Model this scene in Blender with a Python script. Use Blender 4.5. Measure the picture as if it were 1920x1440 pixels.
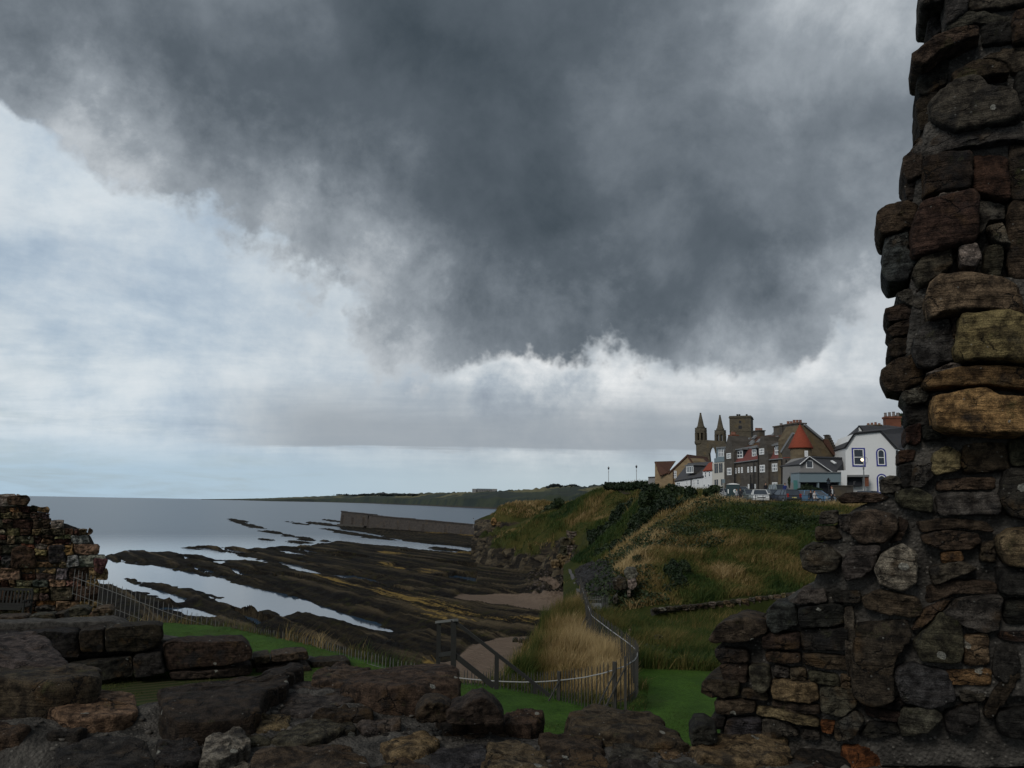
import bpy, bmesh, math, random
import numpy as np
from mathutils import Vector, Matrix, noise as mnoise

for o in list(bpy.data.objects):
    bpy.data.objects.remove(o)
S = bpy.context.scene
COL = S.collection
R = math.radians
# ------------------------------------------------------------------ camera
EYE = np.array([0.0, 0.0, 16.0])           # eye height above the sea (sea level is z = 0)
FPX = 1500.0                               # focal length in photograph pixels (1920 wide)
PITCH = math.atan2(225.0, 1500.0)
ROLL = math.atan(0.0172)
_f = np.array([0, math.cos(PITCH), math.sin(PITCH)])
_r0 = np.array([1.0, 0, 0]); _u0 = np.array([0, -math.sin(PITCH), math.cos(PITCH)])
_r = _r0*math.cos(ROLL) + _u0*math.sin(ROLL)
_u = _u0*math.cos(ROLL) - _r0*math.sin(ROLL)
cam = bpy.data.cameras.new('camera')
camo = bpy.data.objects.new('camera', cam); COL.objects.link(camo)
M = Matrix.Identity(4)
for i in range(3):
    M[i][0] = _r[i]; M[i][1] = _u[i]; M[i][2] = -_f[i]; M[i][3] = EYE[i]
camo.matrix_world = M
cam.sensor_fit = 'HORIZONTAL'
cam.angle = 2*math.atan(960.0/FPX)
cam.clip_start = 0.1; cam.clip_end = 60000
S.camera = camo

def ray(px, py):
    """direction through a point of the photograph, for measuring where things stand"""
    return _f + _r*((px-960.0)/FPX) + _u*((720.0-py)/FPX)
def P(px, py, d):
    """world point seen at (px,py) that lies d metres ahead"""
    k = ray(px, py); return EYE + k*(d/k[1])
def G(px, py, z):
    """world point seen at (px,py) at height z"""
    k = ray(px, py); return EYE + k*((z-EYE[2])/k[2])
def unit(v):
    v = np.asarray(v, float); return v/np.linalg.norm(v)

# ------------------------------------------------------------------ node helpers
class NT:
    def __init__(s, tree): s.t = tree
    def n(s, typ, ins=None, **props):
        nd = s.t.nodes.new('ShaderNode'+typ)
        for k, v in props.items(): setattr(nd, k, v)
        if ins:
            for k, v in ins.items():
                sock = nd.inputs[k]
                if isinstance(v, bpy.types.NodeSocket): s.t.links.new(v, sock)
                elif isinstance(v, bpy.types.Node): s.t.links.new(v.outputs[0], sock)
                else: sock.default_value = v
        return nd
    def math(s, op, a, b=0.0, c=0.0, clamp=False):
        return s.n('Math', {0: a, 1: b, 2: c}, operation=op, use_clamp=clamp).outputs[0]
    def add(s, a, b): return s.math('ADD', a, b)
    def mul(s, a, b): return s.math('MULTIPLY', a, b)
    def sub(s, a, b): return s.math('SUBTRACT', a, b)
    def sstep(s, x, lo, hi, a=0.0, b=1.0):
        return s.n('MapRange', {0: x, 1: lo, 2: hi, 3: a, 4: b}, interpolation_type='SMOOTHSTEP').outputs[0]
    def lin(s, x, lo, hi, a=0.0, b=1.0):
        return s.n('MapRange', {0: x, 1: lo, 2: hi, 3: a, 4: b}).outputs[0]
    def dot(s, v, c): return s.n('VectorMath', {0: v, 1: tuple(c)}, operation='DOT_PRODUCT').outputs['Value']
    def vmul(s, v, c): return s.n('VectorMath', {0: v, 1: tuple(c)}, operation='MULTIPLY').outputs[0]
    def vadd(s, v, c): return s.n('VectorMath', {0: v, 1: c}, operation='ADD').outputs[0]
    def noise(s, v, scale, detail=4, rough=0.5, dist=0.0, dim='3D'):
        return s.n('TexNoise', {'Vector': v, 'Scale': scale, 'Detail': detail, 'Roughness': rough, 'Distortion': dist}, noise_dimensions=dim)
    def mix(s, f, a, b, blend='MIX'):
        m = s.t.nodes.new('ShaderNodeMix'); m.data_type = 'RGBA'; m.blend_type = blend; m.clamp_factor = True
        ins = [x for x in m.inputs if x.enabled]
        for sock, v in zip((m.inputs[0], m.inputs[6], m.inputs[7]), (f, a, b)):
            if isinstance(v, bpy.types.NodeSocket): s.t.links.new(v, sock)
            else: sock.default_value = (v if not isinstance(v, tuple) or len(v) == 4 else (*v, 1))
        return m.outputs[2]
    def ramp(s, f, stops):
        r = s.n('ValToRGB', {0: f}); e = r.color_ramp.elements
        while len(e) < len(stops): e.new(0.5)
        for el, (p, c) in zip(e, stops):
            el.position = p; el.color = (*c, 1) if len(c) == 3 else c
        return r.outputs[0]

# ------------------------------------------------------------------ world: broken overcast sky
SUN_EL, SUN_AZ = R(38), R(215)             # azimuth clockwise from +Y: high, behind and to the left
W = bpy.data.worlds.new('World'); S.world = W; W.use_nodes = True
W.node_tree.nodes.clear()
w = NT(W.node_tree)
D = w.n('TexCoord').outputs['Generated']
sky = w.n('TexSky', sky_type='NISHITA', sun_disc=False, sun_elevation=SUN_EL, sun_rotation=SUN_AZ, altitude=20, air_density=1.0, dust_density=1.2, ozone_density=1.2)
bg_sky = w.n('Background', {'Color': sky.outputs[0], 'Strength': 0.085})
sep = w.n('SeparateXYZ', {0: D}); dx, dy, dz = sep.outputs
# warped direction for ragged cloud edges
wn = w.noise(D, 4.2, 6, 0.62)
wv = w.n('VectorMath', {0: wn.outputs['Color'], 1: (0.5, 0.5, 0.5)}, operation='SUBTRACT').outputs[0]
DW = w.vadd(D, w.vmul(wv, (0.30, 0.30, 0.30)))
def plane_n(p, q, inside):
    n = unit(np.cross(ray(*p), ray(*q)))
    return n if np.dot(n, ray(*inside)) > 0 else -n
nA = plane_n((-60, -10), (880, 770), (900, 100))
nB = plane_n((840, 735), (1720, 530), (900, 100))
hA = w.dot(DW, nA); hB = w.dot(DW, nB)
smin = w.math('SMOOTH_MIN', hA, hB, 0.05)
f1 = w.noise(D, 7.5, 10, 0.64, 0.10).outputs[0]
f2 = w.noise(w.vadd(D, (3.1, 1.7, 0.4)), 2.6, 5, 0.55, 0.2).outputs[0]
f3 = w.noise(w.vadd(D, (7.7, 2.2, 5.1)), 5.0, 7, 0.60, 0.3).outputs[0]
# cauliflower relief
vb = w.n('TexNoise', {'Vector': w.vadd(D, w.vmul(wv, (0.10, 0.10, 0.10))), 'Scale': 5.5, 'Detail': 5.0, 'Roughness': 0.55, 'Lacunarity': 2.1, 'Offset': 1.0, 'Gain': 1.2}, noise_type='RIDGED_MULTIFRACTAL', normalize=False).outputs[0]
puff = w.n('Clamp', {0: w.mul(w.sub(0.75, vb), 0.55), 1: -0.45, 2: 0.45}).outputs[0]
def lobe(px, py, width):
    c = unit(ray(px, py)); return w.sstep(w.dot(D, c), math.cos(width), 1.0)
cov = w.add(w.add(smin, w.mul(w.sub(f1, 0.5), 0.10)), w.mul(puff, 0.055))
cov = w.add(cov, w.add(w.mul(lobe(1500, 440, 0.26), 0.085), w.mul(lobe(200, 120, 0.17), 0.085)))
mass = w.sstep(cov, -0.012, 0.018)         # the heavy cloud
deep = w.sstep(w.add(cov, w.mul(w.sub(f1, 0.5), 0.10)), 0.0, 0.17)
# lobes: darker belly, lighter right-hand bank
belly = w.math('MAXIMUM', w.mul(lobe(900, 170, 0.40), 1.0), w.math('MAXIMUM', w.math('MAXIMUM', w.mul(lobe(1020, 560, 0.24), 0.85), w.mul(lobe(1430, 430, 0.24), 0.75)), w.math('MAXIMUM', w.mul(lobe(450, 310, 0.18), 0.6), w.mul(lobe(120, 90, 0.2), 0.7))))
pale = w.math('MAXIMUM', w.mul(lobe(1600, 120, 0.38), 1.15), w.math('MAXIMUM', w.mul(lobe(760, 440, 0.20), 0.85), w.mul(lobe(330, 90, 0.20), 0.5)))
dark_t = w.add(w.add(w.add(w.mul(deep, 0.34), w.mul(belly, 0.40)), w.mul(w.sub(f2, 0.5), 0.55)), 0.0)
dark_t = w.add(dark_t, w.mul(w.sub(f1, 0.5), 0.55))
dark_t = w.add(dark_t, w.add(w.mul(w.sub(f3, 0.5), 0.75), w.mul(puff, -0.22)))
dark_t = w.sub(dark_t, w.mul(pale, 0.24))
heavy = w.ramp(dark_t, [(0.0, (0.53, 0.57, 0.605)), (0.20, (0.300, 0.337, 0.374)), (0.42, (0.176, 0.205, 0.236)), (0.66, (0.100, 0.123, 0.147)), (1.0, (0.053, 0.071, 0.088))])
# high and distant cloud, flattened towards the horizon
zz = w.add(w.math('MAXIMUM', dz, 0.0), 0.10)
qv = w.n('CombineXYZ', {0: w.math('DIVIDE', dx, zz), 1: w.math('DIVIDE', dy, zz), 2: 0.0}).outputs[0]
g1 = w.noise(qv, 0.62, 8, 0.62, 0.35).outputs[0]
g2 = w.noise(w.vadd(w.vmul(qv, (0.55, 1.6, 1.0)), (4.0, 1.0, 0.0)), 1.1, 7, 0.60, 0.2).outputs[0]
right = w.sstep(w.math('ARCTAN2', dx, dy), -0.55, 0.15)     # bluer out to sea, whiter over land
glow = w.math('MAXIMUM', w.mul(lobe(1030, 695, 0.17), 1.25), w.mul(lobe(1450, 640, 0.22), 0.55))
tex = w.add(w.add(w.mul(g1, 0.42), w.mul(g2, 0.22)), w.add(w.mul(f1, 0.55), w.mul(w.sub(f3, 0.5), 0.50)))
tex = w.add(w.sub(tex, 0.085), w.mul(glow, w.add(w.mul(w.sub(f1, 0.5), 0.7), w.mul(puff, 0.40))))
tex = w.add(tex, w.mul(glow, 0.20))
lowc = w.ramp(tex, [(0.30, (0.28, 0.325, 0.385)), (0.46, (0.40, 0.455, 0.51)), (0.60, (0.56, 0.605, 0.64)), (0.78, (0.80, 0.82, 0.83))])
lowb = w.ramp(tex, [(0.30, (0.36, 0.455, 0.565)), (0.43, (0.50, 0.595, 0.685)), (0.55, (0.65, 0.72, 0.77)), (0.74, (0.80, 0.835, 0.855))])
low = w.mix(right, lowb, lowc)
# clearer, smooth strip above the horizon
strip = w.sstep(w.math('ABSOLUTE', dz), 0.085, 0.022)
stripc = w.mix(right, (0.40, 0.545, 0.665), (0.47, 0.555, 0.595))
low = w.mix(w.mul(strip, 0.92), low, stripc)
# long flat grey bank low over the land
bankh = w.add(dz, w.mul(w.sub(g2, 0.5), 0.035))
bank = w.mul(w.sstep(bankh, 0.060, 0.068), w.sstep(bankh, 0.160, 0.088))
bank = w.mul(bank, w.mul(w.sstep(dx, -0.40, -0.22), 0.85))
low = w.mix(bank, low, (0.315, 0.355, 0.395))
thin = w.sstep(w.add(g1, w.mul(right, 0.4)), 0.30, 0.62, 0.62, 1.0)
cloudcol = w.mix(mass, low, heavy)
bg_cl = w.n('Background', {'Color': cloudcol, 'Strength': 1.0})
fac = w.math('MAXIMUM', thin, mass)
mixs = w.n('MixShader', {0: fac, 1: bg_sky.outputs[0], 2: bg_cl.outputs[0]})
wo = w.n('OutputWorld', {'Surface': mixs.outputs[0]})
# ------------------------------------------------------------------ sun through cloud
sun = bpy.data.lights.new('sun', 'SUN'); sun.energy = 1.5; sun.angle = R(20); sun.color = (1.0, 0.95, 0.88)
suno = bpy.data.objects.new('sun', sun); COL.objects.link(suno)
sd = Vector((math.sin(SUN_AZ)*math.cos(SUN_EL), math.cos(SUN_AZ)*math.cos(SUN_EL), math.sin(SUN_EL)))
suno.rotation_euler = sd.to_track_quat('Z', 'Y').to_euler()
# ------------------------------------------------------------------ exposure
vs = S.view_settings
vs.view_transform = 'Standard'; vs.look = 'None'; vs.exposure = 0.0; vs.gamma = 1.0; vs.use_curve_mapping = False
S.render.engine = 'CYCLES'
# ------------------------------------------------------------------ object helpers
RNG = np.random.default_rng(11); random.seed(7)
def link(o, parent=None):
    COL.objects.link(o)
    if parent is not None: o.parent = parent
    return o
def tag(o, label=None, cat=None, group=None, kind=None):
    if label: o['label'] = label
    if cat: o['category'] = cat
    if group: o['group'] = group
    if kind: o['kind'] = kind
    return o
def empty(name, loc=(0, 0, 0), rz=0.0):
    o = bpy.data.objects.new(name, None); o.location = tuple(loc); o.rotation_euler = (0, 0, rz); o.empty_display_size = 0.2
    return link(o)
def mesh_np(name, V, F, mat, parent=None, smooth=False, attrs=None, loc=None):
    """object from arrays: V (n,3); F (m,3) or (m,4)"""
    V = np.asarray(V, np.float32); F = np.asarray(F, np.int32)
    me = bpy.data.meshes.new(name); k = F.shape[1]
    me.vertices.add(len(V)); me.vertices.foreach_set('co', V.ravel())
    me.loops.add(F.size); me.loops.foreach_set('vertex_index', F.ravel())
    me.polygons.add(len(F)); me.polygons.foreach_set('loop_start', np.arange(0, F.size, k, dtype=np.int32))
    me.polygons.foreach_set('loop_total', np.full(len(F), k, np.int32))
    if attrs:
        for an, av in attrs.items():
            a = me.attributes.new(an, 'FLOAT', 'POINT'); a.data.foreach_set('value', np.asarray(av, np.float32).ravel())
    me.update(calc_edges=True); me.validate()
    if smooth: me.polygons.foreach_set('use_smooth', np.ones(len(F), bool))
    for m in (mat if isinstance(mat, (list, tuple)) else [mat]): me.materials.append(m)
    o = bpy.data.objects.new(name, me)
    if loc is not None: o.location = tuple(loc)
    return link(o, parent)
class MB:
    """collects boxes, prisms, tubes and quads and links them as ONE mesh object"""
    def __init__(s): s.bm = bmesh.new()
    def quadbox(s, c8):
        v = [s.bm.verts.new(tuple(c)) for c in c8]
        for f in ((0, 3, 2, 1), (4, 5, 6, 7), (0, 1, 5, 4), (1, 2, 6, 5), (2, 3, 7, 6), (3, 0, 4, 7)):
            s.bm.faces.new([v[i] for i in f])
        return s
    def box(s, x0, x1, y0, y1, z0, z1):
        return s.quadbox([(x0, y0, z0), (x1, y0, z0), (x1, y1, z0), (x0, y1, z0), (x0, y0, z1), (x1, y0, z1), (x1, y1, z1), (x0, y1, z1)])
    def bar(s, a, b, w, h=None, up=(0, 0, 1)):
        a = Vector(a); b = Vector(b); h = h or w; d = (b-a).normalized(); up = Vector(up)
        if abs(d.dot(up)) > .98: up = Vector((0, 1, 0))
        sx = d.cross(up).normalized()*(w/2); sy = sx.cross(d).normalized()*(h/2)
        return s.quadbox([a-sx-sy, a+sx-sy, a+sx+sy, a-sx+sy, b-sx-sy, b+sx-sy, b+sx+sy, b-sx+sy])
    def prism(s, pts, vec):
        """polygon pts (3D, coplanar) extruded along vec"""
        vec = Vector(vec); a = [s.bm.verts.new(tuple(p)) for p in pts]; b = [s.bm.verts.new(tuple(Vector(p)+vec)) for p in pts]
        n = len(a)
        s.bm.faces.new(a); s.bm.faces.new(b[::-1])
        for i in range(n): s.bm.faces.new((a[i], a[(i+1) % n], b[(i+1) % n], b[i])[::-1])
        return s
    def tube(s, pts, r, n=6):
        rings = []
        pts = [Vector(p) for p in pts]
        for i, p in enumerate(pts):
            d = (pts[min(i+1, len(pts)-1)]-pts[max(i-1, 0)]).normalized()
            up = Vector((0, 0, 1)) if abs(d.z) < .9 else Vector((0, 1, 0))
            sx = d.cross(up).normalized(); sy = sx.cross(d)
            rr = r[i] if isinstance(r, (list, tuple)) else r
            rings.append([s.bm.verts.new(p+sx*(rr*math.cos(2*math.pi*k/n))+sy*(rr*math.sin(2*math.pi*k/n))) for k in range(n)])
        for a, b in zip(rings, rings[1:]):
            for k in range(n): s.bm.faces.new((a[k], a[(k+1) % n], b[(k+1) % n], b[k]))
        s.bm.faces.new(rings[0][::-1]); s.bm.faces.new(rings[-1]); return s
    def lathe(s, c, prof, n=8, rot=0.0):
        """rings of (z, radius) about a vertical axis through c"""
        rings = [[s.bm.verts.new((c[0]+r*math.cos(rot+2*math.pi*k/n), c[1]+r*math.sin(rot+2*math.pi*k/n), z)) for k in range(n)] for z, r in prof]
        for a, b in zip(rings, rings[1:]):
            for k in range(n): s.bm.faces.new((a[k], a[(k+1) % n], b[(k+1) % n], b[k]))
        s.bm.faces.new(rings[0][::-1]); s.bm.faces.new(rings[-1]); return s
    def build(s, name, mat, parent=None, smooth=False, bevel=0.0):
        bmesh.ops.recalc_face_normals(s.bm, faces=s.bm.faces[:])
        if bevel: bmesh.ops.bevel(s.bm, geom=s.bm.edges[:], offset=bevel, segments=1, affect='EDGES', clamp_overlap=True)
        me = bpy.data.meshes.new(name); s.bm.to_mesh(me); s.bm.free()
        if smooth:
            for p in me.polygons: p.use_smooth = True
        me.materials.append(mat); return link(bpy.data.objects.new(name, me), parent)
def copy_tree(o, parent=None):
    c = o.copy(); COL.objects.link(c)
    if parent is not None: c.parent = parent
    for ch in list(o.children): copy_tree(ch, c)
    return c
def mk(obj_color, o):
    o.color = (*obj_color, 1); return o

# numpy value noise
_PT = np.random.default_rng(5).random((64, 64, 64)).astype(np.float32)
def vnoise(x, y, z=0.0):
    x, y, z = np.broadcast_arrays(np.asarray(x, float), np.asarray(y, float), np.asarray(z, float))
    xi = np.floor(x).astype(int); yi = np.floor(y).astype(int); zi = np.floor(z).astype(int)
    fx = x-xi; fy = y-yi; fz = z-zi
    fx = fx*fx*(3-2*fx); fy = fy*fy*(3-2*fy); fz = fz*fz*(3-2*fz)
    r = 0
    for i in (0, 1):
        for j in (0, 1):
            for k in (0, 1):
                r = r+_PT[(xi+i) & 63, (yi+j) & 63, (zi+k) & 63]*(fx if i else 1-fx)*(fy if j else 1-fy)*(fz if k else 1-fz)
    return r-0.5
def fbm(x, y, z=0.0, o=4, g=0.5):
    r = 0; a = 1.0
    for i in range(o):
        r = r+a*vnoise(np.asarray(x)*2**i+17.3*i, np.asarray(y)*2**i+5.1*i, np.asarray(z)*2**i+9.7*i); a *= g
    return r
def sdist(X, Y, poly):
    """signed distance (positive inside) to a plan polygon"""
    poly = np.asarray(poly, float); d2 = np.full(X.shape, 1e18); ins = np.zeros(X.shape, bool); n = len(poly)
    for i in range(n):
        x0, y0 = poly[i]; x1, y1 = poly[(i+1) % n]; ex, ey = x1-x0, y1-y0
        t = np.clip(((X-x0)*ex+(Y-y0)*ey)/(ex*ex+ey*ey+1e-12), 0, 1)
        d2 = np.minimum(d2, (X-x0-t*ex)**2+(Y-y0-t*ey)**2)
        c = ((y0 <= Y) & (y1 > Y)) | ((y1 <= Y) & (y0 > Y))
        with np.errstate(divide='ignore', invalid='ignore'): xx = x0+(Y-y0)/(y1-y0)*ex
        ins ^= c & (X < xx)
    d = np.sqrt(d2); return np.where(ins, d, -d)
def smooth01(x, a, b):
    t = np.clip((x-a)/(b-a), 0, 1); return t*t*(3-2*t)

# ------------------------------------------------------------------ materials
def new_mat(name):
    m = bpy.data.materials.new(name); m.use_nodes = True; t = m.node_tree; t.nodes.clear()
    return m, NT(t)
def finish(k, color, rough=0.8, bump=None, bstr=0.5, bdist=0.02, spec=0.3, metallic=0.0, emit=None, estr=0.0, normal=None):
    ins = {'Base Color': color if not (isinstance(color, tuple) and len(color) == 3) else (*color, 1), 'Roughness': rough, 'Specular IOR Level': spec, 'Metallic': metallic}
    if emit is not None: ins['Emission Color'] = (*emit, 1); ins['Emission Strength'] = estr
    b = k.n('BsdfPrincipled', ins)
    if bump is not None:
        bp = k.n('Bump', {'Height': bump, 'Strength': bstr, 'Distance': bdist}); k.t.links.new(bp.outputs[0], b.inputs['Normal'])
    k.n('OutputMaterial', {'Surface': b.outputs[0]}); return b
def plain(name, c, rough=0.6, var=0.25, scale=4.0, spec=0.3, metallic=0.0, bstr=0.15, bdist=0.01, coord='Object', emit=None, estr=0):
    m, k = new_mat(name); v = k.n('TexCoord').outputs[coord]
    n1 = k.noise(v, scale, 6, .6).outputs[0]; n2 = k.noise(v, scale*9, 4, .6).outputs[0]
    f = k.add(k.mul(n1, .7), k.mul(n2, .3))
    col = k.mix(f, tuple(x*(1-var) for x in c), tuple(min(1, x*(1+var)) for x in c))
    finish(k, col, rough, n2, bstr, bdist, spec, metallic, emit, estr); return m
MT = {}
def stone_mat(name, scale=1.0, lichen=0.72, wet=0.0, strata=1.0):
    """weathered sandstone: the object colour gives each stone its tint"""
    m, k = new_mat(name); oi = k.n('ObjectInfo')
    v = k.vadd(k.n('TexCoord').outputs['Object'], k.vmul(k.n('CombineXYZ', {0: oi.outputs['Random'], 1: oi.outputs['Random'], 2: oi.outputs['Random']}).outputs[0], (37., 53., 71.)))
    if scale != 1: v = k.vmul(v, (scale,)*3)
    big = k.noise(v, 3.2, 5, .6, .3).outputs[0]; mid = k.noise(v, 14, 6, .65, .2).outputs[0]; fine = k.noise(v, 70, 4, .7).outputs[0]
    st = k.noise(k.vmul(v, (1.2, 1.2, 16.0)), 2.2, 6, .65, .5).outputs[0]
    base = oi.outputs['Color']
    dark = k.mix(1.0, base, (.30, .27, .25, 1), 'MULTIPLY'); lite = k.mix(1.0, base, (1.75, 1.62, 1.45, 1), 'MULTIPLY')
    c = k.mix(k.sstep(mid, .34, .66), dark, lite)
    c = k.mix(k.mul(k.sstep(st, .45, .62), .55*strata), c, k.mix(1.0, c, (.42, .38, .35, 1), 'MULTIPLY'))
    c = k.mix(k.mul(k.sstep(big, .54, .72), .5), c, (.105, .062, .026, 1))              # ochre weathering
    c = k.mix(k.mul(k.sstep(k.noise(v, 4.1, 4, .6, .2).outputs[0], .56, .70), .7), c, (.016, .016, .017, 1))  # black crust
    c = k.mix(k.mul(k.sstep(k.noise(k.vadd(v, (9., 3., 1.)), 5.5, 5, .7).outputs[0], .60, .72), .35), c, (.075, .082, .03, 1))   # moss
    vo = k.n('TexVoronoi', {'Vector': k.vadd(v, k.vmul(k.noise(v, 9, 3).outputs['Color'], (.08, .08, .08))), 'Scale': 6.5, 'Randomness': 1.0})
    sp = k.mul(k.math('LESS_THAN', vo.outputs['Distance'], .17), k.math('GREATER_THAN', k.n('SeparateXYZ', {0: vo.outputs['Color']}).outputs[0], lichen))
    c = k.mix(k.mul(sp, .75), c, (.27, .27, .24, 1))                                # pale lichen discs
    vo2 = k.n('TexVoronoi', {'Vector': v, 'Scale': 42, 'Randomness': 1.0})
    sp2 = k.mul(k.math('LESS_THAN', vo2.outputs['Distance'], .24), k.math('GREATER_THAN', k.n('SeparateXYZ', {0: vo2.outputs['Color']}).outputs[0], .965))
    c = k.mix(k.mul(sp2, .45), c, (.25, .25, .23, 1))
    ve = k.n('TexVoronoi', {'Vector': k.vadd(k.vmul(v, (1, 1, 1.7)), k.vmul(k.noise(v, 7, 4, .7).outputs['Color'], (.16, .16, .16))), 'Scale': 4.2}, feature='DISTANCE_TO_EDGE').outputs['Distance']
    crack = k.mul(k.sstep(ve, .035, .0), k.sstep(big, .50, .58)); c = k.mix(k.mul(crack, .85), c, (.006, .006, .006, 1))
    gr = k.noise(v, 150, 3, .8).outputs[0]; c = k.mix(k.sstep(gr, .35, .68), k.mix(1.0, c, (.55, .55, .55, 1), 'MULTIPLY'), k.mix(1.0, c, (1.4, 1.38, 1.33, 1), 'MULTIPLY'))
    h = k.sub(k.add(k.add(k.mul(mid, .9), k.mul(fine, .34)), k.add(k.mul(st, .8*strata), k.mul(big, .8))), k.mul(crack, .5))
    finish(k, c, .88, h, 1.0, .05/scale, .15); return m
MT['stone'] = stone_mat('weathered_sandstone', 1.0, .86)
MT['stone_far'] = stone_mat('sandstone_rubble', 0.55, .8)
MT['cliff_stone'] = stone_mat('cliff_sandstone', 0.16, .95, 0, 1.3)
def mortar_mat():
    m, k = new_mat('lime_mortar_rubble'); v = k.n('TexCoord').outputs['Object']
    vo = k.n('TexVoronoi', {'Vector': v, 'Scale': 48}); n1 = k.noise(v, 6, 6, .65).outputs[0]; n2 = k.noise(v, 90, 4, .7).outputs[0]
    c = k.mix(k.sstep(n1, .35, .65), (.026, .024, .021, 1), (.085, .078, .068, 1))
    c = k.mix(k.mul(k.sstep(k.n('SeparateXYZ', {0: vo.outputs['Color']}).outputs[0], .80, .9), k.sstep(vo.outputs['Distance'], .45, .25)), c, (.13, .12, .105, 1))
    h = k.add(k.mul(k.sub(1.0, vo.outputs['Distance']), .5), k.add(k.mul(n1, .9), k.mul(n2, .4)))
    finish(k, c, .9, h, 1.0, .03, .2); return m
MT['mortar'] = mortar_mat()
def reef_mat():
    m, k = new_mat('weedy_reef_rock'); v = k.n('TexCoord').outputs['Object']
    sand = k.n('Attribute', attribute_name='sand').outputs['Fac']; gold = k.n('Attribute', attribute_name='gold').outputs['Fac']
    cob = k.n('Attribute', attribute_name='cobble').outputs['Fac']
    sx = k.dot(v, (.83, .55, 0)); sy = k.dot(v, (-.55, .83, 0))          # across and along the strata
    q = k.n('CombineXYZ', {0: sx, 1: k.mul(sy, .10), 2: k.n('SeparateXYZ', {0: v}).outputs[2]}).outputs[0]
    s1 = k.noise(q, .55, 7, .66, .4).outputs[0]; s2 = k.noise(q, 2.2, 5, .6, .4).outputs[0]; n3 = k.noise(v, 1.6, 7, .7).outputs[0]
    c = k.ramp(k.add(k.mul(s1, .6), k.mul(n3, .4)), [(.36, (.0045, .0042, .0042)), (.48, (.0085, .0075, .0065)), (.58, (.022, .018, .011)), (.70, (.055, .044, .024))])
    crest_ = k.n('Attribute', attribute_name='crest').outputs['Fac']; s4 = k.noise(k.n('CombineXYZ', {0: sx, 1: k.mul(sy, .035), 2: 3.0}).outputs[0], .8, 6, .7, .3).outputs[0]
    c = k.mix(k.mul(k.mul(crest_, k.sstep(s4, .45, .58)), .75), c, k.mix(n3, (.028, .023, .015, 1), (.150, .115, .068, 1)))
    olive = k.sstep(k.noise(v, .33, 6, .7).outputs[0], .53, .68)
    c = k.mix(k.mul(olive, .55), c, (.034, .033, .008, 1))
    s3 = k.noise(k.n('CombineXYZ', {0: sx, 1: k.mul(sy, .05), 2: 0.0}).outputs[0], 1.1, 5, .65, .3).outputs[0]
    g = k.sstep(k.add(k.mul(gold, .62), k.add(k.mul(k.sub(s3, .5), 3.4), k.mul(k.sub(n3, .5), 1.2))), .42, .85); g = k.mul(g, k.sstep(gold, .0, .3))
    c = k.mix(g, c, k.mix(n3, (.10, .062, .014, 1), (.25, .175, .062, 1)))
    vo = k.n('TexVoronoi', {'Vector': v, 'Scale': 1.5}); cc = k.mix(k.n('SeparateXYZ', {0: vo.outputs['Color']}).outputs[0], (.018, .016, .016, 1), (.11, .088, .078, 1))
    c = k.mix(k.mul(cob, k.sstep(vo.outputs['Distance'], .5, .2)), c, cc)
    sc = k.mix(k.noise(v, .8, 6, .65).outputs[0], (.105, .076, .055, 1), (.185, .138, .104, 1))
    c = k.mix(k.sstep(k.add(sand, k.mul(k.sub(n3, .5), .5)), .4, .6), c, sc)
    finish(k, c, .95, k.add(k.add(s2, n3), k.mul(k.sub(1., vo.outputs['Distance']), cob)), .8, .35, .06); return m
MT['reef'] = reef_mat()
def sea_mat():
    m, k = new_mat('sea_water'); g = k.n('NewGeometry').outputs['Position']
    n1 = k.noise(k.vmul(g, (1, .45, 1)), .9, 5, .62).outputs[0]; n2 = k.noise(k.vmul(g, (1, .3, 1)), .06, 4, .6).outputs[0]; n3 = k.noise(k.vmul(g, (.25, 1, 1)), .012, 4, .6).outputs[0]
    calm = k.noise(g, .018, 3, .5).outputs[0]
    dist = k.n('VectorMath', {0: g}, operation='LENGTH').outputs['Value']
    h = k.add(k.mul(n1, .10), k.mul(n2, .5))
    open_ = k.sstep(dist, 200, 420)
    st = k.add(.10, k.mul(open_, .9))
    bp = k.n('Bump', {'Height': h, 'Strength': st, 'Distance': 1.0})
    c = k.mix(n3, (.018, .045, .082, 1), (.030, .068, .112, 1))
    b = k.n('BsdfPrincipled', {'Base Color': c, 'Roughness': k.add(k.mul(open_, .22), .07), 'IOR': 1.33, 'Specular IOR Level': k.sub(.5, k.mul(open_, .27)), 'Normal': bp.outputs[0]})
    k.n('OutputMaterial', {'Surface': b.outputs[0]}); return m
MT['sea'] = sea_mat()
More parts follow.
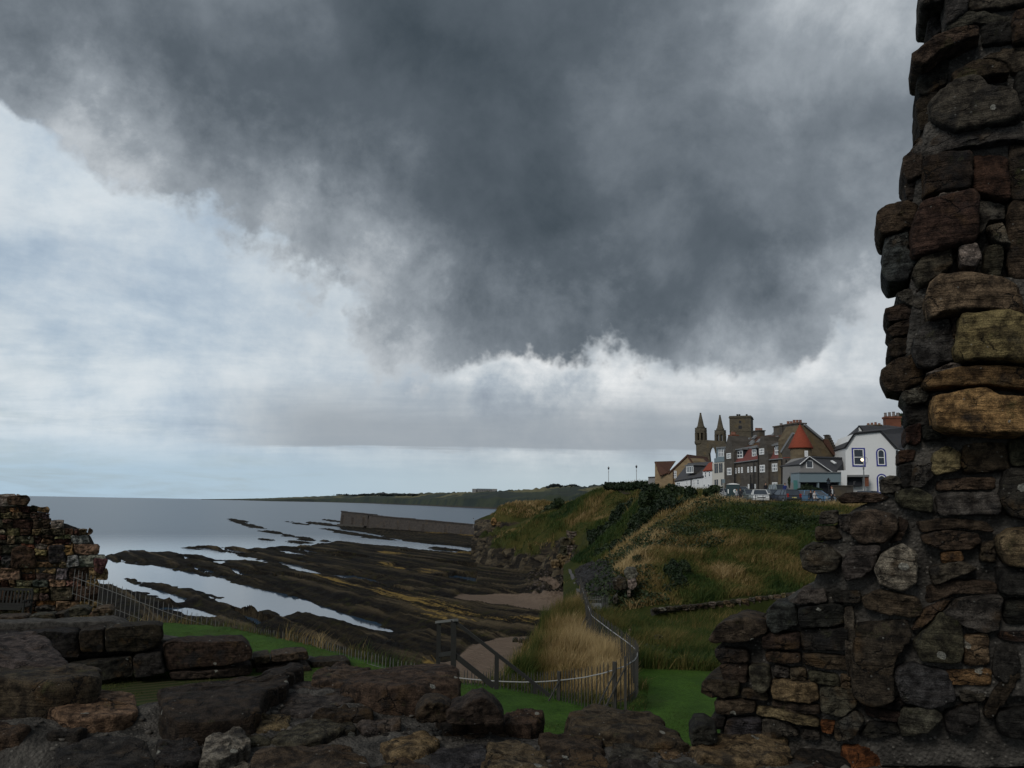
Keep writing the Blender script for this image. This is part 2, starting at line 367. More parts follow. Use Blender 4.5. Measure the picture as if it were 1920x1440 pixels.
def lawn_mat():
    m, k = new_mat('mown_lawn'); v = k.n('TexCoord').outputs['Object']; st = k.n('Attribute', attribute_name='stripe').outputs['Fac']; rough_ = k.n('Attribute', attribute_name='wild').outputs['Fac']
    n1 = k.noise(v, 1.1, 6, .65).outputs[0]; n2 = k.noise(v, 40, 4, .7).outputs[0]; n3 = k.noise(v, .35, 4, .6).outputs[0]
    n4 = k.noise(v, 9, 5, .7).outputs[0]; c = k.mix(k.sstep(k.add(k.add(k.mul(n1, .35), k.mul(n2, .25)), k.mul(n4, .4)), .32, .68), (.014, .040, .003, 1), (.056, .122, .012, 1))
    c = k.mix(k.mul(k.sstep(n3, .52, .7), .5), c, (.045, .062, .014, 1))
    w_ = k.n('TexWave', {'Vector': k.n('Mapping', {'Vector': v, 'Rotation': (0, 0, R(58))}).outputs[0], 'Scale': .95, 'Distortion': 1.0, 'Detail': 2.0, 'Detail Scale': 1.5}).outputs['Fac']
    c = k.mix(st, c, k.mix(k.sstep(w_, .3, .6), (.050, .046, .020, 1), (.022, .034, .008, 1)))
    dry = k.ramp(k.add(k.mul(n1, .6), k.mul(n2, .4)), [(.32, (.018, .022, .007)), (.52, (.060, .052, .020)), (.7, (.11, .085, .038))])
    c = k.mix(rough_, c, dry)
    finish(k, c, .9, k.add(n2, n1), .7, .05, .15); return m
MT['lawn'] = lawn_mat()
def bank_mat(name, a, b, c_, sc=1.0):
    m, k = new_mat(name); v = k.n('TexCoord').outputs['Object']
    n1 = k.noise(v, .10*sc, 6, .65, .3).outputs[0]; n2 = k.noise(v, 1.6*sc, 6, .7).outputs[0]; rock = k.n('Attribute', attribute_name='rock').outputs['Fac']
    c = k.ramp(k.add(k.mul(n1, .7), k.mul(n2, .3)), [(.34, a), (.52, b), (.68, c_)])
    rn = k.noise(k.vmul(v, (.4, .4, 1.8)), .8, 8, .75, .5).outputs[0]; rv = k.n('TexVoronoi', {'Vector': k.vmul(v, (1, 1, 1.5)), 'Scale': .42}); rn2 = k.n('SeparateXYZ', {0: rv.outputs['Color']}).outputs[0]
    rc = k.ramp(k.add(k.mul(rn, .75), k.mul(rn2, .25)), [(.30, (.010, .009, .009)), (.46, (.030, .026, .021)), (.58, (.075, .060, .040)), (.74, (.15, .125, .085))])
    c = k.mix(k.sstep(k.add(rock, k.mul(k.sub(n2, .5), .7)), .4, .65), c, rc)
    finish(k, c, .95, k.add(n2, k.mul(rock, k.add(k.mul(rn, 2.0), rv.outputs['Distance']))), .9, .35/sc, .06); return m
MT['bank'] = bank_mat('rough_grass_bank', (.014, .022, .006), (.034, .040, .010), (.080, .065, .024))
MT['head'] = bank_mat('headland_grass', (.016, .024, .008), (.042, .044, .013), (.085, .068, .022), .6)
def blade_mat():
    m, k = new_mat('grass_blades'); t = k.n('Attribute', attribute_name='tint').outputs['Fac']
    c = k.ramp(t, [(0, (.014, .034, .007)), (.25, (.036, .062, .011)), (.5, (.090, .086, .022)), (.72, (.20, .135, .050)), (1, (.40, .30, .15))])
    c2 = k.n('ValToRGB'); b = k.n('BsdfPrincipled', {'Base Color': c, 'Roughness': .75, 'Specular IOR Level': .2})
    tr = k.n('BsdfTranslucent', {'Color': c}); mx = k.n('MixShader', {0: .25, 1: b.outputs[0], 2: tr.outputs[0]})
    k.n('OutputMaterial', {'Surface': mx.outputs[0]}); return m
MT['blade'] = blade_mat()
def leaf_mat():
    m, k = new_mat('shrub_leaves'); t = k.n('Attribute', attribute_name='tint').outputs['Fac']
    c = k.ramp(t, [(0, (.006, .013, .005)), (.5, (.014, .028, .009)), (1, (.036, .052, .016))])
    b = k.n('BsdfPrincipled', {'Base Color': c, 'Roughness': .6, 'Specular IOR Level': .3}); tr = k.n('BsdfTranslucent', {'Color': c})
    mx = k.n('MixShader', {0: .2, 1: b.outputs[0], 2: tr.outputs[0]}); k.n('OutputMaterial', {'Surface': mx.outputs[0]}); return m
MT['leaf'] = leaf_mat()
MT['bark'] = plain('bark', (.04, .032, .025), .9)
MT['tarmac'] = plain('tarmac', (.05, .05, .052), .85, .3, 1.5)
MT['far'] = None
def far_mat():
    m, k = new_mat('distant_coast'); v = k.n('TexCoord').outputs['Object']; h = k.n('Attribute', attribute_name='up').outputs['Fac']
    n1 = k.noise(k.vmul(v, (.0016, .0006, .01)), 1.6, 5, .6, .2).outputs[0]; n2 = k.noise(v, .02, 6, .7).outputs[0]; n3 = k.noise(v, .006, 5, .7).outputs[0]
    c = k.mix(k.sstep(n3, .42, .56), (.011, .020, .016, 1), (.026, .035, .018, 1))
    c = k.mix(k.mul(k.sstep(n1, .50, .54), k.sstep(h, .35, .7)), c, (.11, .10, .042, 1))
    c = k.mix(k.mul(k.sstep(n2, .52, .62), .7), c, (.009, .015, .011, 1))
    c = k.mix(k.sstep(h, .16, .04), c, k.mix(n2, (.022, .018, .017, 1), (.07, .055, .045, 1)))
    finish(k, c, .95, None); return m
MT['far'] = far_mat()
# ------------------------------------------------------------------ sea
xs = np.array([-30000., 30000.])
mesh_np('sea', [(-30000, -200, 0), (30000, -200, 0), (30000, 40000, 0), (-30000, 40000, 0)], [(0, 1, 2, 3)], MT['sea'])['kind'] = 'structure'
# ------------------------------------------------------------------ foreshore: tilted strata, pools and sand
def plan(pts, z=0.0): return [tuple(G(x, y, z)[:2]) for x, y in pts]
LAND = [plan(p) for p in (
    [(638, 986), (760, 984), (960, 985), (980, 1040), (905, 1031), (850, 1024), (760, 1014), (690, 1001), (640, 993)],
    [(366, 1026), (380, 1024), (400, 1024), (440, 1027), (470, 1031), (500, 1028), (503, 1023), (540, 1025), (565, 1026), (600, 1021), (640, 1017), (720, 1024), (800, 1034), (850, 1038), (905, 1034), (945, 1031), (1300, 1040), (1400, 1500), (-200, 1500), (-400, 1120), (110, 1088), (190, 1041), (206, 1038)])]
WATER = [plan(p) for p in (
    [(60, 1030), (150, 1043), (195, 1048), (215, 1051), (300, 1064), (420, 1086), (520, 1111), (620, 1140), (690, 1167), (742, 1197), (691, 1181), (640, 1168), (597, 1157), (560, 1152), (535, 1157), (526, 1164), (519, 1154), (505, 1144), (480, 1148), (450, 1142), (425, 1136), (395, 1122), (372, 1112), (345, 1106), (300, 1097), (238, 1082), (222, 1086), (262, 1098), (320, 1117), (347, 1123), (330, 1128), (285, 1113), (200, 1092), (120, 1082), (60, 1076)],
    [(150, 1026), (205, 1036), (240, 1032), (300, 1036), (350, 1039), (400, 1046), (450, 1052), (520, 1061), (580, 1071), (628, 1080), (600, 1074), (560, 1064), (520, 1055), (480, 1047), (440, 1037), (400, 1034), (366, 1029), (300, 1018)],
    [(316, 1141), (345, 1140), (395, 1151), (434, 1164), (420, 1168), (385, 1161), (340, 1153)],
    [(632, 1079), (662, 1080), (700, 1088), (722, 1094), (700, 1094), (655, 1086)],
    [(505, 1031), (540, 1033), (575, 1041), (578, 1043), (545, 1039)],
    [(740, 1063), (775, 1066), (795, 1070), (770, 1069)],
    [(690, 1101), (710, 1103), (716, 1106), (698, 1105)],
    [(405, 1053), (418, 1055), (412, 1058), (402, 1056)], [(478, 1072), (492, 1074), (490, 1077), (474, 1075)], [(355, 1049), (364, 1050), (360, 1052)])]
ISLE = [(443, 977, 20, 3, .12), (468, 986, 30, 3.0, .22), (510, 998, 24, 3.2, .14), (540, 1004, 18, 2, .1), (568, 1010, 24, 3.5, .10), (556, 1017, 20, 3, .06), (605, 983, 36, 2.2, .10), (640, 998, 42, 3.2, .16), (560, 982, 30, 1.5, .14), (625, 977, 28, 1.6, .12), (700, 1008, 40, 2.2, .13), (840, 1030, 45, 3.0, .09), (262, 1034, 34, 2.0, .14), (425, 1028, 22, 2.5, .1), (612, 1014, 6, 1.5, 0), (498, 1012, 14, 1.4, .08), (250, 1088, 22, 3.5, .22)]
for cx, cy, a, b, s in ISLE:
    LAND.append(plan([(cx+a*math.cos(t)*(1 if math.cos(t) > 0 else .9), cy+b*math.sin(t)+s*a*math.cos(t)) for t in np.linspace(0, 2*math.pi, 13)[:-1]]))
SAND = [plan(p, 1.0) for p in (
    [(785, 1262), (850, 1240), (893, 1207), (930, 1200), (1000, 1203), (1040, 1230), (1020, 1300), (780, 1300)],
    [(850, 1118), (870, 1110), (930, 1112), (1000, 1120), (1082, 1128), (1085, 1160), (1010, 1150), (940, 1132)],
    [(1010, 1095), (1030, 1090), (1050, 1110), (1070, 1122), (1040, 1120)])]
GOLD = [plan(p, 1.0) for p in (
    [(560, 1070), (640, 1085), (720, 1104), (800, 1122), (900, 1145), (1000, 1165), (1050, 1172), (1040, 1178), (960, 1165), (860, 1148), (740, 1120), (640, 1095)],
    [(760, 1135), (830, 1150), (900, 1168), (890, 1172), (800, 1155)],
    [(700, 1032), (750, 1034), (770, 1040), (720, 1038)], [(770, 1064), (815, 1068), (830, 1074), (790, 1072)], [(700, 1052), (740, 1054), (765, 1062), (740, 1064)],
    [(850, 1028), (920, 1036), (915, 1042), (850, 1036)], [(790, 994), (830, 997), (850, 1001), (800, 999)], [(850, 1000), (910, 1003), (905, 1008)], [(780, 1245), (850, 1235), (860, 1262), (790, 1270)], [(990, 1050), (1070, 1050), (1090, 1068), (1010, 1066)])]
COB = [plan(p, 2.0) for p in ([(985, 1075), (1060, 1060), (1075, 1100), (1080, 1128), (1040, 1126), (1000, 1112)],)]
ang = np.linspace(-300, 1420, 520)
dep = np.concatenate([np.linspace(26, 60, 55), np.linspace(60, 130, 130)[1:], np.linspace(130, 270, 130)[1:], np.linspace(270, 560, 60)[1:]])
Dg = 16*1500/dep
A, DD = np.meshgrid((ang-960)/1500, Dg); X = A*DD; Y = DD+0*A
sd = np.full(X.shape, -1e9)
for p in LAND: sd = np.maximum(sd, sdist(X, Y, p))
for p in WATER: sd = np.minimum(sd, -sdist(X, Y, p))
sand = np.zeros(X.shape); gold = np.zeros(X.shape); cob = np.zeros(X.shape)
for p in SAND: sand = np.maximum(sand, smooth01(sdist(X, Y, p), -1.5, 1.5))
for p in GOLD: gold = np.maximum(gold, smooth01(sdist(X, Y, p), -2.0, 2.0))
for p in COB: cob = np.maximum(cob, smooth01(sdist(X, Y, p), -3, 2))
ac = .83*X+.55*Y; al = -.55*X+.83*Y                        # across / along strike
rag = fbm(ac*.22, al*.05, 1.0, 5, .6)
sd2 = sd+(rag*5.5+fbm(X*.45, Y*.45, 3.0, 3)*2.0)*smooth01(np.abs(sd), 14, 0)*np.clip(DD/130, .45, 1.6)*.62
hgt = np.where(sd2 > 0, .62*(1-np.exp(-np.maximum(sd2, 0)/3.0)), -1.6*(1-np.exp(np.minimum(sd2, 0)/3.0)))
inl = smooth01(sd2, -.5, 5)
saw = (ac*.16+fbm(ac*.06, al*.02, 7.0, 3)*1.2) % 1.0; saw2 = (ac*.55+fbm(ac*.1, al*.03, 2.0, 3)*2.0) % 1.0
strat = saw*1.5+saw2*.5+fbm(ac*.35, al*.06, 4.0, 5, .6)*1.3+fbm(X*.8, Y*.8, 8.0, 4)*.35
clump = np.clip(fbm(X*.3, Y*.3, 5.5, 5, .6), -.3, .6)
farf = np.interp(DD, [80, 130, 220, 400], [1.25, 1.0, .55, .5]); led = np.where(saw < .82, saw/.82, (1-saw)/.18)
Z = hgt+inl*(1-sand)*(strat*.22+led*1.15-.55+clump*.30)*farf
Z = Z*(1-sand)+sand*np.maximum(.9+.02*(110-DD), .7)
Z = Z+cob*(fbm(X*1.4, Y*1.4, 2.2, 3)*.9+.8)+smooth01(X/DD, -.04, .10)*smooth01(DD, 240, 110)*1.1*inl
pool = ((fbm(ac*.22, al*.022, 12.0, 4, .55)+(saw < .14)*.20) > .31) & (sd2 > .8) & (sand < .1) & (DD > 105) & (X/DD < -.04) & (gold < .1)
Z = np.maximum(Z, np.where(sd2 > 1.0, .08, -3)); Z = np.where(pool, -.10, Z)
def grid_faces(nr, nc):
    i = np.arange(nr*nc).reshape(nr, nc); return np.stack([i[:-1, :-1], i[:-1, 1:], i[1:, 1:], i[1:, :-1]], -1).reshape(-1, 4)
mesh_np('foreshore', np.stack([X, Y, Z], -1).reshape(-1, 3), grid_faces(*X.shape)[:, ::-1], MT['reef'], smooth=True, attrs={'sand': sand, 'gold': gold, 'cobble': cob, 'crest': smooth01(led, .55, .9)*inl})['kind'] = 'structure'

# ------------------------------------------------------------------ castle plateau (lawn, rough meadow, cliff edge)
ZL = 10.8
EDGE = [tuple(G(x, y, ZL)[:2]) for x, y in [(-60, 1158), (120, 1161), (200, 1164), (310, 1166), (430, 1175), (520, 1194), (600, 1212), (700, 1238), (780, 1262), (850, 1277), (930, 1284), (985, 1268), (1000, 1225), (1012, 1180), (1035, 1160), (1085, 1143), (1150, 1136), (1230, 1126), (1330, 1116), (1520, 1096), (1800, 1075)]]
PLAT = EDGE+[(70, 5), (-45, 5)]
FENCE = [(-60, 1166), (200, 1171), (310, 1177), (430, 1186), (600, 1222), (700, 1245), (790, 1272)]
def wallpt(px): return 44.5+(px-1240)*.0162          # distance of the low wall
def plateau(X, Y):
    s = sdist(X, Y, PLAT); z = np.where(s > 0, ZL, ZL+np.minimum(s, 0)*1.35)
    z = z+fbm(X*.16, Y*.16, 3.3, 4)*.35*smooth01(Y, 27, 34)*smooth01(X, 3.5, 6)+fbm(X*.5, Y*.5, 1.3, 3)*np.where(s < 0, 1.2*smooth01(-s, 0, 4), .04)
    z = z-smooth01(Y, 30, 44)*smooth01(X, 3, 8)*.85
    mound = sdist(X, Y, MOUND); z = z+smooth01(mound, 0, 5)*.35*(s > -1)
    lip = sdist(X, Y, LAWNF); z = z+np.where(s > 0, smooth01(lip, -1.5, 2.0), 0)*.22*smooth01(X, -4, 0)*smooth01(X, 6, 3)
    return np.maximum(z, -2.0), s
MOUND = [tuple(G(x, y, ZL)[:2]) for x, y in [(930, 1272), (1000, 1286), (1050, 1300), (1100, 1311), (1150, 1321), (1185, 1315), (1193, 1288), (1170, 1250), (1128, 1215), (1112, 1180), (1090, 1145), (1035, 1160), (1012, 1180), (1000, 1225), (985, 1268)]]
LAWNF = [tuple(G(x, y, ZL)[:2]) for x, y in [(830, 1284), (930, 1300), (1030, 1312), (1150, 1338), (1150, 1420), (830, 1420)]]
WILDR = [tuple(G(x, y, ZL)[:2]) for x, y in [(1192, 1252), (1345, 1258), (1600, 1268), (1900, 1200), (1800, 1070), (1100, 1120), (1100, 1165), (1128, 1210)]]
ang = np.linspace(-420, 2300, 330); Dl = np.geomspace(6, 68, 190)
A, DD = np.meshgrid((ang-960)/1500, Dl); Xl = A*DD; Yl = DD+0*A
Zl, sl = plateau(Xl, Yl)
wild = np.maximum(np.maximum(smooth01(sdist(Xl, Yl, MOUND), -.3, .4), smooth01(sdist(Xl, Yl, WILDR), -.4, .6)), smooth01(-sl, -.2, .6))
STR = [tuple(G(x, y, ZL)[:2]) for x, y in [(150, 1262), (480, 1262), (600, 1250), (560, 1330), (150, 1330)]]
stripe = smooth01(sdist(Xl, Yl, STR), -.3, .8)
mesh_np('lawn', np.stack([Xl, Yl, Zl], -1).reshape(-1, 3), grid_faces(*Xl.shape), MT['lawn'], smooth=True, attrs={'wild': wild, 'stripe': stripe})['kind'] = 'structure'

# ------------------------------------------------------------------ hills: radial basis surfaces through surveyed points
class Surf:
    def __init__(s, pts):
        Q = np.array([P(*p) if len(p) == 3 else p[:3] for p in pts]); s.q = Q[:, :2]; n = len(Q)
        r = np.linalg.norm(s.q[:, None]-s.q[None], axis=-1)
        K = np.zeros((n+3, n+3)); K[:n, :n] = r+np.eye(n)*0.6; K[:n, n] = 1; K[:n, n+1:] = s.q; K[n, :n] = 1; K[n+1:, :n] = s.q.T
        s.w = np.linalg.solve(K, np.concatenate([Q[:, 2], [0, 0, 0]]))
    def __call__(s, X, Y):
        n = len(s.q); z = s.w[n]+s.w[n+1]*X+s.w[n+2]*Y
        for (qx, qy), w_ in zip(s.q, s.w): z = z+w_*np.hypot(X-qx, Y-qy)
        return z
BANK = Surf([(1240, 1140, 45.5), (1310, 1131, 46.5), (1380, 1122, 47.5), (1450, 1114, 48.5), (1520, 1106, 49.5), (1700, 1090, 51.5), (1950, 1075, 54),
    (1160, 1128, 48), (1165, 1085, 52), (1195, 1045, 57), (1230, 1005, 63), (1280, 970, 70), (1340, 932, 80), (1390, 944, 80), (1400, 950, 77), (1480, 954, 75), (1560, 957, 74), (1700, 958, 74), (1950, 960, 75),
    (1300, 1060, 55), (1330, 1000, 62), (1400, 1030, 57), (1400, 980, 65), (1480, 1030, 57), (1480, 985, 64), (1560, 1030, 58), (1560, 985, 64),
    (1400, 943, 88), (1480, 944, 88), (1560, 945, 88), (1700, 946, 88), (1400, 940, 96), (1480, 940.5, 96), (1560, 941, 96), (1700, 943, 96), (1340, 936, 100), (1340, 935, 125), (1500, 936, 125), (1700, 938, 125), (1340, 938, 165), (1550, 935, 165), (1800, 936, 165),
    (1100, 1130, 55), (1120, 1095, 66), (1140, 1065, 82), (1180, 1020, 95), (1230, 975, 104), (1270, 945, 110), (1300, 930, 112), (1250, 930, 122), (1210, 920, 135), (1225, 918, 150), (1260, 925, 165), (1075, 1135, 62), (1085, 1100, 78), (1100, 1080, 100), (1055, 1066, 140), (1100, 1064, 142), (1150, 1044, 145), (1200, 990, 150), (1060, 1064, 168), (1120, 1030, 165), (1170, 985, 168), (1065, 1076, 120), (1110, 1068, 120), (1160, 1042, 122), (1200, 1000, 120), (1400, 938, 140), (1500, 937, 142), (1320, 937, 142), (1600, 938, 142)])
ang = np.linspace(1060, 2120, 300); Dl = np.geomspace(44, 168, 200)
A, DD = np.meshgrid((ang-960)/1500, Dl); Xb = A*DD; Yb = DD+0*A
def bank_z(X, Y):
    z = BANK(X, Y)
    road = smooth01(Y, 82, 90)*smooth01(X/Y, .24, .27)
    hump = (fbm(X*.12, Y*.12, 6.1, 4)*.75+fbm(X*.45, Y*.45, 2.1, 3)*.35)*(1-road)*smooth01(Y, 46, 52)*(1-.75*smooth01(Y, 66, 78)*smooth01(X/Y, .20, .25))*(1-.8*smooth01(Y, 92, 112))
    return z+hump
Zb = bank_z(Xb, Yb)-smooth01(-(Yb-wallpt(Xb/Yb*1500+960)), -.2, 1.5)*1.5*(Xb/Yb > .17)
mesh_np('embankment', np.stack([Xb, Yb, Zb], -1).reshape(-1, 3), grid_faces(*Xb.shape), MT['bank'], smooth=True, attrs={'rock': np.zeros(Xb.shape)})['kind'] = 'structure'
HEAD = Surf([(1040, 945, 222), (1060, 927, 210), (1090, 911, 196), (1140, 908, 185), (1210, 913, 172), (1270, 915, 165), (1330, 918, 165),
    (1000, 985, 212), (1020, 962, 218), (960, 1010, 214), (935, 1030, 222), (1060, 1002, 178), (1010, 1005, 192), (1100, 1000, 166), (1130, 985, 160), (1060, 960, 190), (1110, 950, 180), (1160, 950, 165), (1200, 945, 158),
    (1000, 1036, 206), (1040, 1054, 182), (1065, 1066, 166), (1100, 1068, 152), (1120, 1070, 140), (950, 1038, 224), (905, 1035, 236), (1140, 1040, 138), (1180, 1000, 140),
    (1090, 916, 240), (1040, 950, 250), (1200, 918, 230), (1330, 920, 220), (985, 985, 245), (940, 1015, 245), (1000, 975, 260), (1100, 935, 290), (1300, 925, 290)])
ang = np.linspace(890, 1420, 230); Dl = np.geomspace(136, 300, 200)
A, DD = np.meshgrid((ang-960)/1500, Dl); Xh = A*DD; Yh = DD+0*A
def head_z(X, Y):
    z = HEAD(X, Y)-smooth01(Y, 140, 165)*smooth01(HEAD(X, Y), 11, 18)*3.3; low = smooth01(z, 9, 5)
    step = np.abs(((z*.55+fbm(X*.12, Y*.12, 8., 3)*1.2) % 1.0)-.5)*2.4
    return z+fbm(X*.07, Y*.07, 1.1, 4)*(1.6-1.0*smooth01(z, 14, 17))+fbm(X*.3, Y*.3, 4.1, 3)*.6+low*(step+fbm(X*.45, Y*.45, 2.1, 4)*2.2)
Zh = head_z(Xh, Yh)
gz = np.gradient(Zh, axis=0)/np.gradient(Yh, axis=0)
pxh = Xh/Yh*1500+960; rock = smooth01(Zh+fbm(Xh*.15, Yh*.15, 3.1, 4)*3, 9.0, 6.5)*smooth01(pxh, 1125, 1105)*smooth01(pxh, 1000, 1030)
rock = np.maximum(rock, smooth01(Zh+fbm(Xh*.15, Yh*.15, 3.1, 4)*3, 6.0, 4.2))
mesh_np('headland', np.stack([Xh, Yh, Zh], -1).reshape(-1, 3), grid_faces(*Xh.shape), MT['head'], smooth=True, attrs={'rock': rock})['kind'] = 'structure'
KNOLL = Surf([(925, 985, 300), (932, 960, 300), (945, 947, 303), (975, 941, 308), (1005, 943, 315), (1040, 948, 320), (1100, 945, 330), (925, 1006, 296), (905, 1010, 298), (960, 1003, 292), (1000, 1000, 285), (940, 985, 295), (960, 975, 294), (1000, 970, 296),
    (945, 950, 340), (1000, 946, 350), (1100, 945, 350), (915, 1005, 330), (930, 975, 335)])
ang = np.linspace(895, 1110, 120); Dl = np.geomspace(284, 350, 70)
A, DD = np.meshgrid((ang-960)/1500, Dl); Xk = A*DD; Yk = DD+0*A
Zk = KNOLL(Xk, Yk)+fbm(Xk*.06, Yk*.06, 9.1, 4)*1.5
mesh_np('sea_cliff', np.stack([Xk, Yk, Zk], -1).reshape(-1, 3), grid_faces(*Xk.shape), MT['head'], smooth=True, attrs={'rock': smooth01(Zk, 11.0, 8.0)})['kind'] = 'structure'
# ------------------------------------------------------------------ far side of the bay
crest = [(385, 936.5), (440, 936), (480, 935.4), (520, 934.4), (560, 932.6), (600, 931.5), (640, 929.5), (670, 927.5), (700, 926.5), (716, 924.5), (730, 926), (770, 926), (820, 925), (860, 923.8), (900, 922), (950, 921), (1000, 917.5), (1060, 914), (1120, 911), (1300, 905)]
base = [(385, 936.8), (440, 938), (520, 940.5), (600, 941.8), (640, 942.8), (700, 944.5), (760, 947), (820, 949.5), (880, 952.5), (940, 955), (1300, 966)]
pxs = np.linspace(388, 1280, 300); cy = np.interp(pxs, *zip(*crest)); by = np.interp(pxs, *zip(*base))
rows = []
for i, px in enumerate(pxs):
    hor = 929+.0172*px; d0 = min(16*1500/max(by[i]-hor, 1.6), 14000); d1 = d0*1.32+250
    z1 = 16+(hor-cy[i])/1500*d1; a = (px-960)/1500
    jag = float(fbm(px*.06, 0, 3, 4))*.14
    rows.append([(a*d, d, z) for d, z in ((d0, -.5), (d0*1.005+8, 3), (d0*1.02+30, z1*(.42+jag)), (d0*1.10+80, z1*(.55+jag)), (d0*1.2+150, z1*(.80+jag*.5)), (d1, z1*(1+.10*float(fbm(px*.3, 1, 1, 3)))), (d1*1.25, z1*.8))])
V = np.array(rows).transpose(1, 0, 2); up = np.broadcast_to(np.array([0, .1, .4, .55, .8, 1, 1])[:, None], V.shape[:2])
mesh_np('far_coast', V.reshape(-1, 3), grid_faces(*V.shape[:2]), MT['far'], smooth=True, attrs={'up': up})['kind'] = 'structure'
# ------------------------------------------------------------------ town: building materials
def wall_mat(name, c, blocks=0.0, var=.35):
    m, k = new_mat(name); v = k.n('TexCoord').outputs['Object']
    n1 = k.noise(v, .35, 5, .6).outputs[0]; n2 = k.noise(v, 3.5, 5, .65).outputs[0]
    vo = k.n('TexVoronoi', {'Vector': k.vmul(v, (1.6, 1.6, 3.0)), 'Scale': 1.0}); cell = k.n('SeparateXYZ', {0: vo.outputs['Color']}).outputs[0]
    f = k.add(k.mul(n1, .5), k.mul(n2, .5))
    if blocks: f = k.add(k.mul(f, .45), k.mul(cell, .55))
    col = k.mix(f, tuple(x*(1-var) for x in c), tuple(x*(1+var) for x in c))
    if blocks: col = k.mix(k.mul(k.sstep(n1, .55, .7), .5), col, (c[0]*1.5, c[1]*1.25, c[2]*.8, 1))
    finish(k, col, .9, k.add(n2, k.mul(vo.outputs['Distance'], blocks)), .5, .04, .2); return m
def tile_mat(name, c, moss=(.09, .07, .02), mossf=.4):
    m, k = new_mat(name); v = k.n('TexCoord').outputs['Object']; n1 = k.noise(v, .5, 5, .65).outputs[0]; n2 = k.noise(k.vmul(v, (1, 1, 3)), 3.0, 5, .7).outputs[0]
    wv = k.n('TexWave', {'Vector': v, 'Scale': 2.2, 'Distortion': .6}, bands_direction='Z').outputs['Fac']
    col = k.mix(n2, tuple(x*.55 for x in c), tuple(x*1.4 for x in c)); col = k.mix(k.mul(k.sstep(n1, .5, .66), mossf), col, (*moss, 1))
    finish(k, col, .8, k.add(wv, n2), .5, .03, .25); return m
MT['rubble'] = wall_mat('dark_rubble_wall', (.074, .066, .057), 1.0)
MT['ruin'] = wall_mat('ruin_masonry', (.085, .073, .053), 1.0)
MT['warm'] = wall_mat('warm_rubble_wall', (.105, .082, .052), 1.0)
MT['white'] = wall_mat('white_harling', (.66, .67, .67), 0, .08)
MT['cream'] = wall_mat('cream_render', (.52, .50, .45), 0, .1)
MT['tan'] = wall_mat('tan_sandstone', (.225, .165, .098), .6, .2)
MT['grey'] = wall_mat('grey_render', (.21, .205, .20), 0, .1)
MT['bluegrey'] = plain('blue_grey_paint', (.16, .21, .235), .6, .08)
MT['slate'] = tile_mat('roof_slate', (.062, .062, .068), (.08, .07, .04), .3)
MT['red'] = tile_mat('red_cone_tile', (.235, .050, .026), (.15, .055, .03), .4)
MT['brown'] = tile_mat('brown_pantile', (.075, .036, .024), (.095, .062, .018), .75)
MT['purple'] = tile_mat('plum_tile', (.15, .050, .045), (.12, .05, .03), .3)
MT['trim'] = plain('white_paint', (.74, .75, .75), .5, .05)
MT['blue'] = plain('royal_blue_paint', (.022, .030, .22), .5, .08)
MT['black'] = plain('black_iron', (.012, .013, .014), .5, .2)
MT['dark'] = plain('dark_recess', (.018, .020, .026), .8, .2)
MT['teal'] = plain('teal_paint', (.07, .20, .19), .6, .1)
MT['brick'] = wall_mat('chimney_brick', (.15, .060, .036), 1.0)
MT['pot'] = plain('clay_pot', (.20, .09, .06), .8, .3)
MT['greyp'] = plain('grey_pot', (.17, .15, .14), .8, .3)
MT['lead'] = plain('lead_flashing', (.16, .165, .17), .6, .15)
def glass_mat():
    m, k = new_mat('window_glass'); v = k.n('TexCoord').outputs['Object']; n1 = k.noise(v, 1.2, 3).outputs[0]
    c = k.mix(n1, (.020, .026, .034, 1), (.05, .062, .078, 1)); finish(k, c, .08, None, spec=.6); return m
MT['glass'] = glass_mat()
MT['stage'] = plain('path_lamp_post', (.30, .31, .32), .5, .1)
class Pl:
    """vertical plane through two plan points; back = metres behind it"""
    def __init__(s, a, b, da, db):
        s.a = np.array([(a-960)/1500*da, da, 0.]) if not hasattr(a, '__len__') else np.array([*a[:2], 0.])
        s.b = np.array([(b-960)/1500*db, db, 0.]) if not hasattr(b, '__len__') else np.array([*b[:2], 0.])
        s.u = unit(s.b-s.a); s.n = np.array([s.u[1], -s.u[0], 0.]); s.n = s.n if np.dot(s.n, s.a) < 0 else -s.n
    def pt(s, px, py, back=0.0):
        k = ray(px, py); t = np.dot(s.a-s.n*back-EYE*np.array([1, 1, 0]), s.n)/np.dot(k*np.array([1, 1, 0]), s.n)
        return EYE+k*t
    def sz(s, px, py, back=0.0):
        p = s.pt(px, py, back); return np.dot(p-s.a, s.u), p[2]
    def at(s, q, z, back=0.0):
        p = s.a+s.u*q-s.n*back; return np.array([p[0], p[1], z])
    def wall(s, poly, depth, back=0.0): return [s.pt(x, y, back) for x, y in poly], -s.n*depth
    def rect(s, x0, y0, x1, y1, back=0.0):
        xm = (x0+x1)/2; ym = (y0+y1)/2
        return sorted((s.sz(x0, ym, back)[0], s.sz(x1, ym, back)[0]))+sorted((s.sz(xm, y0, back)[1], s.sz(xm, y1, back)[1]))
    def block(s, mb, q0, q1, z0, z1, b0, b1):
        """b0 front, b1 rear, in metres behind the plane (negative = proud)"""
        return mb.quadbox([s.at(q0, z0, b0), s.at(q1, z0, b0), s.at(q1, z0, b1), s.at(q0, z0, b1), s.at(q0, z1, b0), s.at(q1, z1, b0), s.at(q1, z1, b1), s.at(q0, z1, b1)])
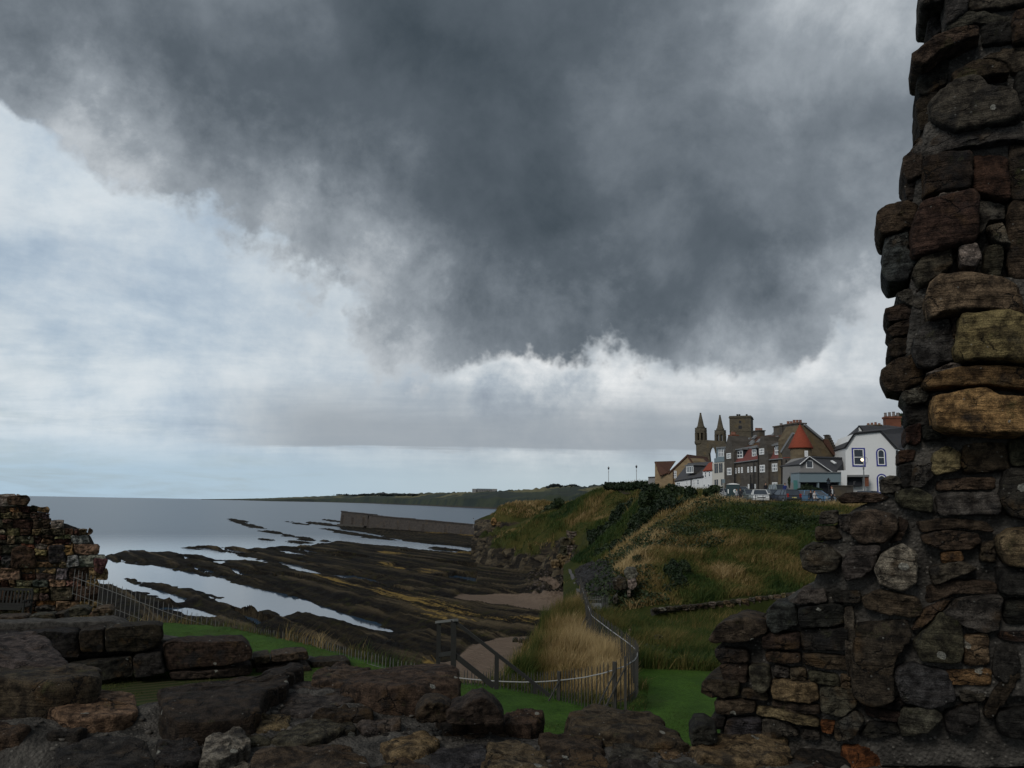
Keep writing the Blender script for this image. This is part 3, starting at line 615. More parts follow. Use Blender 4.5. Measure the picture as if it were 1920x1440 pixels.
def window(pl, x0, y0, x1, y1, root, fw=.07, nv=0, nh=0, back=0.0, frame='trim', sill=False, proud=.05):
    q0, q1, z0, z1 = pl.rect(x0, y0, x1, y1, back); mb = MB(); f, r = back-proud, back-.004
    pl.block(mb, q0, q0+fw, z0, z1, f, r); pl.block(mb, q1-fw, q1, z0, z1, f, r); pl.block(mb, q0+fw, q1-fw, z0, z0+fw, f, r); pl.block(mb, q0+fw, q1-fw, z1-fw, z1, f, r)
    for i in range(nv):
        qm = q0+(q1-q0)*(i+1)/(nv+1); pl.block(mb, qm-fw*.45, qm+fw*.45, z0+fw, z1-fw, f+.008, r)
    for i in range(nh):
        zm = z0+(z1-z0)*(i+1)/(nh+1); pl.block(mb, q0+fw, q1-fw, zm-fw*.4, zm+fw*.4, f+.011, r)
    o = mb.build('window', MT[frame], root)
    g = MB(); pl.block(g, q0+fw, q1-fw, z0+fw, z1-fw, back-.02, back-.006); g.build('pane', MT['glass'], o)
    if sill: g = MB(); pl.block(g, q0-.08, q1+.08, z0-.10, z0-.003, back-.12, r); g.build('sill', MT[frame], o)
    return o
def sheet(mb, pts, th=.18):
    pts = [Vector(p) for p in pts]; n = (pts[1]-pts[0]).cross(pts[2]-pts[0]).normalized()
    if n.z > 0: n = -n
    return mb.prism(pts, n*th)
def chimney(pl, x0, y0, x1, y1, back, depth, root, mat, pots, pot='pot', name='chimney'):
    q0, q1, z0, z1 = pl.rect(x0, y0, x1, y1, back); mb = MB(); cap = (z1-z0)*.14
    pl.block(mb, q0+.1, q1-.1, z0-1.5, z1-cap, back, back+depth); pl.block(mb, q0, q1, z1-cap, z1, back-.1, back+depth+.1)
    c = mb.build(name, MT[mat], root)
    for i in range(pots):
        q = q0+(q1-q0)*(i+.5)/pots; p = pl.at(q, z1, back+depth/2); r = min(.2, (q1-q0)/pots*.36); h = (z1-z0)*.3+.2*((i*7) % 3)/3
        MB().lathe(p, [(z1, r*1.15), (z1+h*.8, r*.9), (z1+h*.85, r*1.1), (z1+h, r*1.05)], 8).build('chimney_pot', MT[pot], c)
    return c
def house(name, label, pl, px, py):
    p = pl.pt(px, py); r = empty(name, (0, 0, 0)); tag(r, label, 'house'); return r
def pr(pl, poly, depth, name, mat, root, back=0.0, parent=None):
    a, v = pl.wall(poly, depth, back); return MB().prism(a, v).build(name, MT[mat], root)
# ------------------------------------------------------------------ the row along the street, receding to the left
LP = Pl(1482, 1377, 105, 118)
c2 = lambda x, y: (1340+x/9, 780+y/9)
c1 = lambda x, y: (1210+x/9, 770+y/9)
c3 = lambda x, y: (1460+x/7.385, 770+y/7.385)
lh = house('stone_house', 'long dark stone house with crow stepped gables, red dormer roof and round corner turret', LP, 1430, 925)
pr(LP, [(1359, 930), (1487, 930), (1487, 858.5), (1376, 868), (1359, 868)], 7.5, 'wall', 'rubble', lh)
pr(LP, [(1358, 930), (1376, 930), (1376, 846), (1372.5, 836), (1371.5, 826), (1368.5, 817), (1365.5, 817), (1362.5, 828), (1361, 838), (1358, 848)], 3.0, 'gable', 'rubble', lh, -.25)
pr(LP, [(1421, 930), (1440.5, 930), (1440.5, 850), (1437.5, 843), (1436, 833), (1433, 826), (1432, 817.5), (1426, 817.5), (1425, 827), (1423, 836), (1421, 848)], 4.0, 'gable', 'rubble', lh, -.3)
mb = MB(); sheet(mb, [LP.pt(1375.5, 868.5, -.1), LP.pt(1421, 861.5, -.1), LP.pt(1421, 837, 1.3), LP.pt(1382, 843, 1.3)]); sheet(mb, [LP.pt(1440, 862.8, -.1), LP.pt(1486, 858, -.1), LP.pt(1475, 831, 1.3), LP.pt(1440, 834.5, 1.3)]); mb.build('mansard_roof', MT['purple'], lh)
mb = MB(); sheet(mb, [LP.pt(1372, 845, 1.25), LP.pt(1480, 829.5, 1.25), LP.pt(1489, 808.5, 5), LP.pt(1390, 823, 5)]); sheet(mb, [LP.at(*LP.sz(1390, 823, 5), 5), LP.at(*LP.sz(1489, 808.5, 5), 5), LP.at(LP.sz(1489, 808.5, 5)[0], 22, 9.5), LP.at(LP.sz(1390, 823, 5)[0], 22, 9.5)]); mb.build('roof', MT['brown'], lh)
mb = MB()
for x0, y0, x1, y1 in ((1382.5, 842.8, 1420.5, 836.2), (1446, 833.5, 1472, 829.5)): mb.bar(LP.pt(x0, y0, 1.1), LP.pt(x1, y1, 1.1), .22, .22)
for x0, y0, x1, y1 in ((1376, 868, 1421, 862), (1440, 862.3, 1484, 858)): mb.bar(LP.pt(x0, y0, -.18), LP.pt(x1, y1, -.18), .13, .13)
mb.build('gutter', MT['lead'], lh)
for x, y0, y1 in ((1377.5, 868, 927), (1413.5, 864, 927), (1421.5, 850, 927), (1465.5, 861, 927), (1474, 862, 927), (1407, 890, 927)):
    MB().tube([LP.pt(x, y0, -.38), LP.pt(x, y1, -.38)], .07, 6).build('drainpipe', MT['black'], lh)
for (x0, y0, x1, y1, nv) in ((775, 1130, 855, 1250, 2), (975, 1120, 1060, 1225, 2), (1150, 1118, 1196, 1230, 1), (565, 1150, 588, 1225, 0), (676, 1148, 698, 1225, 0), (345, 878, 371, 972, 0), (399, 870, 425, 963, 0), (451, 864, 477, 960, 0), (557, 858, 583, 955, 0), (614, 853, 641, 948, 0), (673, 849, 700, 943, 0), (970, 802, 1060, 936, 2), (1140, 790, 1202, 925, 1)):
    window(LP, *c2(x0, y0), *c2(x1, y1), lh, .13, nv, 1)
for (x0, y0, x1, y1) in ((213, 875, 287, 996), (204, 628, 277, 720)): window(LP, *c2(x0, y0), *c2(x1, y1), lh, .13, 2, 1, -.26)
for (x0, y0, x1, y1) in ((765, 825, 850, 950), (755, 548, 837, 650)): window(LP, *c2(x0, y0), *c2(x1, y1), lh, .13, 2, 1, -.31)
mb = MB(); q = LP.rect(*c2(608, 1138), *c2(652, 1225)); LP.block(mb, *q, -.03, -.004); mb.build('door', MT['dark'], lh)
for (x0, y0, x1, y1, nv) in ((378, 585, 478, 712, 1), (634, 560, 706, 688, 1), (1018, 512, 1092, 652, 1)):       # dormers
    q0, q1, z0, z1 = LP.rect(*c2(x0, y0), *c2(x1, y1), .35); mb = MB(); LP.block(mb, q0-.12, q1+.12, z0-.2, z1+.1, .35, 3.2); dm = mb.build('dormer', MT['dark'], lh)
    mb = MB(); LP.block(mb, q0-.3, q1+.3, z1+.103, z1+.28, .05, 3.4); mb.build('dormer_roof', MT['lead'], dm)
    window(LP, *c2(x0, y0), *c2(x1, y1), lh, .13, nv, 1, .35)
for i, (x, y) in enumerate([(1391, 840), (1400, 829), (1407, 833), (1412, 824), (1421, 831), (1449, 818), (1453, 826), (1471, 818), (1470, 824), (1408, 836)]):
    b = 1.25+(843-y)/25*3.4; mb = MB(); p = LP.pt(x, y, b); u = Vector(LP.u); mb.prism([p-u*.35, p+u*.35, Vector(p)+u*.35+Vector((0, 0, .55))-Vector(LP.n)*.55, Vector(p)-u*.35+Vector((0, 0, .55))-Vector(LP.n)*.55], Vector(LP.n)*.14+Vector((0, 0, .14))); mb.build('rooflight', MT['lead'], lh)
GP = Pl(1466, 1575, 104, 106)
a_, v_ = GP.wall([(1485, 930), (1571, 930), (1571, 857), (1556, 823), (1541, 823), (1517, 802), (1509, 797), (1500, 797), (1485, 822)], 1.0); MB().prism(a_, LP.u*3.0).build('gable', MT['warm'], lh)
pr(LP, [(1466, 930), (1487.5, 930), (1487.5, 814), (1466.5, 847)], .9, 'end_wall', 'rubble', lh, -.22)
mb = MB()
for i in range(9): x = 1554.5+i*2.1; y = 821+i*4.3; q = GP.rect(x-1.6, y-4.5, x+1.6, y+1.5); GP.block(mb, *q, -.2, .5)
mb.build('crow_steps', MT['rubble'], lh)
chimney(GP, 1549.5, 815, 1555, 826, .05, .6, lh, 'rubble', 0)
mb = MB(); mb.bar(LP.pt(1465.5, 848, -.1), LP.pt(1488, 812.5, -.1), .35, .3); mb.bar(GP.pt(1508, 796, -.15), GP.pt(1542, 824, -.15), .3, .25); mb.build('skew_stone', MT['lead'], lh)
mb = MB(); sheet(mb, [GP.pt(1541, 824, -.05), GP.pt(1553, 824, -.05), GP.pt(1567, 853, -.5), GP.pt(1563, 853, -.5)]); sheet(mb, [GP.pt(1505, 796, .6), GP.pt(1520, 803, .6), GP.pt(1520, 803, 5), GP.pt(1505, 796, 5)]); mb.build('roof', MT['brown'], lh)
mb = MB(); sheet(mb, [LP.pt(1467, 859, -.3), LP.pt(1484, 857.5, -.3), LP.pt(1484, 846, .8), LP.pt(1481, 846, .8)]); mb.build('porch_roof', MT['red'], lh)
chimney(LP, 1449.5, 798, 1467, 814, 4.4, 1.2, lh, 'rubble', 1, 'greyp'); chimney(LP, 1467.5, 794, 1496, 812, 4.6, 1.4, lh, 'rubble', 5)
chimney(LP, 1411, 807, 1424, 820, 5.2, 1.0, lh, 'rubble', 3); chimney(LP, 1366, 815, 1374, 832, 1.5, 1.0, lh, 'brick', 2)
d = 101.0; pxm = d/1500; tc = P(1503, 880, d); zt = P(1503, 839.5, d)[2]
MB().lathe(tc, [(14, 19*pxm), (zt, 19*pxm)], 24).build('turret', MT['warm'], lh, True)
rf = MB().lathe(tc, [(zt-.12, 22*pxm), (zt+.02, 22.3*pxm), (P(1502, 818, d)[2], 12*pxm), (P(1501, 795, d)[2], .6*pxm), (P(1501, 793, d)[2], .1)], 28).build('turret_roof', MT['red'], lh, True)
MB().lathe(tc, [(P(1501, 796, d)[2], .10), (P(1501, 787, d)[2], .04)], 6).build('finial', MT['black'], rf)
TP = Pl(1484, 1522, d-19*pxm-.05, d-19*pxm-.05)
window(TP, 1508.5, 845, 1514.8, 856.5, lh, .12, 1, 0)
# modern white house with blue-grey upper storey
wm = house('modern_house', 'tall cream house with slit windows under a blue grey top storey', LP, 1346, 920)
pr(LP, [(1335.6, 925), (1358, 925), (1358, 865), (1335.6, 867.5)], 6.5, 'wall', 'cream', wm)
pr(LP, [(1339, 867), (1358.5, 865), (1358.5, 857.5), (1339, 859.5)], 6.0, 'balcony', 'bluegrey', wm, -.1)
pr(LP, [(1343.5, 859), (1362, 858), (1362, 839.5), (1343.5, 840.5)], 5.0, 'upper_storey', 'bluegrey', wm, .35)
pr(LP, [(1342.5, 840.6), (1363.5, 839.6), (1363.5, 837.2), (1342.5, 838.2)], 5.6, 'roof', 'lead', wm, .05)
for x0, y0, x1, y1, f in ((1347.5, 841.5, 1350.4, 856, 'blue'), (1350.8, 841.5, 1353.6, 856, 'blue'), (1354, 841.2, 1356.8, 856, 'blue'), (1357.2, 841, 1360, 856, 'blue')): window(LP, x0, y0, x1, y1, wm, .08, 0, 1, .35, 'trim')
for x0, y0, x1, y1 in ((1340, 869.5, 1342.8, 887), (1343.8, 869.2, 1346.4, 886.8), (1348.6, 868.8, 1351.3, 886), (1352.3, 868.5, 1354.8, 885.5), (1340.3, 899.5, 1342.6, 910), (1344, 899, 1346.4, 910), (1352.4, 898.5, 1354.9, 910)): window(LP, x0, y0, x1, y1, wm, .05, 0, 0, 0, 'dark')
# small white house with red roof
sh = house('small_white_house', 'narrow white house with red tiled roof between cottage and cream house', LP, 1326, 920)
pr(LP, [(1317.8, 925), (1335.3, 925), (1335.3, 880), (1317.8, 882)], 5.5, 'wall', 'white', sh, .05)
mb = MB(); sheet(mb, [LP.pt(1317.4, 882.6, -.15), LP.pt(1335.4, 880.6, -.15), LP.pt(1335.4, 866.2, 3.0), LP.pt(1329, 868, 3.0)]); sheet(mb, [LP.pt(1329, 868, 3.0), LP.pt(1335.4, 866.2, 3.0), LP.pt(1336, 880, 6), LP.pt(1320, 882, 6)]); mb.build('roof', MT['red'], sh)
for r_ in ((1321.6, 884.2, 1325, 896), (1328.9, 883.2, 1332.3, 894), (1319.3, 907.5, 1322.3, 919), (1327.3, 907, 1330.6, 919)): window(LP, *r_, sh, .1, 0, 1, .05)
# white cottage with slate roof and dormer
ct = house('white_cottage', 'white cottage with long slate roof and a single white box dormer', LP, 1300, 920)
pr(LP, [(1266, 927), (1317.6, 927), (1317.6, 894), (1266, 901)], 6.0, 'wall', 'white', ct, .1)
mb = MB(); sheet(mb, [LP.pt(1263.5, 902, -.15), LP.pt(1318, 893.2, -.15), LP.pt(1336, 865.5, 3.3), LP.pt(1290, 868.3, 3.3)]); sheet(mb, [LP.pt(1290, 868.3, 3.3), LP.pt(1336, 865.5, 3.3), LP.pt(1326, 890, 6.6), LP.pt(1272, 898, 6.6)]); mb.build('roof', MT['slate'], ct)
mb = MB(); q = LP.rect(1287, 873.5, 1300.4, 887, .3); LP.block(mb, q[0]-.1, q[1]+.1, q[2]-.1, q[3]+.05, .3, 4); dm = mb.build('dormer', MT['slate'], ct); mb = MB(); LP.block(mb, q[0]-.3, q[1]+.3, q[3]+.053, q[3]+.2, .1, 4.1); mb.build('dormer_roof', MT['lead'], dm)
window(LP, 1287, 873.5, 1300.4, 887, ct, .16, 3, 0, .3)
for r_ in ((1286.5, 899, 1289.5, 909), (1300, 898.5, 1303, 909), (1307, 898.2, 1311.5, 909), (1268.5, 904, 1276, 912)): window(LP, *r_, ct, .1, 1, 1, .1)
MB().tube([LP.pt(1295.5, 896, -.05), LP.pt(1295.5, 925, -.05)], .07, 6).build('drainpipe', MT['black'], ct)
# tan house
TN = Pl(1253, 1300, 146, 143)
tn = house('tan_house', 'tan sandstone house with steep brown tiled gable at the far end of the row', TN, 1275, 915)
pr(TN, [(1252.5, 925), (1302, 925), (1302, 872), (1299.5, 864), (1288.5, 853), (1252.5, 886)], 6.0, 'gable', 'tan', tn)
mb = MB(); sheet(mb, [TN.pt(1251.5, 887, -.25), TN.pt(1288.5, 851.8, -.25), TN.at(*TN.sz(1288.5, 851.8), 8.5), TN.at(*TN.sz(1251.5, 887), 8.5)], .25); sheet(mb, [TN.pt(1288.5, 851.8, -.25), TN.pt(1302, 871.5, -.25), TN.at(*TN.sz(1302, 871.5), 8.5), TN.at(*TN.sz(1288.5, 851.8), 8.5)], .25); mb.build('roof', MT['brown'], tn)
pr(TN, [(1228, 918), (1254, 925), (1254, 884.5), (1240, 891), (1228, 870)], 5.0, 'wall', 'tan', tn, .4)
mb = MB(); sheet(mb, [TN.pt(1227.5, 865.3, 1.0), TN.pt(1267, 864.2, 5), TN.pt(1252, 886, .1), TN.pt(1238, 891.5, -.3)], .2); mb.build('wing_roof', MT['brown'], tn)
window(TN, 1262.3, 883, 1268.6, 896.5, tn, .1, 1, 3)
for i in range(4): window(TN, 1241+i*2.8, 888.5-i*1.1, 1242.6+i*2.8, 892-i*1.1, tn, .06, 0, 0, .4)
MB().tube([TN.pt(1262, 878, -.1), TN.pt(1263, 925, -.1)], .09, 6).build('drainpipe', MT['brown'], tn)
FL = Pl(1214, 1229, 158, 156)
fl = house('grey_outhouse', 'low grey flat topped outhouse left of the tan house', FL, 1221, 910)
pr(FL, [(1215.5, 915), (1228.5, 915), (1228.5, 895), (1215.5, 895.5)], 4, 'wall', 'grey', fl); pr(FL, [(1215, 895.6), (1229, 895), (1229, 893.4), (1215, 894)], 4.3, 'roof', 'slate', fl, -.15)
# grey gabled house with garage
GG = Pl(1498, 1590, 96, 96.5)
gg = house('grey_gabled_house', 'grey rendered house with white bargeboards above a blue grey garage front', GG, 1540, 925)
pr(GG, [(1500, 930), (1562, 930), (1562, 885.5), (1517.5, 856.5), (1500.5, 870)], 5.0, 'wall', 'grey', gg)
mb = MB(); sheet(mb, [GG.pt(1516.5, 855, -.3), GG.pt(1564, 886.5, -.3), GG.pt(1592, 884, 6.0), GG.pt(1589, 857.8, 6.0)], .2); sheet(mb, [GG.pt(1516.5, 855, -.3), GG.pt(1499.5, 870.2, -.3), GG.at(*GG.sz(1499.5, 870.2), 6), GG.pt(1589, 857.8, 6.0)], .2); rf = mb.build('roof', MT['slate'], gg)
mb = MB(); mb.bar(GG.pt(1499.5, 870.8, -.33), GG.pt(1517.5, 855.6, -.33), .06, .2, (0, 1, 0)); mb.bar(GG.pt(1517.5, 855.6, -.36), GG.pt(1563, 887, -.36), .06, .2, (0, 1, 0)); mb.build('bargeboard', MT['trim'], gg)
mb = MB(); sheet(mb, [GG.pt(1557.5, 863.5, 1.95), GG.pt(1561, 863, 2.1), GG.pt(1569, 868, 1.85), GG.pt(1565, 868.8, 1.7)], .1); mb.build('rooflight', MT['trim'], rf)
window(GG, 1511.3, 863.3, 1524.3, 878, gg, .09, 0, 0)
pr(GG, [(1498.6, 904), (1577, 904), (1577, 886.3), (1498.6, 886.3)], 2.3, 'garage_fascia', 'bluegrey', gg, -2.0)
pr(GG, [(1498.2, 886.4), (1577.4, 886.4), (1577.4, 884.8), (1498.2, 884.8)], 2.6, 'flat_roof', 'lead', gg, -2.15)
pr(GG, [(1501.5, 930), (1575, 930), (1575, 904), (1501.5, 904)], .2, 'garage_door_or_shade', 'dark', gg, -1.2)  # dark sheet painted as the shade in the open recess under the fascia
for x in (1499.8, 1535, 1575.5): mb = MB(); q = GG.rect(x-1.2, 904.2, x+1.2, 930, -1.9); GG.block(mb, *q, -1.9, -1.5); mb.build('pier', MT['bluegrey'], gg)
pr(GG, [(1577.6, 912), (1588, 912), (1588, 882), (1577.6, 882)], 1.0, 'link_wall', 'trim', gg, .3)
td = MB(); q = GG.rect(1488.3, 900.5, 1500.3, 922, -1.5); GG.block(td, *q, -1.5, -1.42); tag(td.build('garden_door', MT['teal']), 'teal painted garden door between dark house and garage', 'door')
# white house with blue window surrounds
WH = Pl(1586, 1690, 100, 99)
wh = house('white_house', 'white house with royal blue window surrounds and brick chimney', WH, 1635, 925)
pr(WH, [(1585.5, 945), (1681, 945), (1679.5, 839), (1651, 808.5), (1601.5, 813.5), (1585.5, 838)], 8.0, 'wall', 'white', wh)
mb = MB(); sheet(mb, [WH.pt(1650.5, 807, -.2), WH.pt(1681.5, 841, -.2), WH.pt(1725, 850, 4), WH.pt(1720, 803.5, 4)], .2); sheet(mb, [WH.pt(1601.5, 812, -.2), WH.pt(1650.5, 807, -.2), WH.pt(1700, 800, 3.2), WH.pt(1618, 806.5, 2.0)], .2); sheet(mb, [WH.pt(1583.5, 839, -.2), WH.pt(1601.5, 812, -.2), WH.pt(1611, 797.5, 2), WH.at(*WH.sz(1583.5, 839), 8)], .2)
sheet(mb, [WH.pt(1611, 797.5, 2.0), WH.pt(1619, 807, 2.0), WH.pt(1700, 802, 4), WH.pt(1690, 797, 5)], .15); mb.build('roof', MT['slate'], wh)
pr(WH, [(1681, 945), (1728, 945), (1722, 852), (1681, 844)], 6.0, 'wing_wall', 'white', wh, 2.0)
pr(WH, [(1602, 812.5), (1617.5, 810), (1610.3, 798.6)], .3, 'gablet', 'white', wh, 1.2)
mb = MB(); mb.bar(WH.pt(1583.5, 839.2, -.22), WH.pt(1601.5, 812.8, -.22), .08, .18, (0, 1, 0)); mb.bar(WH.pt(1601.5, 812.8, -.25), WH.pt(1651, 807.6, -.25), .08, .16); mb.bar(WH.pt(1651, 807.6, -.22), WH.pt(1681.5, 840.6, -.22), .08, .18, (0, 1, 0)); mb.bar(WH.pt(1601.5, 813.5, 1.1), WH.pt(1610.3, 798, 1.1), .08, .12, (0, 1, 0)); mb.bar(WH.pt(1610.3, 798, 1.1), WH.pt(1618.5, 810, 1.1), .08, .12, (0, 1, 0)); mb.build('bargeboard', MT['black'], wh)
MB().tube([WH.pt(1682, 842, -.15), WH.pt(1683.5, 925, -.15)], .06, 6).build('drainpipe', MT['black'], wh)
def arched(pl, x0, y0, x1, y1, root, nm='window'):
    q0, q1, z0, z1 = pl.rect(x0, y0, x1, y1); r = (q1-q0)/2; qc = (q0+q1)/2
    def arch(i): return [(q0+i, z0+i)]+[(qc-(r-i)*math.cos(t), z1-r+(r-i)*math.sin(t)) for t in np.linspace(0, math.pi, 9)]+[(q1-i, z0+i)]
    def ring(i0, i1, f, b, name, mat, par):
        A_, B_ = arch(i0), arch(i1); mb = MB()
        for k in range(len(A_)):
            k2 = (k+1) % len(A_); mb.quadbox([pl.at(*A_[k], f), pl.at(*A_[k2], f), pl.at(*B_[k2], f), pl.at(*B_[k], f), pl.at(*A_[k], b), pl.at(*A_[k2], b), pl.at(*B_[k2], b), pl.at(*B_[k], b)])
        return mb.build(name, MT[mat], par)
    w_ = ring(0, .16, -.05, -.003, nm, 'blue', root); fr = ring(.16, .27, -.04, -.003, 'frame', 'trim', w_)
    zm = z0+(z1-z0)*.48; mb = MB(); pl.block(mb, q0+.27, q1-.27, zm-.04, zm+.04, -.045, -.003); mb.build('sash_bar', MT['trim'], w_)
    MB().prism([pl.at(*p, -.02) for p in arch(.27)], -pl.n*.015).build('pane', MT['glass'], w_)
arched(WH, 1642.8, 840, 1661.6, 874.3, wh); arched(WH, 1644, 888.3, 1663.5, 925, wh)
q0, q1, z0, z1 = WH.rect(1597.3, 839.8, 1622.3, 875)
mb = MB(); WH.block(mb, q0, q0+.17, z0, z1, -.05, -.003); WH.block(mb, q1-.17, q1, z0, z1, -.05, -.003); WH.block(mb, q0+.17, q1-.17, z0, z0+.17, -.05, -.003); WH.block(mb, q0+.17, q1-.17, z1-.15, z1, -.05, -.003); su = mb.build('window', MT['blue'], wh)
mb = MB(); a, b, c, e = q0+.17, q1-.17, z0+.17, z1-.15; WH.block(mb, a, a+.11, c, e, -.04, -.003); WH.block(mb, b-.11, b, c, e, -.04, -.003); WH.block(mb, a+.11, b-.11, c, c+.13, -.04, -.003); WH.block(mb, a+.11, b-.11, e-.09, e, -.04, -.003); zm = (c+e)/2; WH.block(mb, a+.11, b-.11, zm-.04, zm+.04, -.045, -.003); mb.build('frame', MT['trim'], su)
mb = MB(); WH.block(mb, a+.11, b-.11, c+.13, e-.09, -.02, -.006); mb.build('pane', MT['glass'], su)
pr(WH, [(1577.5, 894), (1630, 894), (1630, 890.2), (1577.5, 890.6)], 1.5, 'porch_roof', 'lead', wh, -1.4)
pr(WH, [(1579.5, 912), (1616.5, 912), (1616.5, 894.2), (1579.5, 894.2)], .2, 'garage_door_or_shade', 'dark', wh, -.6)
pr(WH, [(1621, 912), (1629, 912), (1629, 894.2), (1621, 894.2)], .4, 'side_panel', 'brick', wh, -1.2)
pr(WH, [(1577.6, 925), (1580.4, 925), (1580.4, 894.2), (1577.6, 894.2)], .4, 'post', 'trim', wh, -1.3)
mb = MB()
for a_, b_ in (((1601, 909), (1601, 902.5)), ((1600.9, 902.6), (1604.5, 902.6)), ((1600.9, 905.5), (1603, 905.5))): mb.bar(WH.pt(*a_, -.68), WH.pt(*b_, -.68), .05)
mb.build('door_sign', MT['lead'], wh)
chimney(WH, 1627, 796, 1654.5, 806.5, 3.0, 1.0, wh, 'warm', 4); chimney(WH, 1660, 780.5, 1691, 806, 4.0, 1.3, wh, 'brick', 4, 'greyp')
gw = Pl(1560, 1600, 93, 93.5)
gwo = empty('garden_wall'); tag(gwo, 'low rubble garden wall in front of the white house porch', 'wall'); pr(gw, [(1564, 935), (1600, 935), (1600, 912), (1564, 911.5)], .45, 'wall', 'rubble', gwo); pr(gw, [(1563.6, 911.6), (1600.4, 912.1), (1600.4, 910.2), (1563.6, 909.8)], .6, 'coping', 'rubble', gwo, -.07)
# ------------------------------------------------------------------ cathedral ruin and square tower beyond
d = 290.0; m_ = d/1500
cg = tag(empty('cathedral_gable'), 'ruined cathedral gable with two pointed turrets and open arch', 'ruin')
zc = lambda px, py: P(px, py, d)[2]
def turret(cx, yb, ycorn, ybel, ybelt, yneck, ytip, hw):
    c = P(cx, 850, d); r = hw*m_
    MB().lathe(c, [(zc(cx, yb), r*1.0), (zc(cx, 862), r*1.0), (zc(cx, 859), r*.86), (zc(cx, ycorn+7), r*.86), (zc(cx, ycorn+4), r*1.06), (zc(cx, ycorn), r*1.12), (zc(cx, ycorn-1.5), r)], 8, R(22.5)).build('turret_shaft', MT['ruin'], cg)
    mb = MB(); z0, z1 = zc(cx, ycorn-1.5), zc(cx, ybel)
    for k in range(8):
        t = R(22.5+45*k); p = np.array([c[0]+r*.86*math.cos(t), c[1]+r*.86*math.sin(t), 0]); mb.bar((p[0], p[1], z0), (p[0], p[1], z1), r*.30, r*.30, (math.cos(t), math.sin(t), 0))
    mb.build('belfry', MT['ruin'], cg)
    MB().lathe(c, [(z1-.2, r*.96), (z1+.6, r*1.02), (zc(cx, ybelt), r*.98), (zc(cx, ybelt-1), r*1.04), (zc(cx, yneck+4), r*.62), (zc(cx, yneck+3), r*.72), (zc(cx, yneck), r*.70), (zc(cx, yneck-.5), r*.58), (zc(cx, ytip+2), r*.14), (zc(cx, ytip+1.6), r*.18), (zc(cx, ytip), r*.10)], 8, R(22.5)).build('spire', MT['ruin'], cg)
turret(1314.8, 880, 828, 811.5, 803.5, 800, 774, 11.0); turret(1351.3, 880, 829, 814.5, 808, 803.5, 778, 10.6)
CP = Pl(1300, 1370, d, d-6)
arch = [(1330.8, 880), (1331, 864), (1329.6, 850), (1331.5, 842), (1335.5, 835.8), (1340.5, 840.5), (1342.8, 850), (1342.5, 880)]
pr(CP, [(1310, 880)]+arch+[(1356, 880), (1362.5, 834), (1357, 828), (1342.5, 827), (1339, 825.8), (1326, 825), (1312, 826)], 2.2, 'wall', 'ruin', cg, -.6)
mb = MB(); tt = [(1329.6, 850), (1331.5, 842), (1335.5, 835.8), (1340.5, 840.5), (1342.8, 850)]
for a_, b_ in zip(tt, tt[1:]): mb.bar(CP.pt(*a_, -.75), CP.pt(*b_, -.75), .5, .5, (0, 1, 0))
mb.build('arch_moulding', MT['ruin'], cg)
d = 300.0; m_ = d/1500
st = tag(empty('square_tower'), 'square medieval stone tower with parapet behind the long stone house', 'tower')
c = P(1391.5, 850, d); r = 22.0*m_*1.24; rot = R(22)
zt = P(1391, 786.0, d)[2]
MB().lathe(c, [(12, r), (zt, r)], 4, rot).build('shaft', MT['ruin'], st)
MB().lathe(c, [(zt-.1, r*1.0), (zt+.1, r*1.06), (zt+.35, r*1.07), (zt+.4, r*1.02), (P(1391, 781.5, d)[2], r*1.02)], 4, rot).build('parapet', MT['ruin'], st)
k4 = [np.array([c[0]+r*math.cos(rot+k*math.pi/2), c[1]+r*math.sin(rot+k*math.pi/2), 0]) for k in range(4)]
for kA, kB in ((2, 3), (3, 0)):
    tp = Pl(k4[kA], k4[kB], 0, 0); L = np.linalg.norm(k4[kB]-k4[kA])
    for q in (.46, .54):
        mb = MB()
        a0 = P(1391, 806, d)[2]; a1 = P(1391, 800, d)[2]; tp.block(mb, L*q-.28, L*q+.28, a0, a1, -.03, .02); mb.build('lancet_window', MT['dark'], st)
    mb = MB(); a0 = P(1391, 795.5, d)[2]; a1 = P(1391, 790.5, d)[2]; tp.block(mb, L*.5-.4, L*.5+.4, a0, a1, -.03, .02); mb.build('window', MT['dark'], st)
    mb = MB(); tp.block(mb, -.05, L+.05, P(1391, 811, d)[2], P(1391, 810, d)[2], -.15, .02); mb.build('string_course', MT['ruin'], st)
for x in (1381.5, 1385.5, 1399): p = P(x, 781.5, d); MB().box(p[0]-.3, p[0]+.3, c[1]-1, c[1]-.5, p[2]-.3, p[2]+.9).build('viewing_post', MT['black'], st)
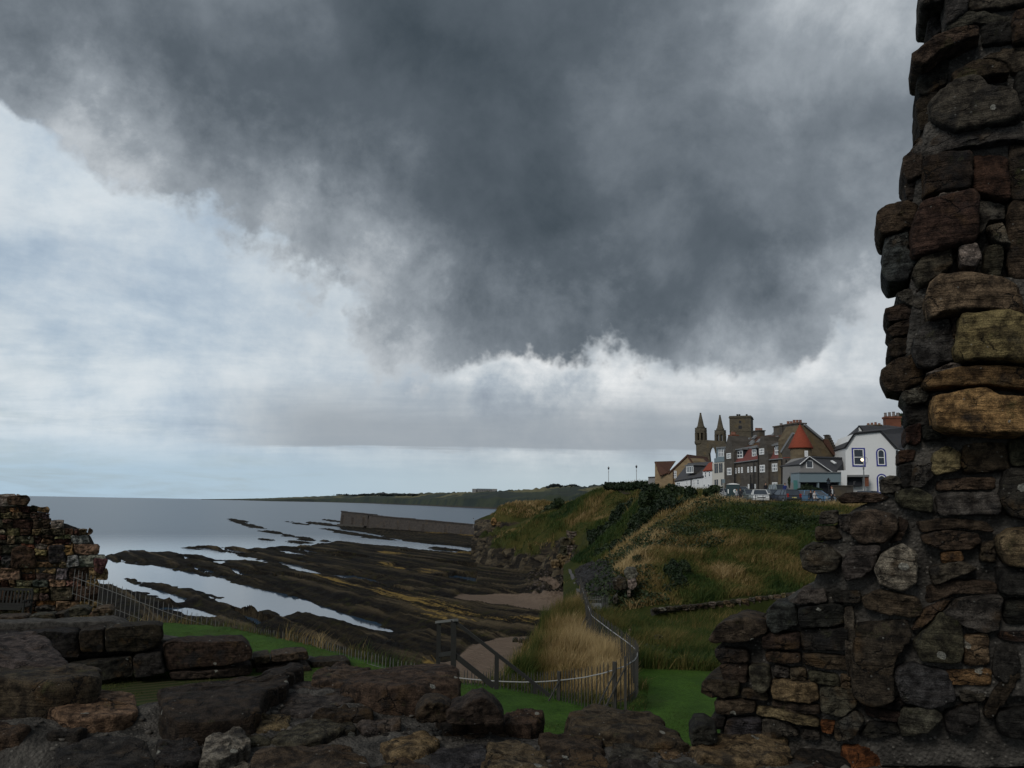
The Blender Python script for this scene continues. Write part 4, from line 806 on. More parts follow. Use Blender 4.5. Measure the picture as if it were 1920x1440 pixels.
# ------------------------------------------------------------------ harbour pier
MT['pier'] = wall_mat('pier_masonry', (.052, .045, .040), 1.0, .6)
pier = tag(empty('harbour_pier'), 'long stone harbour pier running out into the bay', 'pier')
pp = [(640, 959.5, 520, 12.5), (690, 964.5, 487, 10), (692, 966.5, 486, 9), (760, 973, 452, 9), (850, 981, 412, 8), (930, 988.5, 380, 8)]
for i, (nm, seg) in enumerate((('pier_head', pp[:2]), ('pier_wall', pp[2:4]), ('pier_wall', pp[3:5]), ('pier_wall', pp[4:6]))):
    (xa, ya, da, wa), (xb, yb, db, wb) = seg; a = P(xa, ya, da); b = P(xb, yb, db); a_ = a+np.array([5, 9, 0])*.9; b_ = b+np.array([5, 9, 0])*.9
    mb = MB(); g = np.array([-.6, -1.0, 0]); A0, B0 = a+g, b+g
    mb.quadbox([(A0[0], A0[1], -1), (B0[0], B0[1], -1), (b_[0], b_[1], -1), (a_[0], a_[1], -1), a, b, b_, a_]); mb.build(nm, MT['pier'], pier)
    mb = MB(); ns = max(3, int(np.linalg.norm(b-a)/5)); rp = random.Random(i)
    for k in range(ns):
        s0, s1 = a+(b-a)*k/ns, a+(b-a)*(k+.97)/ns; hh_ = rp.uniform(.15, .75); mb.bar(s0+[0, 0, hh_*.5], s1+[0, 0, hh_*.5], .8, hh_)
    mb.build('parapet', MT['pier'], pier)
    for k in range(0, ns, 3):
        s0 = a+(b-a)*min(.98, (k+2*rp.random())/ns); dd_ = rp.uniform(.2, .9); o_ = MB().quadbox([(s0[0]-1.6-dd_*.4, s0[1]-.6-dd_, -1), (s0[0]+1.6, s0[1]-.6-dd_, -1), (s0[0]+1.6, s0[1]+1, -1), (s0[0]-1.6, s0[1]+1, -1), (s0[0]-1.5, s0[1]-.1, s0[2]*rp.uniform(.4, .85)), (s0[0]+1.5, s0[1]-.1, s0[2]*.7), (s0[0]+1.5, s0[1]+1, s0[2]*.7), (s0[0]-1.5, s0[1]+1, s0[2]*.7)]).build('buttress', MT['pier'], pier)
    if nm == 'pier_head': A0 = a+g*3; B0 = b+g*3; mb = MB(); mb.quadbox([(A0[0], A0[1], -1), (B0[0], B0[1], -1), (b[0], b[1], -1), (a[0], a[1], -1), (A0[0], A0[1], 1.6), (B0[0], B0[1], 1.6), (b[0], b[1], 1.6), (a[0], a[1], 1.6)]); mb.build('footing', MT['mortar'], pier)
# ------------------------------------------------------------------ far hotel and woods
d = 3600.0; m_ = d/1500
ho = tag(empty('hotel'), 'wide pale hotel on the skyline across the bay', 'hotel')
z0 = P(908, 924, d)[2]
def fbox(x0, x1, y, nm, mat, f=0): a, b = P(x0, y, d), P(x1, y, d); return MB().box(a[0], b[0], d-f, d+30+f, z0-f*.1, a[2]).build(nm, MT[mat], ho)

MT['far_wall'] = plain('distant_stone', (.20, .20, .20), .9, .2, .02); MT['far_roof'] = plain('distant_roof', (.05, .055, .06), .9, .2, .02)
fbox(886.5, 931, 917.6, 'wall', 'far_wall'); fbox(885.5, 893, 916.4, 'end_block', 'far_wall', 6); fbox(923, 932, 916.6, 'end_block', 'far_wall', 6)
a, b = P(893.5, 917.5, d), P(922.5, 917.5, d)
mb = MB(); zr = P(908, 916.2, d)[2]; mb.prism([(a[0], d-3, a[2]+.4), (a[0], d+15, zr), (a[0], d+33, a[2]+.4)], (b[0]-a[0], 0, 0)); mb.build('roof', MT['far_roof'], ho)
def foliage(name, blobs, n, size, parent=None, mat='leaf', flat=.0, seed=0):
    """many leaf-sized faces spread through a set of ellipsoids (cx,cy,cz,rx,ry,rz)"""
    r = np.random.default_rng(seed+3); wts = np.array([b[3]*b[5] for b in blobs]); wts /= wts.sum()
    idx = r.choice(len(blobs), n, p=wts); B = np.array(blobs)[idx]
    v = r.normal(size=(n, 3)); v /= np.linalg.norm(v, axis=1)[:, None]; rad = r.random(n)**.22
    lump = 1+.28*fbm(v[:, 0]*2.2+idx*3.3, v[:, 1]*2.2, v[:, 2]*2.2+seed, 3)*2
    C = B[:, :3]+v*B[:, 3:]*(rad*lump)[:, None]
    nrm = v*.8+r.normal(size=(n, 3))*.6; nrm /= np.linalg.norm(nrm, axis=1)[:, None]
    a = np.cross(nrm, r.normal(size=(n, 3))); a /= np.linalg.norm(a, axis=1)[:, None]; b = np.cross(nrm, a)
    s = size*(.6+.8*r.random(n))[:, None]
    V = np.stack([C-a*s, C+b*s*.55, C+a*s, C-b*s*.55], 1).reshape(-1, 3)
    tint = np.clip(.5+.55*fbm(C[:, 0]*.5/size*.12, C[:, 1]*.5/size*.12, C[:, 2]*.5/size*.12, 3)+r.normal(size=n)*.16, 0, 1)
    return mesh_np(name, V, np.arange(4*n).reshape(n, 4), MT[mat], parent, attrs={'tint': np.repeat(tint, 4)})
dW = 4200.0; mw = dW/1500
bl = []
for i, x in enumerate(np.linspace(1028, 1092, 16)):
    p = P(x, 917-2.5*math.sin(i*.7)-3.0*math.sin(math.pi*min(1, i/12)), dW); bl.append((p[0], p[1], p[2], 7*mw, 20, 5.0*mw))
MT['far_leaf'] = plain('distant_wood', (.012, .019, .020), .9, .2, .02)
tag(foliage('distant_wood', bl, 5000, 6.0, None, 'far_leaf'), kind='stuff')
for x in np.linspace(895, 921, 9):
    for y in (919.4, 921.6): p = P(x, y, d); MB().box(p[0]-1.1, p[0]+1.1, d-1.2, d-.4, p[2]-1.6, p[2]+1.6).build('window', MT['far_roof'], ho)
bl = [(*P(x+random.uniform(-6, 6), 928+random.uniform(-.6, .6), 5200), random.uniform(14, 60), 20, random.uniform(2, 7)) for x in list(np.linspace(640, 880, 30))+list(np.linspace(935, 1020, 12))]
tag(foliage('distant_scrub', bl, 4000, 5.0, None, 'far_leaf'), kind='stuff')
fm = empty('far_farmhouse'); tag(fm, 'tiny farmhouse on the skyline above the pier', 'house'); p = P(718, 926.5, 5600); MB().box(p[0]-22, p[0]+22, p[1], p[1]+20, p[2]-8, p[2]+5).build('wall', MT['far_wall'], fm); MB().prism([(p[0]-23, p[1]-1, p[2]+5), (p[0], p[1]-1, p[2]+15), (p[0]+23, p[1]-1, p[2]+5)], (0, 22, 0)).build('roof', MT['far_roof'], fm)
# ------------------------------------------------------------------ vehicles on the cliff road
def paint_mat():
    m, k = new_mat('car_paint'); oi = k.n('ObjectInfo'); n1 = k.noise(k.n('TexCoord').outputs['Object'], 2.5, 4).outputs[0]
    b = finish(k, k.mix(k.mul(n1, .25), oi.outputs['Color'], (.05, .045, .04, 1)), .28, None, spec=.5); return m
MT['paint'] = paint_mat(); MT['tyre'] = plain('tyre', (.018, .018, .018), .85); MT['rim'] = plain('alloy_rim', (.30, .30, .31), .4, .1, metallic=.6)
MT['lampglass'] = plain('headlamp_glass', (.45, .47, .48), .2, .1); MT['tail'] = plain('tail_lamp', (.35, .02, .015), .3, .15); MT['plate'] = plain('number_plate', (.55, .5, .2), .5, .05)
def make_car(name, L=4.0, Wd=1.72, H=1.46, rear='hatch', color=(.5, .5, .5)):
    r = empty(name); h = Wd/2; f = L/2; zb = .92
    xr0, xr1 = {'hatch': (-f+.08, -f+.48), 'wagon': (-f+.06, -f+.28), 'saloon': (-f+.75, -f+1.25), 'van': (-f+.03, -f+.10)}[rear]
    xf0, xf1 = (f-1.02, f-1.72) if rear != 'van' else (f-.55, f-1.15)
    prof = [(-f, .28), (-f-.02, .55), (-f+.04, .86), (xr0, zb), (xf0, zb), (f-.30, .80), (f-.05, .66), (f, .50), (f-.02, .26)]
    mb = MB(); mb.prism([(x, -h, z) for x, z in prof], (0, 2*h, 0)); body = mb.build('body', MT['paint'], r, bevel=.05); body.color = (*color, 1)
    hi = h-.20; mb = MB(); mb.quadbox([(xr0+.02, -h+.05, zb-.01), (xf0-.02, -h+.05, zb-.01), (xf0-.02, h-.05, zb-.01), (xr0+.02, h-.05, zb-.01), (xr1, -hi, H-.05), (xf1, -hi, H-.05), (xf1, hi, H-.05), (xr1, hi, H-.05)])
    mb.build('glasshouse', MT['glass'], r)
    mb = MB(); mb.box(xr1-.04, xf1+.05, -hi-.02, hi+.02, H-.052, H); 
    for s in (-1, 1):
        mb.bar((xr0, s*(h-.045), zb), (xr1, s*hi, H-.03), .10, .07); mb.bar((xf0, s*(h-.045), zb), (xf1, s*hi, H-.03), .08, .06); xm = (xr0+xf0)/2-.1; mb.bar((xm, s*(h-.04), zb), (xm-.02, s*(hi+.005), H-.03), .09, .05)
        if rear in ('wagon', 'hatch'): xm = xr0+.75; mb.bar((xm, s*(h-.04), zb), (xm-.05, s*(hi+.005), H-.03), .09, .05)
    o = mb.build('roof', MT['paint'], r); o.color = (*color, 1)
    for sx in (-1, 1):
        for s in (-1, 1):
            wc = Vector((sx*(f-.78), s*(h-.09), .31)); mb = MB(); rings = []
            for yy, rr in ((-.1, .20), (-.1, .27), (-.07, .31), (.07, .31), (.1, .27), (.1, .20)): rings.append([mb.bm.verts.new((wc.x+rr*math.cos(t), wc.y+yy, wc.z+rr*math.sin(t))) for t in np.linspace(0, 2*math.pi, 15)[:-1]])
            for a, b in zip(rings, rings[1:]+rings[:1]):
                for k in range(14): mb.bm.faces.new((a[k], a[(k+1) % 14], b[(k+1) % 14], b[k]))
            wh_ = mb.build('wheel', MT['tyre'], r); mb = MB(); v = [mb.bm.verts.new((wc.x+.2*math.cos(t), wc.y+s*.085, wc.z+.2*math.sin(t))) for t in np.linspace(0, 2*math.pi, 11)[:-1]]; c_ = mb.bm.verts.new((wc.x, wc.y+s*.105, wc.z))
            for k in range(10): mb.bm.faces.new((v[k], v[(k+1) % 10], c_))
            mb.build('rim', MT['rim'], wh_)
    for s in (-1, 1):
        MB().box(f-.17, f-.03, s*(h-.30)-.18, s*(h-.30)+.18, .62, .74).build('headlight', MT['lampglass'], r)
        MB().box(-f-.035, -f+.06, s*(h-.15)-.10, s*(h-.15)+.10, .66, .92 if rear == 'saloon' else 1.02).build('tail_light', MT['tail'], r)
        o = MB().box(xf0-.28, xf0-.12, s*(h+.08)-.08, s*(h+.08)+.08, .95, 1.08).build('mirror', MT['paint'], r); o.color = (*color, 1)
    MB().box(-f-.045, -f-.02, -.26, .26, .56, .67).build('number_plate', MT['plate'], r); MB().box(f-.012, f+.012, -.26, .26, .38, .49).build('number_plate', MT['trim'], r)
    MB().box(f-.05, f+.008, -.45, .45, .53, .62).build('grille', MT['black'], r); MB().box(-f-.06, -f, -h+.06, h-.06, .30, .48).build('bumper', MT['black'], r)
    return r
def zroad(x, y): return float(bank_z(np.array([[x]]), np.array([[y]]))[0, 0])
def park(r, px, d, face, label, group='cars parked on the cliff road'):
    x = (px-960)/1500*d; r.location = (x, d, zroad(x, d)+.01); a = math.atan2(-d, -x)          # face: degrees turned from nose-to-camera
    r.rotation_euler = (0, 0, a+R(face)); return tag(r, label, 'car', group)
park(make_car('parked_car', 3.9, 1.70, 1.48, 'hatch', (.62, .63, .63)), 1424.5, 91, 4, 'white hatchback parked nose towards the grass, between grey cars')
park(make_car('parked_car', 4.3, 1.72, 1.46, 'wagon', (.14, .17, .17)), 1403, 95, 22, 'grey green estate car left of the white hatchback')
park(make_car('parked_car', 4.2, 1.72, 1.46, 'hatch', (.12, .14, .15)), 1449, 93.5, 28, 'grey car half hidden between the white hatchback and the dark blue hatchback')
park(make_car('parked_car', 4.2, 1.76, 1.48, 'hatch', (.035, .045, .065)), 1470, 88.5, -152, 'dark blue hatchback seen from behind with red tail lights')
park(make_car('parked_car', 4.3, 1.74, 1.52, 'wagon', (.20, .24, .23)), 1462, 101, 20, 'pale green car behind the dark hatchback, only its roof showing')
park(make_car('parked_car', 4.5, 1.74, 1.45, 'wagon', (.10, .19, .30)), 1524, 88.5, 52, 'light blue estate car turned sideways near the lantern post')
park(make_car('parked_car', 4.4, 1.74, 1.42, 'saloon', (.045, .055, .085)), 1628, 90.5, 60, 'dark slate blue saloon car in front of the white house')
park(make_car('parked_car', 4.0, 1.68, 1.45, 'hatch', (.30, .31, .32)), 1388, 99, 40, 'silver grey hatchback just right of the dark green van')
park(make_car('parked_car', 3.8, 1.66, 1.45, 'hatch', (.40, .41, .42)), 1364, 98, 25, 'pale small car left of the dark green van')
park(make_car('parked_van', 4.7, 1.8, 1.85, 'van', (.58, .59, .58)), 1387, 112, 15, 'white van parked behind the dark green van', None)
bpy.data.objects['parked_van'].location.z = 16.9
# dark green round-topped kiosk van with a pale round badge
kv = empty('kiosk_van'); x = (1374.5-960)/1500*96.5; kv.location = (x, 96.5, zroad(x, 96.5)); kv.rotation_euler = (0, 0, R(-15)); tag(kv, 'dark green box van with white domed roof and pale round badge', 'van')
mb = MB(); mb.box(-.78, .78, -.9, 1.6, .35, 2.0); o = mb.build('body', MT['paint'], kv, bevel=.08); o.color = (.012, .035, .04, 1)
MB().prism([(-.8+1.6*t, -.92, 2.005+.16*math.sin(math.pi*t)) for t in np.linspace(0, 1, 9)], (0, 2.56, 0)).build('roof', MT['trim'], kv)
mb = MB(); v = [mb.bm.verts.new((.25+.23*math.cos(t), -.915, 1.25+.23*math.sin(t))) for t in np.linspace(0, 2*math.pi, 17)[:-1]]; mb.bm.faces.new(v); g = bmesh.ops.extrude_face_region(mb.bm, geom=mb.bm.faces[:]); bmesh.ops.translate(mb.bm, vec=(0, -.012, 0), verts=[q for q in g['geom'] if isinstance(q, bmesh.types.BMVert)]); bd = mb.build('badge', MT['trim'], kv)
MB().lathe((.25, 0, 0), [(1.12, .001), (1.14, .10), (1.36, .10), (1.38, .001)], 8).build('emblem', MT['teal'], bd); bpy.data.objects['emblem'].location = (0, -.86, 0)
MB().box(-.62, -.5, -.925, -.902, .95, 1.45).build('side_label', MT['trim'], kv)
for sx in (-.6, .6):
    for sy in (-.5, 1.1):
        mb = MB(); mb.tube([(sx-.1, sy, .28), (sx+.1, sy, .28)], .28, 12); mb.build('wheel', MT['tyre'], kv)
for px, lab in ((905.5, 'tiny white car at the pier foot, nearer the cliff of the two'), (919, 'tiny silver car at the pier foot, second from the left')):
    p = P(px, 985.5, 372); hc = empty('harbour_car', (p[0], p[1], p[2]-.4), R(10)); tag(hc, lab, 'car', 'cars by the harbour')
    o = MB().box(-2, 2, -.85, .85, .2, .9).build('body', MT['paint'], hc, bevel=.1); o.color = (.66, .67, .68, 1)
    MB().quadbox([(-1.6, -.8, .9), (1.0, -.8, .9), (1.0, .8, .9), (-1.6, .8, .9), (-1.3, -.65, 1.45), (.4, -.65, 1.45), (.4, .65, 1.45), (-1.3, .65, 1.45)]).build('cabin', MT['glass'], hc)
    mb = MB(); [mb.tube([(sx, -.88, .3), (sx, .88, .3)], .3, 8) for sx in (-1.2, 1.2)]; mb.build('wheels', MT['tyre'], hc)
# ------------------------------------------------------------------ street lamps, signs
MT['glow'] = plain('lit_lamp_glass', (.9, .8, .6), .4, 0, emit=(1.0, .78, .50), estr=1.8)
MT['glow2'] = plain('lit_amber_glass', (.9, .6, .2), .4, 0, emit=(1.0, .55, .14), estr=2.2)
MT['pole'] = plain('grey_lamp_post', (.14, .15, .155), .5, .15)
def lamp_post(px, ytop, d, label, kind, ybase=None):
    x = (px-960)/1500*d; zt = P(px, ytop, d)[2]; zb = zroad(x, d) if ybase is None else P(px, ybase, d)[2]
    r = tag(empty('street_lamp', (x, d, zb)), label, 'lamp post', None); h = zt-zb; mat = MT['stage'] if kind == 'path' else MT['pole'] if kind == 'globe' else MT['black']
    MB().lathe((0, 0, 0), [(0, .11), (.5, .11), (.55, .07), (h*.72, .055), (h*.73, .09), (h*.78, .09), (h*.79, .045), (h-.55, .04)], 10).build('post', mat, r)
    if kind == 'globe':
        MB().lathe((-.12, -.02, 0), [(h-.52, .03)]+[(h-.32+.17*math.sin(t), max(.01, .17*math.cos(t))) for t in np.linspace(-1.3, 1.5, 9)], 12).build('globe', MT['glow'], r, True)
        MB().tube([(.42*math.cos(t)+.1, 0, h-.35+.42*math.sin(t)) for t in np.linspace(-1.3, 2.2, 14)], .018, 5).build('ring_bracket', mat, r)
    else:
        lt = MB().lathe((0, 0, 0), [(h-.55, .08), (h-.50, .13), (h-.12, .22), (h-.11, .26), (h+.02, .10), (h+.06, .13), (h+.12, .05), (h+.2, .02)], 6).build('lantern', MT['black'] if kind != 'path' else MT['stage'], r)
        MB().lathe((0, 0, 0), [(h-.48, .145), (h-.14, .215)], 6, .0).build('pane', MT['glass'], lt)
    return r
lamp_post(1619.5, 857, 92, 'grey lamp post with a lit white globe before the white house', 'globe')
lamp_post(1553, 899, 87, 'black lantern lamp post beside the standing man', 'lantern')
lamp_post(1143, 876, 182, 'thin pale lamp post on the headland crest, left of two', 'path', 912)
lamp_post(1195, 873, 172, 'thin pale lamp post on the headland crest, right of two nearer the houses', 'path', 912)
lamp_post(873+20, 971, 385, 'tiny lamp post at the landward end of the pier', 'path', 989)
wl = tag(empty('wall_lamp'), 'amber lit lamp bracketed on the dark stone house', 'lamp'); p = LP.pt(1473.5, 884.5, -.75)
MB().lathe(p, [(p[2]-.28, .05), (p[2]-.2, .18), (p[2]+.12, .22), (p[2]+.26, .08)], 10).build('globe', MT['glow2'], wl, True); mb = MB(); mb.bar(LP.pt(1473.8, 881.5, -.7), LP.pt(1473.8, 881.5, -.0), .05); mb.bar((p[0], p[1], p[2]+.25), LP.pt(1473.8, 881.2, -.72), .05); mb.build('bracket', MT['black'], wl)
sg = tag(empty('road_sign'), 'slim grey sign post with small square plate at the left end of the cars', 'sign'); x = (1357-960)/1500*93; z = zroad(x, 93); MB().tube([(x, 93, z), (x, 93, P(1357, 899, 93)[2])], .045, 8).build('post', MT['lead'], sg); zz_ = P(1357, 902, 93)[2]; MB().box(x-.16, x+.16, 92.9, 92.94, zz_-.22, zz_+.22).build('plate', MT['bluegrey'], sg)
rl = tag(empty('road_railing'), 'low dark tubular railing along the grass edge beside the cars', 'railing')
mb = MB(); y0 = 84.5; pts = [((px-960)/1500*y0, y0) for px in range(1360, 1580, 14)]
for x, y in pts: z = zroad(x, y); MB().tube([(x, y, z-.2), (x, y, z+.85)], .03, 6).build('post', MT['black'], rl)
for hz in (.45, .83): MB().tube([(x, y, zroad(x, y)+hz) for x, y in pts], .025, 5).build('rail', MT['black'], rl)
# ------------------------------------------------------------------ people
def cloth(name, c): return plain(name, c, .85, .2, 6)
MT['skin'] = cloth('skin', (.42, .25, .18)); MT['hair_dark'] = cloth('dark_hair', (.02, .016, .014)); MT['hair_red'] = cloth('reddish_hair', (.16, .045, .025))
def person(px, d, rz, label, top, legs, hair, pose='stand', shirt=None, zoff=0.0):
    x = (px-960)/1500*d; rt = empty('person', (x, d, zroad(x, d)+zoff), R(rz)); tag(rt, label, 'person')
    N = {}; E = []; Rd = {}
    def v(n, co, r, par=None): N[n] = co; Rd[n] = r; E.append((par, n)) if par else None
    v('pelvis', (0, 0, .96), .145); v('belly', (0, .01, 1.12), .135, 'pelvis'); v('chest', (0, 0, 1.33), .155, 'belly'); v('neck', (0, 0, 1.49), .055, 'chest'); v('head', (0, -.015, 1.60), .085, 'neck'); v('crown', (0, 0, 1.70), .080, 'head'); v('nose', (0, -.115, 1.61), .014, 'head')
    for s, nm in ((-1, 'L'), (1, 'R')):
        sw = .04*s if pose == 'stand' else 0
        if pose == 'sit':
            v('hip'+nm, (.1*s, -.02, .93), .095, 'pelvis'); v('knee'+nm, (.12*s, -.42, .90), .066, 'hip'+nm); v('ank'+nm, (.12*s, -.46, .48), .043, 'knee'+nm); v('toe'+nm, (.13*s, -.60, .44), .035, 'ank'+nm)
        else:
            v('hip'+nm, (.1*s, 0, .90), .095, 'pelvis'); v('knee'+nm, (.11*s, -.02+sw, .50), .064, 'hip'+nm); v('ank'+nm, (.12*s, .02+sw, .09), .043, 'knee'+nm); v('toe'+nm, (.13*s, -.13+sw, .035), .034, 'ank'+nm)
        v('sh'+nm, (.19*s, 0, 1.42), .066, 'chest'); v('el'+nm, (.25*s, -.01, 1.13), .047, 'sh'+nm)
        hd = (.24*s, -.16, .92) if s < 0 or pose == 'sit' else (.27*s, -.06, .87)
        v('wr'+nm, hd, .031, 'el'+nm); hx, hy, hz = hd; v('palm'+nm, (hx, hy-.03, hz-.07), .028, 'wr'+nm)
        for i, (dx_, L_) in enumerate(((-.03, .07), (-.01, .085), (.01, .08), (.03, .065))): v('f%d' % i+nm, (hx+dx_*1.2, hy-.05, hz-.09-L_), .0085, 'palm'+nm)
        v('thumb'+nm, (hx-.05*s, hy-.06, hz-.09), .010, 'palm'+nm)
    ks = list(N); me = bpy.data.meshes.new('person_body'); me.from_pydata([N[k] for k in ks], [(ks.index(a), ks.index(b)) for a, b in E], [])
    o = bpy.data.objects.new('body', me); COL.objects.link(o); sk = o.modifiers.new('s', 'SKIN'); o.modifiers.new('u', 'SUBSURF').levels = 1
    for i, k in enumerate(ks): me.skin_vertices[0].data[i].radius = (Rd[k], Rd[k]*.85)
    me.skin_vertices[0].data[0].use_root = True
    bpy.context.view_layer.update(); m2 = bpy.data.meshes.new_from_object(o.evaluated_get(bpy.context.evaluated_depsgraph_get())); o.modifiers.clear(); o.data = m2; bpy.data.meshes.remove(me); o.parent = rt
    m2.materials.clear(); [m2.materials.append(q) for q in (MT['skin'], cloth('top_cloth', top), cloth('trouser_cloth', legs), MT['black'], cloth('shirt_cloth', shirt or top))]
    for p in m2.polygons:
        c = p.center; hand = abs(c.x) > .17 and c.z < .93 and pose != 'sit' or (abs(c.x) > .2 and c.z < .93)
        i = 0 if c.z > 1.475 or hand else 1 if c.z > .93 or abs(c.x) > .19 and c.z > .9 else 3 if (c.z < .12 if pose == 'stand' else c.z < .52) else 2
        if i == 1 and shirt and abs(c.x) < .075 and c.y < 0 and c.z > .98: i = 4
        p.material_index = i; p.use_smooth = True
    hb = MB(); bmesh.ops.create_icosphere(hb.bm, subdivisions=2, radius=.112, matrix=Matrix.Translation((0, .025, 1.665))); [hb.bm.verts.remove(q) for q in list(hb.bm.verts) if q.co.y < -.035 and q.co.z < 1.70]
    hb.build('hair', MT[hair], rt, True)
    return rt
person(1558.5, 86.5, 15, 'standing person in black jacket open over a white shirt by the lantern post', (.014, .014, .018), (.016, .017, .025), 'hair_red', 'stand', (.55, .56, .58), .1)
person(1526, 85.2, 30, 'dark haired person in a pale top seated before the light blue car', (.50, .47, .46), (.05, .05, .06), 'hair_dark', 'sit', None, -.35)
person(1519, 85.6, -20, 'person in black seated left of the one in a pale top', (.013, .013, .016), (.02, .02, .025), 'hair_dark', 'sit', None, -.3)
person(1435.5, 99, 10, 'dark clothed person behind the white hatchback, head and shoulders showing', (.015, .015, .02), (.02, .02, .03), 'hair_dark', 'stand', None, .15)
person(1471.5, 98.5, 0, 'person in a bright blue jacket behind the dark blue hatchback', (.02, .035, .16), (.03, .03, .04), 'hair_dark', 'stand', None, .2)
person(1381, 93, 35, 'person in a pale grey top beside the dark green van', (.33, .34, .36), (.03, .035, .05), 'hair_dark', 'stand')
person(1388, 93.5, -25, 'person in dark clothes beside the silver grey hatchback', (.03, .03, .035), (.02, .02, .03), 'hair_dark', 'stand')
# ------------------------------------------------------------------ iron picket fences
MT['galv'] = plain('weathered_galvanised', (.11, .11, .105), .55, .25, 8); MT['rail_l'] = plain('pale_rail', (.25, .25, .245), .5, .15, 6); MT['iron'] = plain('dull_iron', (.040, .038, .034), .7, .3, 8)
def picket_mesh(h, w, nm):
    mb = MB(); mb.quadbox([(-w, -w*.6, 0), (w, -w*.6, 0), (w, w*.6, 0), (-w, w*.6, 0), (-w, -w*.6, h-.07), (w, -w*.6, h-.07), (w, w*.6, h-.07), (-w, w*.6, h-.07)])
    mb.quadbox([(-w, -w*.6, h-.07), (w, -w*.6, h-.07), (w, w*.6, h-.07), (-w, w*.6, h-.07), (-.003, -.003, h), (.003, -.003, h), (.003, .003, h), (-.003, .003, h)]); return mb
def fence(name, label, path, h, spacing, railh, mats, w=.013, railr=.018, jit=.02):
    """path: (px, py, d) of the picket tops"""
    r = tag(empty(name), label, 'fence'); pts = np.array([P(*q) for q in path]); pts[:, 2] -= h
    seg = np.linalg.norm(np.diff(pts[:, :2], axis=0), axis=1); cum = np.concatenate([[0], np.cumsum(seg)]); n = int(cum[-1]/spacing); first = None
    for i in range(n+1):
        s = min(cum[-1], i*spacing); p = [np.interp(s, cum, pts[:, k]) for k in range(3)]; p2 = [np.interp(min(cum[-1], s+.1), cum, pts[:, k]) for k in range(3)]
        if first is None: first = o = picket_mesh(h, w, 'picket').build('picket', MT[mats[0]], r)
        else: o = first.copy(); COL.objects.link(o); o.parent = r
        o.location = (p[0], p[1], p[2]+random.uniform(-jit, jit)); o.rotation_euler = (random.uniform(-.02, .02), random.uniform(-.025, .025), math.atan2(p2[1]-p[1], p2[0]-p[0]) if i < n else 0)
    ss = np.arange(0, cum[-1], .6)
    for k, hr in enumerate(railh): MB().tube([(np.interp(s, cum, pts[:, 0]), np.interp(s, cum, pts[:, 1])-.02, np.interp(s, cum, pts[:, 2])+hr) for s in ss], railr if k == 0 else railr*.7, 6).build('rail', MT[mats[1] if k == 0 else mats[0]], r)
    return r, pts, cum
fence('picket_fence', 'pale iron picket fence on the lawn edge behind the low block wall', [(140, 1066, 36.2), (197, 1087, 36), (313, 1131, 36), (400, 1160, 36.2), (430, 1172, 36), (520, 1182, 32), (600, 1200, 29.6), (700, 1225, 26.8), (780, 1244, 25.2), (830, 1252, 24.8)], 1.3, .207, (.93, .25), ('galv', 'galv'), .011, .013, .02)
FR = [(842, 1252, 24.2), (900, 1258, 23.9), (960, 1261, 23.4), (1000, 1261, 22.9), (1050, 1257, 22.0), (1100, 1250, 21.2), (1150, 1238, 20.7), (1175, 1228, 20.8), (1190, 1218, 21.3), (1196, 1209, 22.2), (1192, 1200, 23.3), (1176, 1188, 25.2), (1142, 1165, 27.6), (1110, 1142, 30.6), (1100, 1118, 35), (1092, 1094, 41.5), (1088, 1082, 47)]
_, fp, fc = fence('curved_fence', 'dark iron picket fence curving round the dry grass with a pale top rail', FR, 1.22, .118, (.97, .2), ('iron', 'rail_l'), .012, .016)
cf = bpy.data.objects['curved_fence']
for px, d, rz in ((1048, 22.0, 12), (1152, 20.65, 20), (1172, 20.75, 25), (1100, 30.9, 60)):
    i = np.argmin(np.abs(fp[:, 0]-(px-960)/1500*d)+np.abs(fp[:, 1]-d)); q = P(px, 1250, d); zb = np.interp(0, [0, 1], [fp[i, 2], fp[i, 2]])
    MB().bar((q[0], q[1]-.03, zb-.1), (q[0], q[1]-.03, zb+1.2), .06, .06).build('post', MT['iron'], cf); MB().bar((q[0]+.0, q[1]-.06, zb+.95), (q[0]-.55, q[1]-.35, zb+.02), .03, .03).build('brace', MT['iron'], cf)
fence('gate_fence', 'short iron picket fence across the path to the beach', [(1098, 1117, 46.5), (1120, 1117, 45.8), (1141, 1119, 45.2)], 1.15, .13, (.95, .3), ('galv', 'galv'), .014, .018)
gp_ = MB(); a, b = P(1106, 1141, 45.6), P(1128, 1142, 45.1); gp_.quadbox([(a[0], a[1], a[2]-.35), (b[0], b[1], b[2]-.35), (b[0], b[1]+.03, b[2]-.35), (a[0], a[1]+.03, a[2]-.35), (a[0], a[1], a[2]+.3), (b[0], b[1], b[2]+.3), (b[0], b[1]+.03, b[2]+.3), (a[0], a[1]+.03, a[2]+.3)]); tag(gp_.build('notice_board', MT['lead']), 'pale blank board leaning on the short gate fence', 'board')
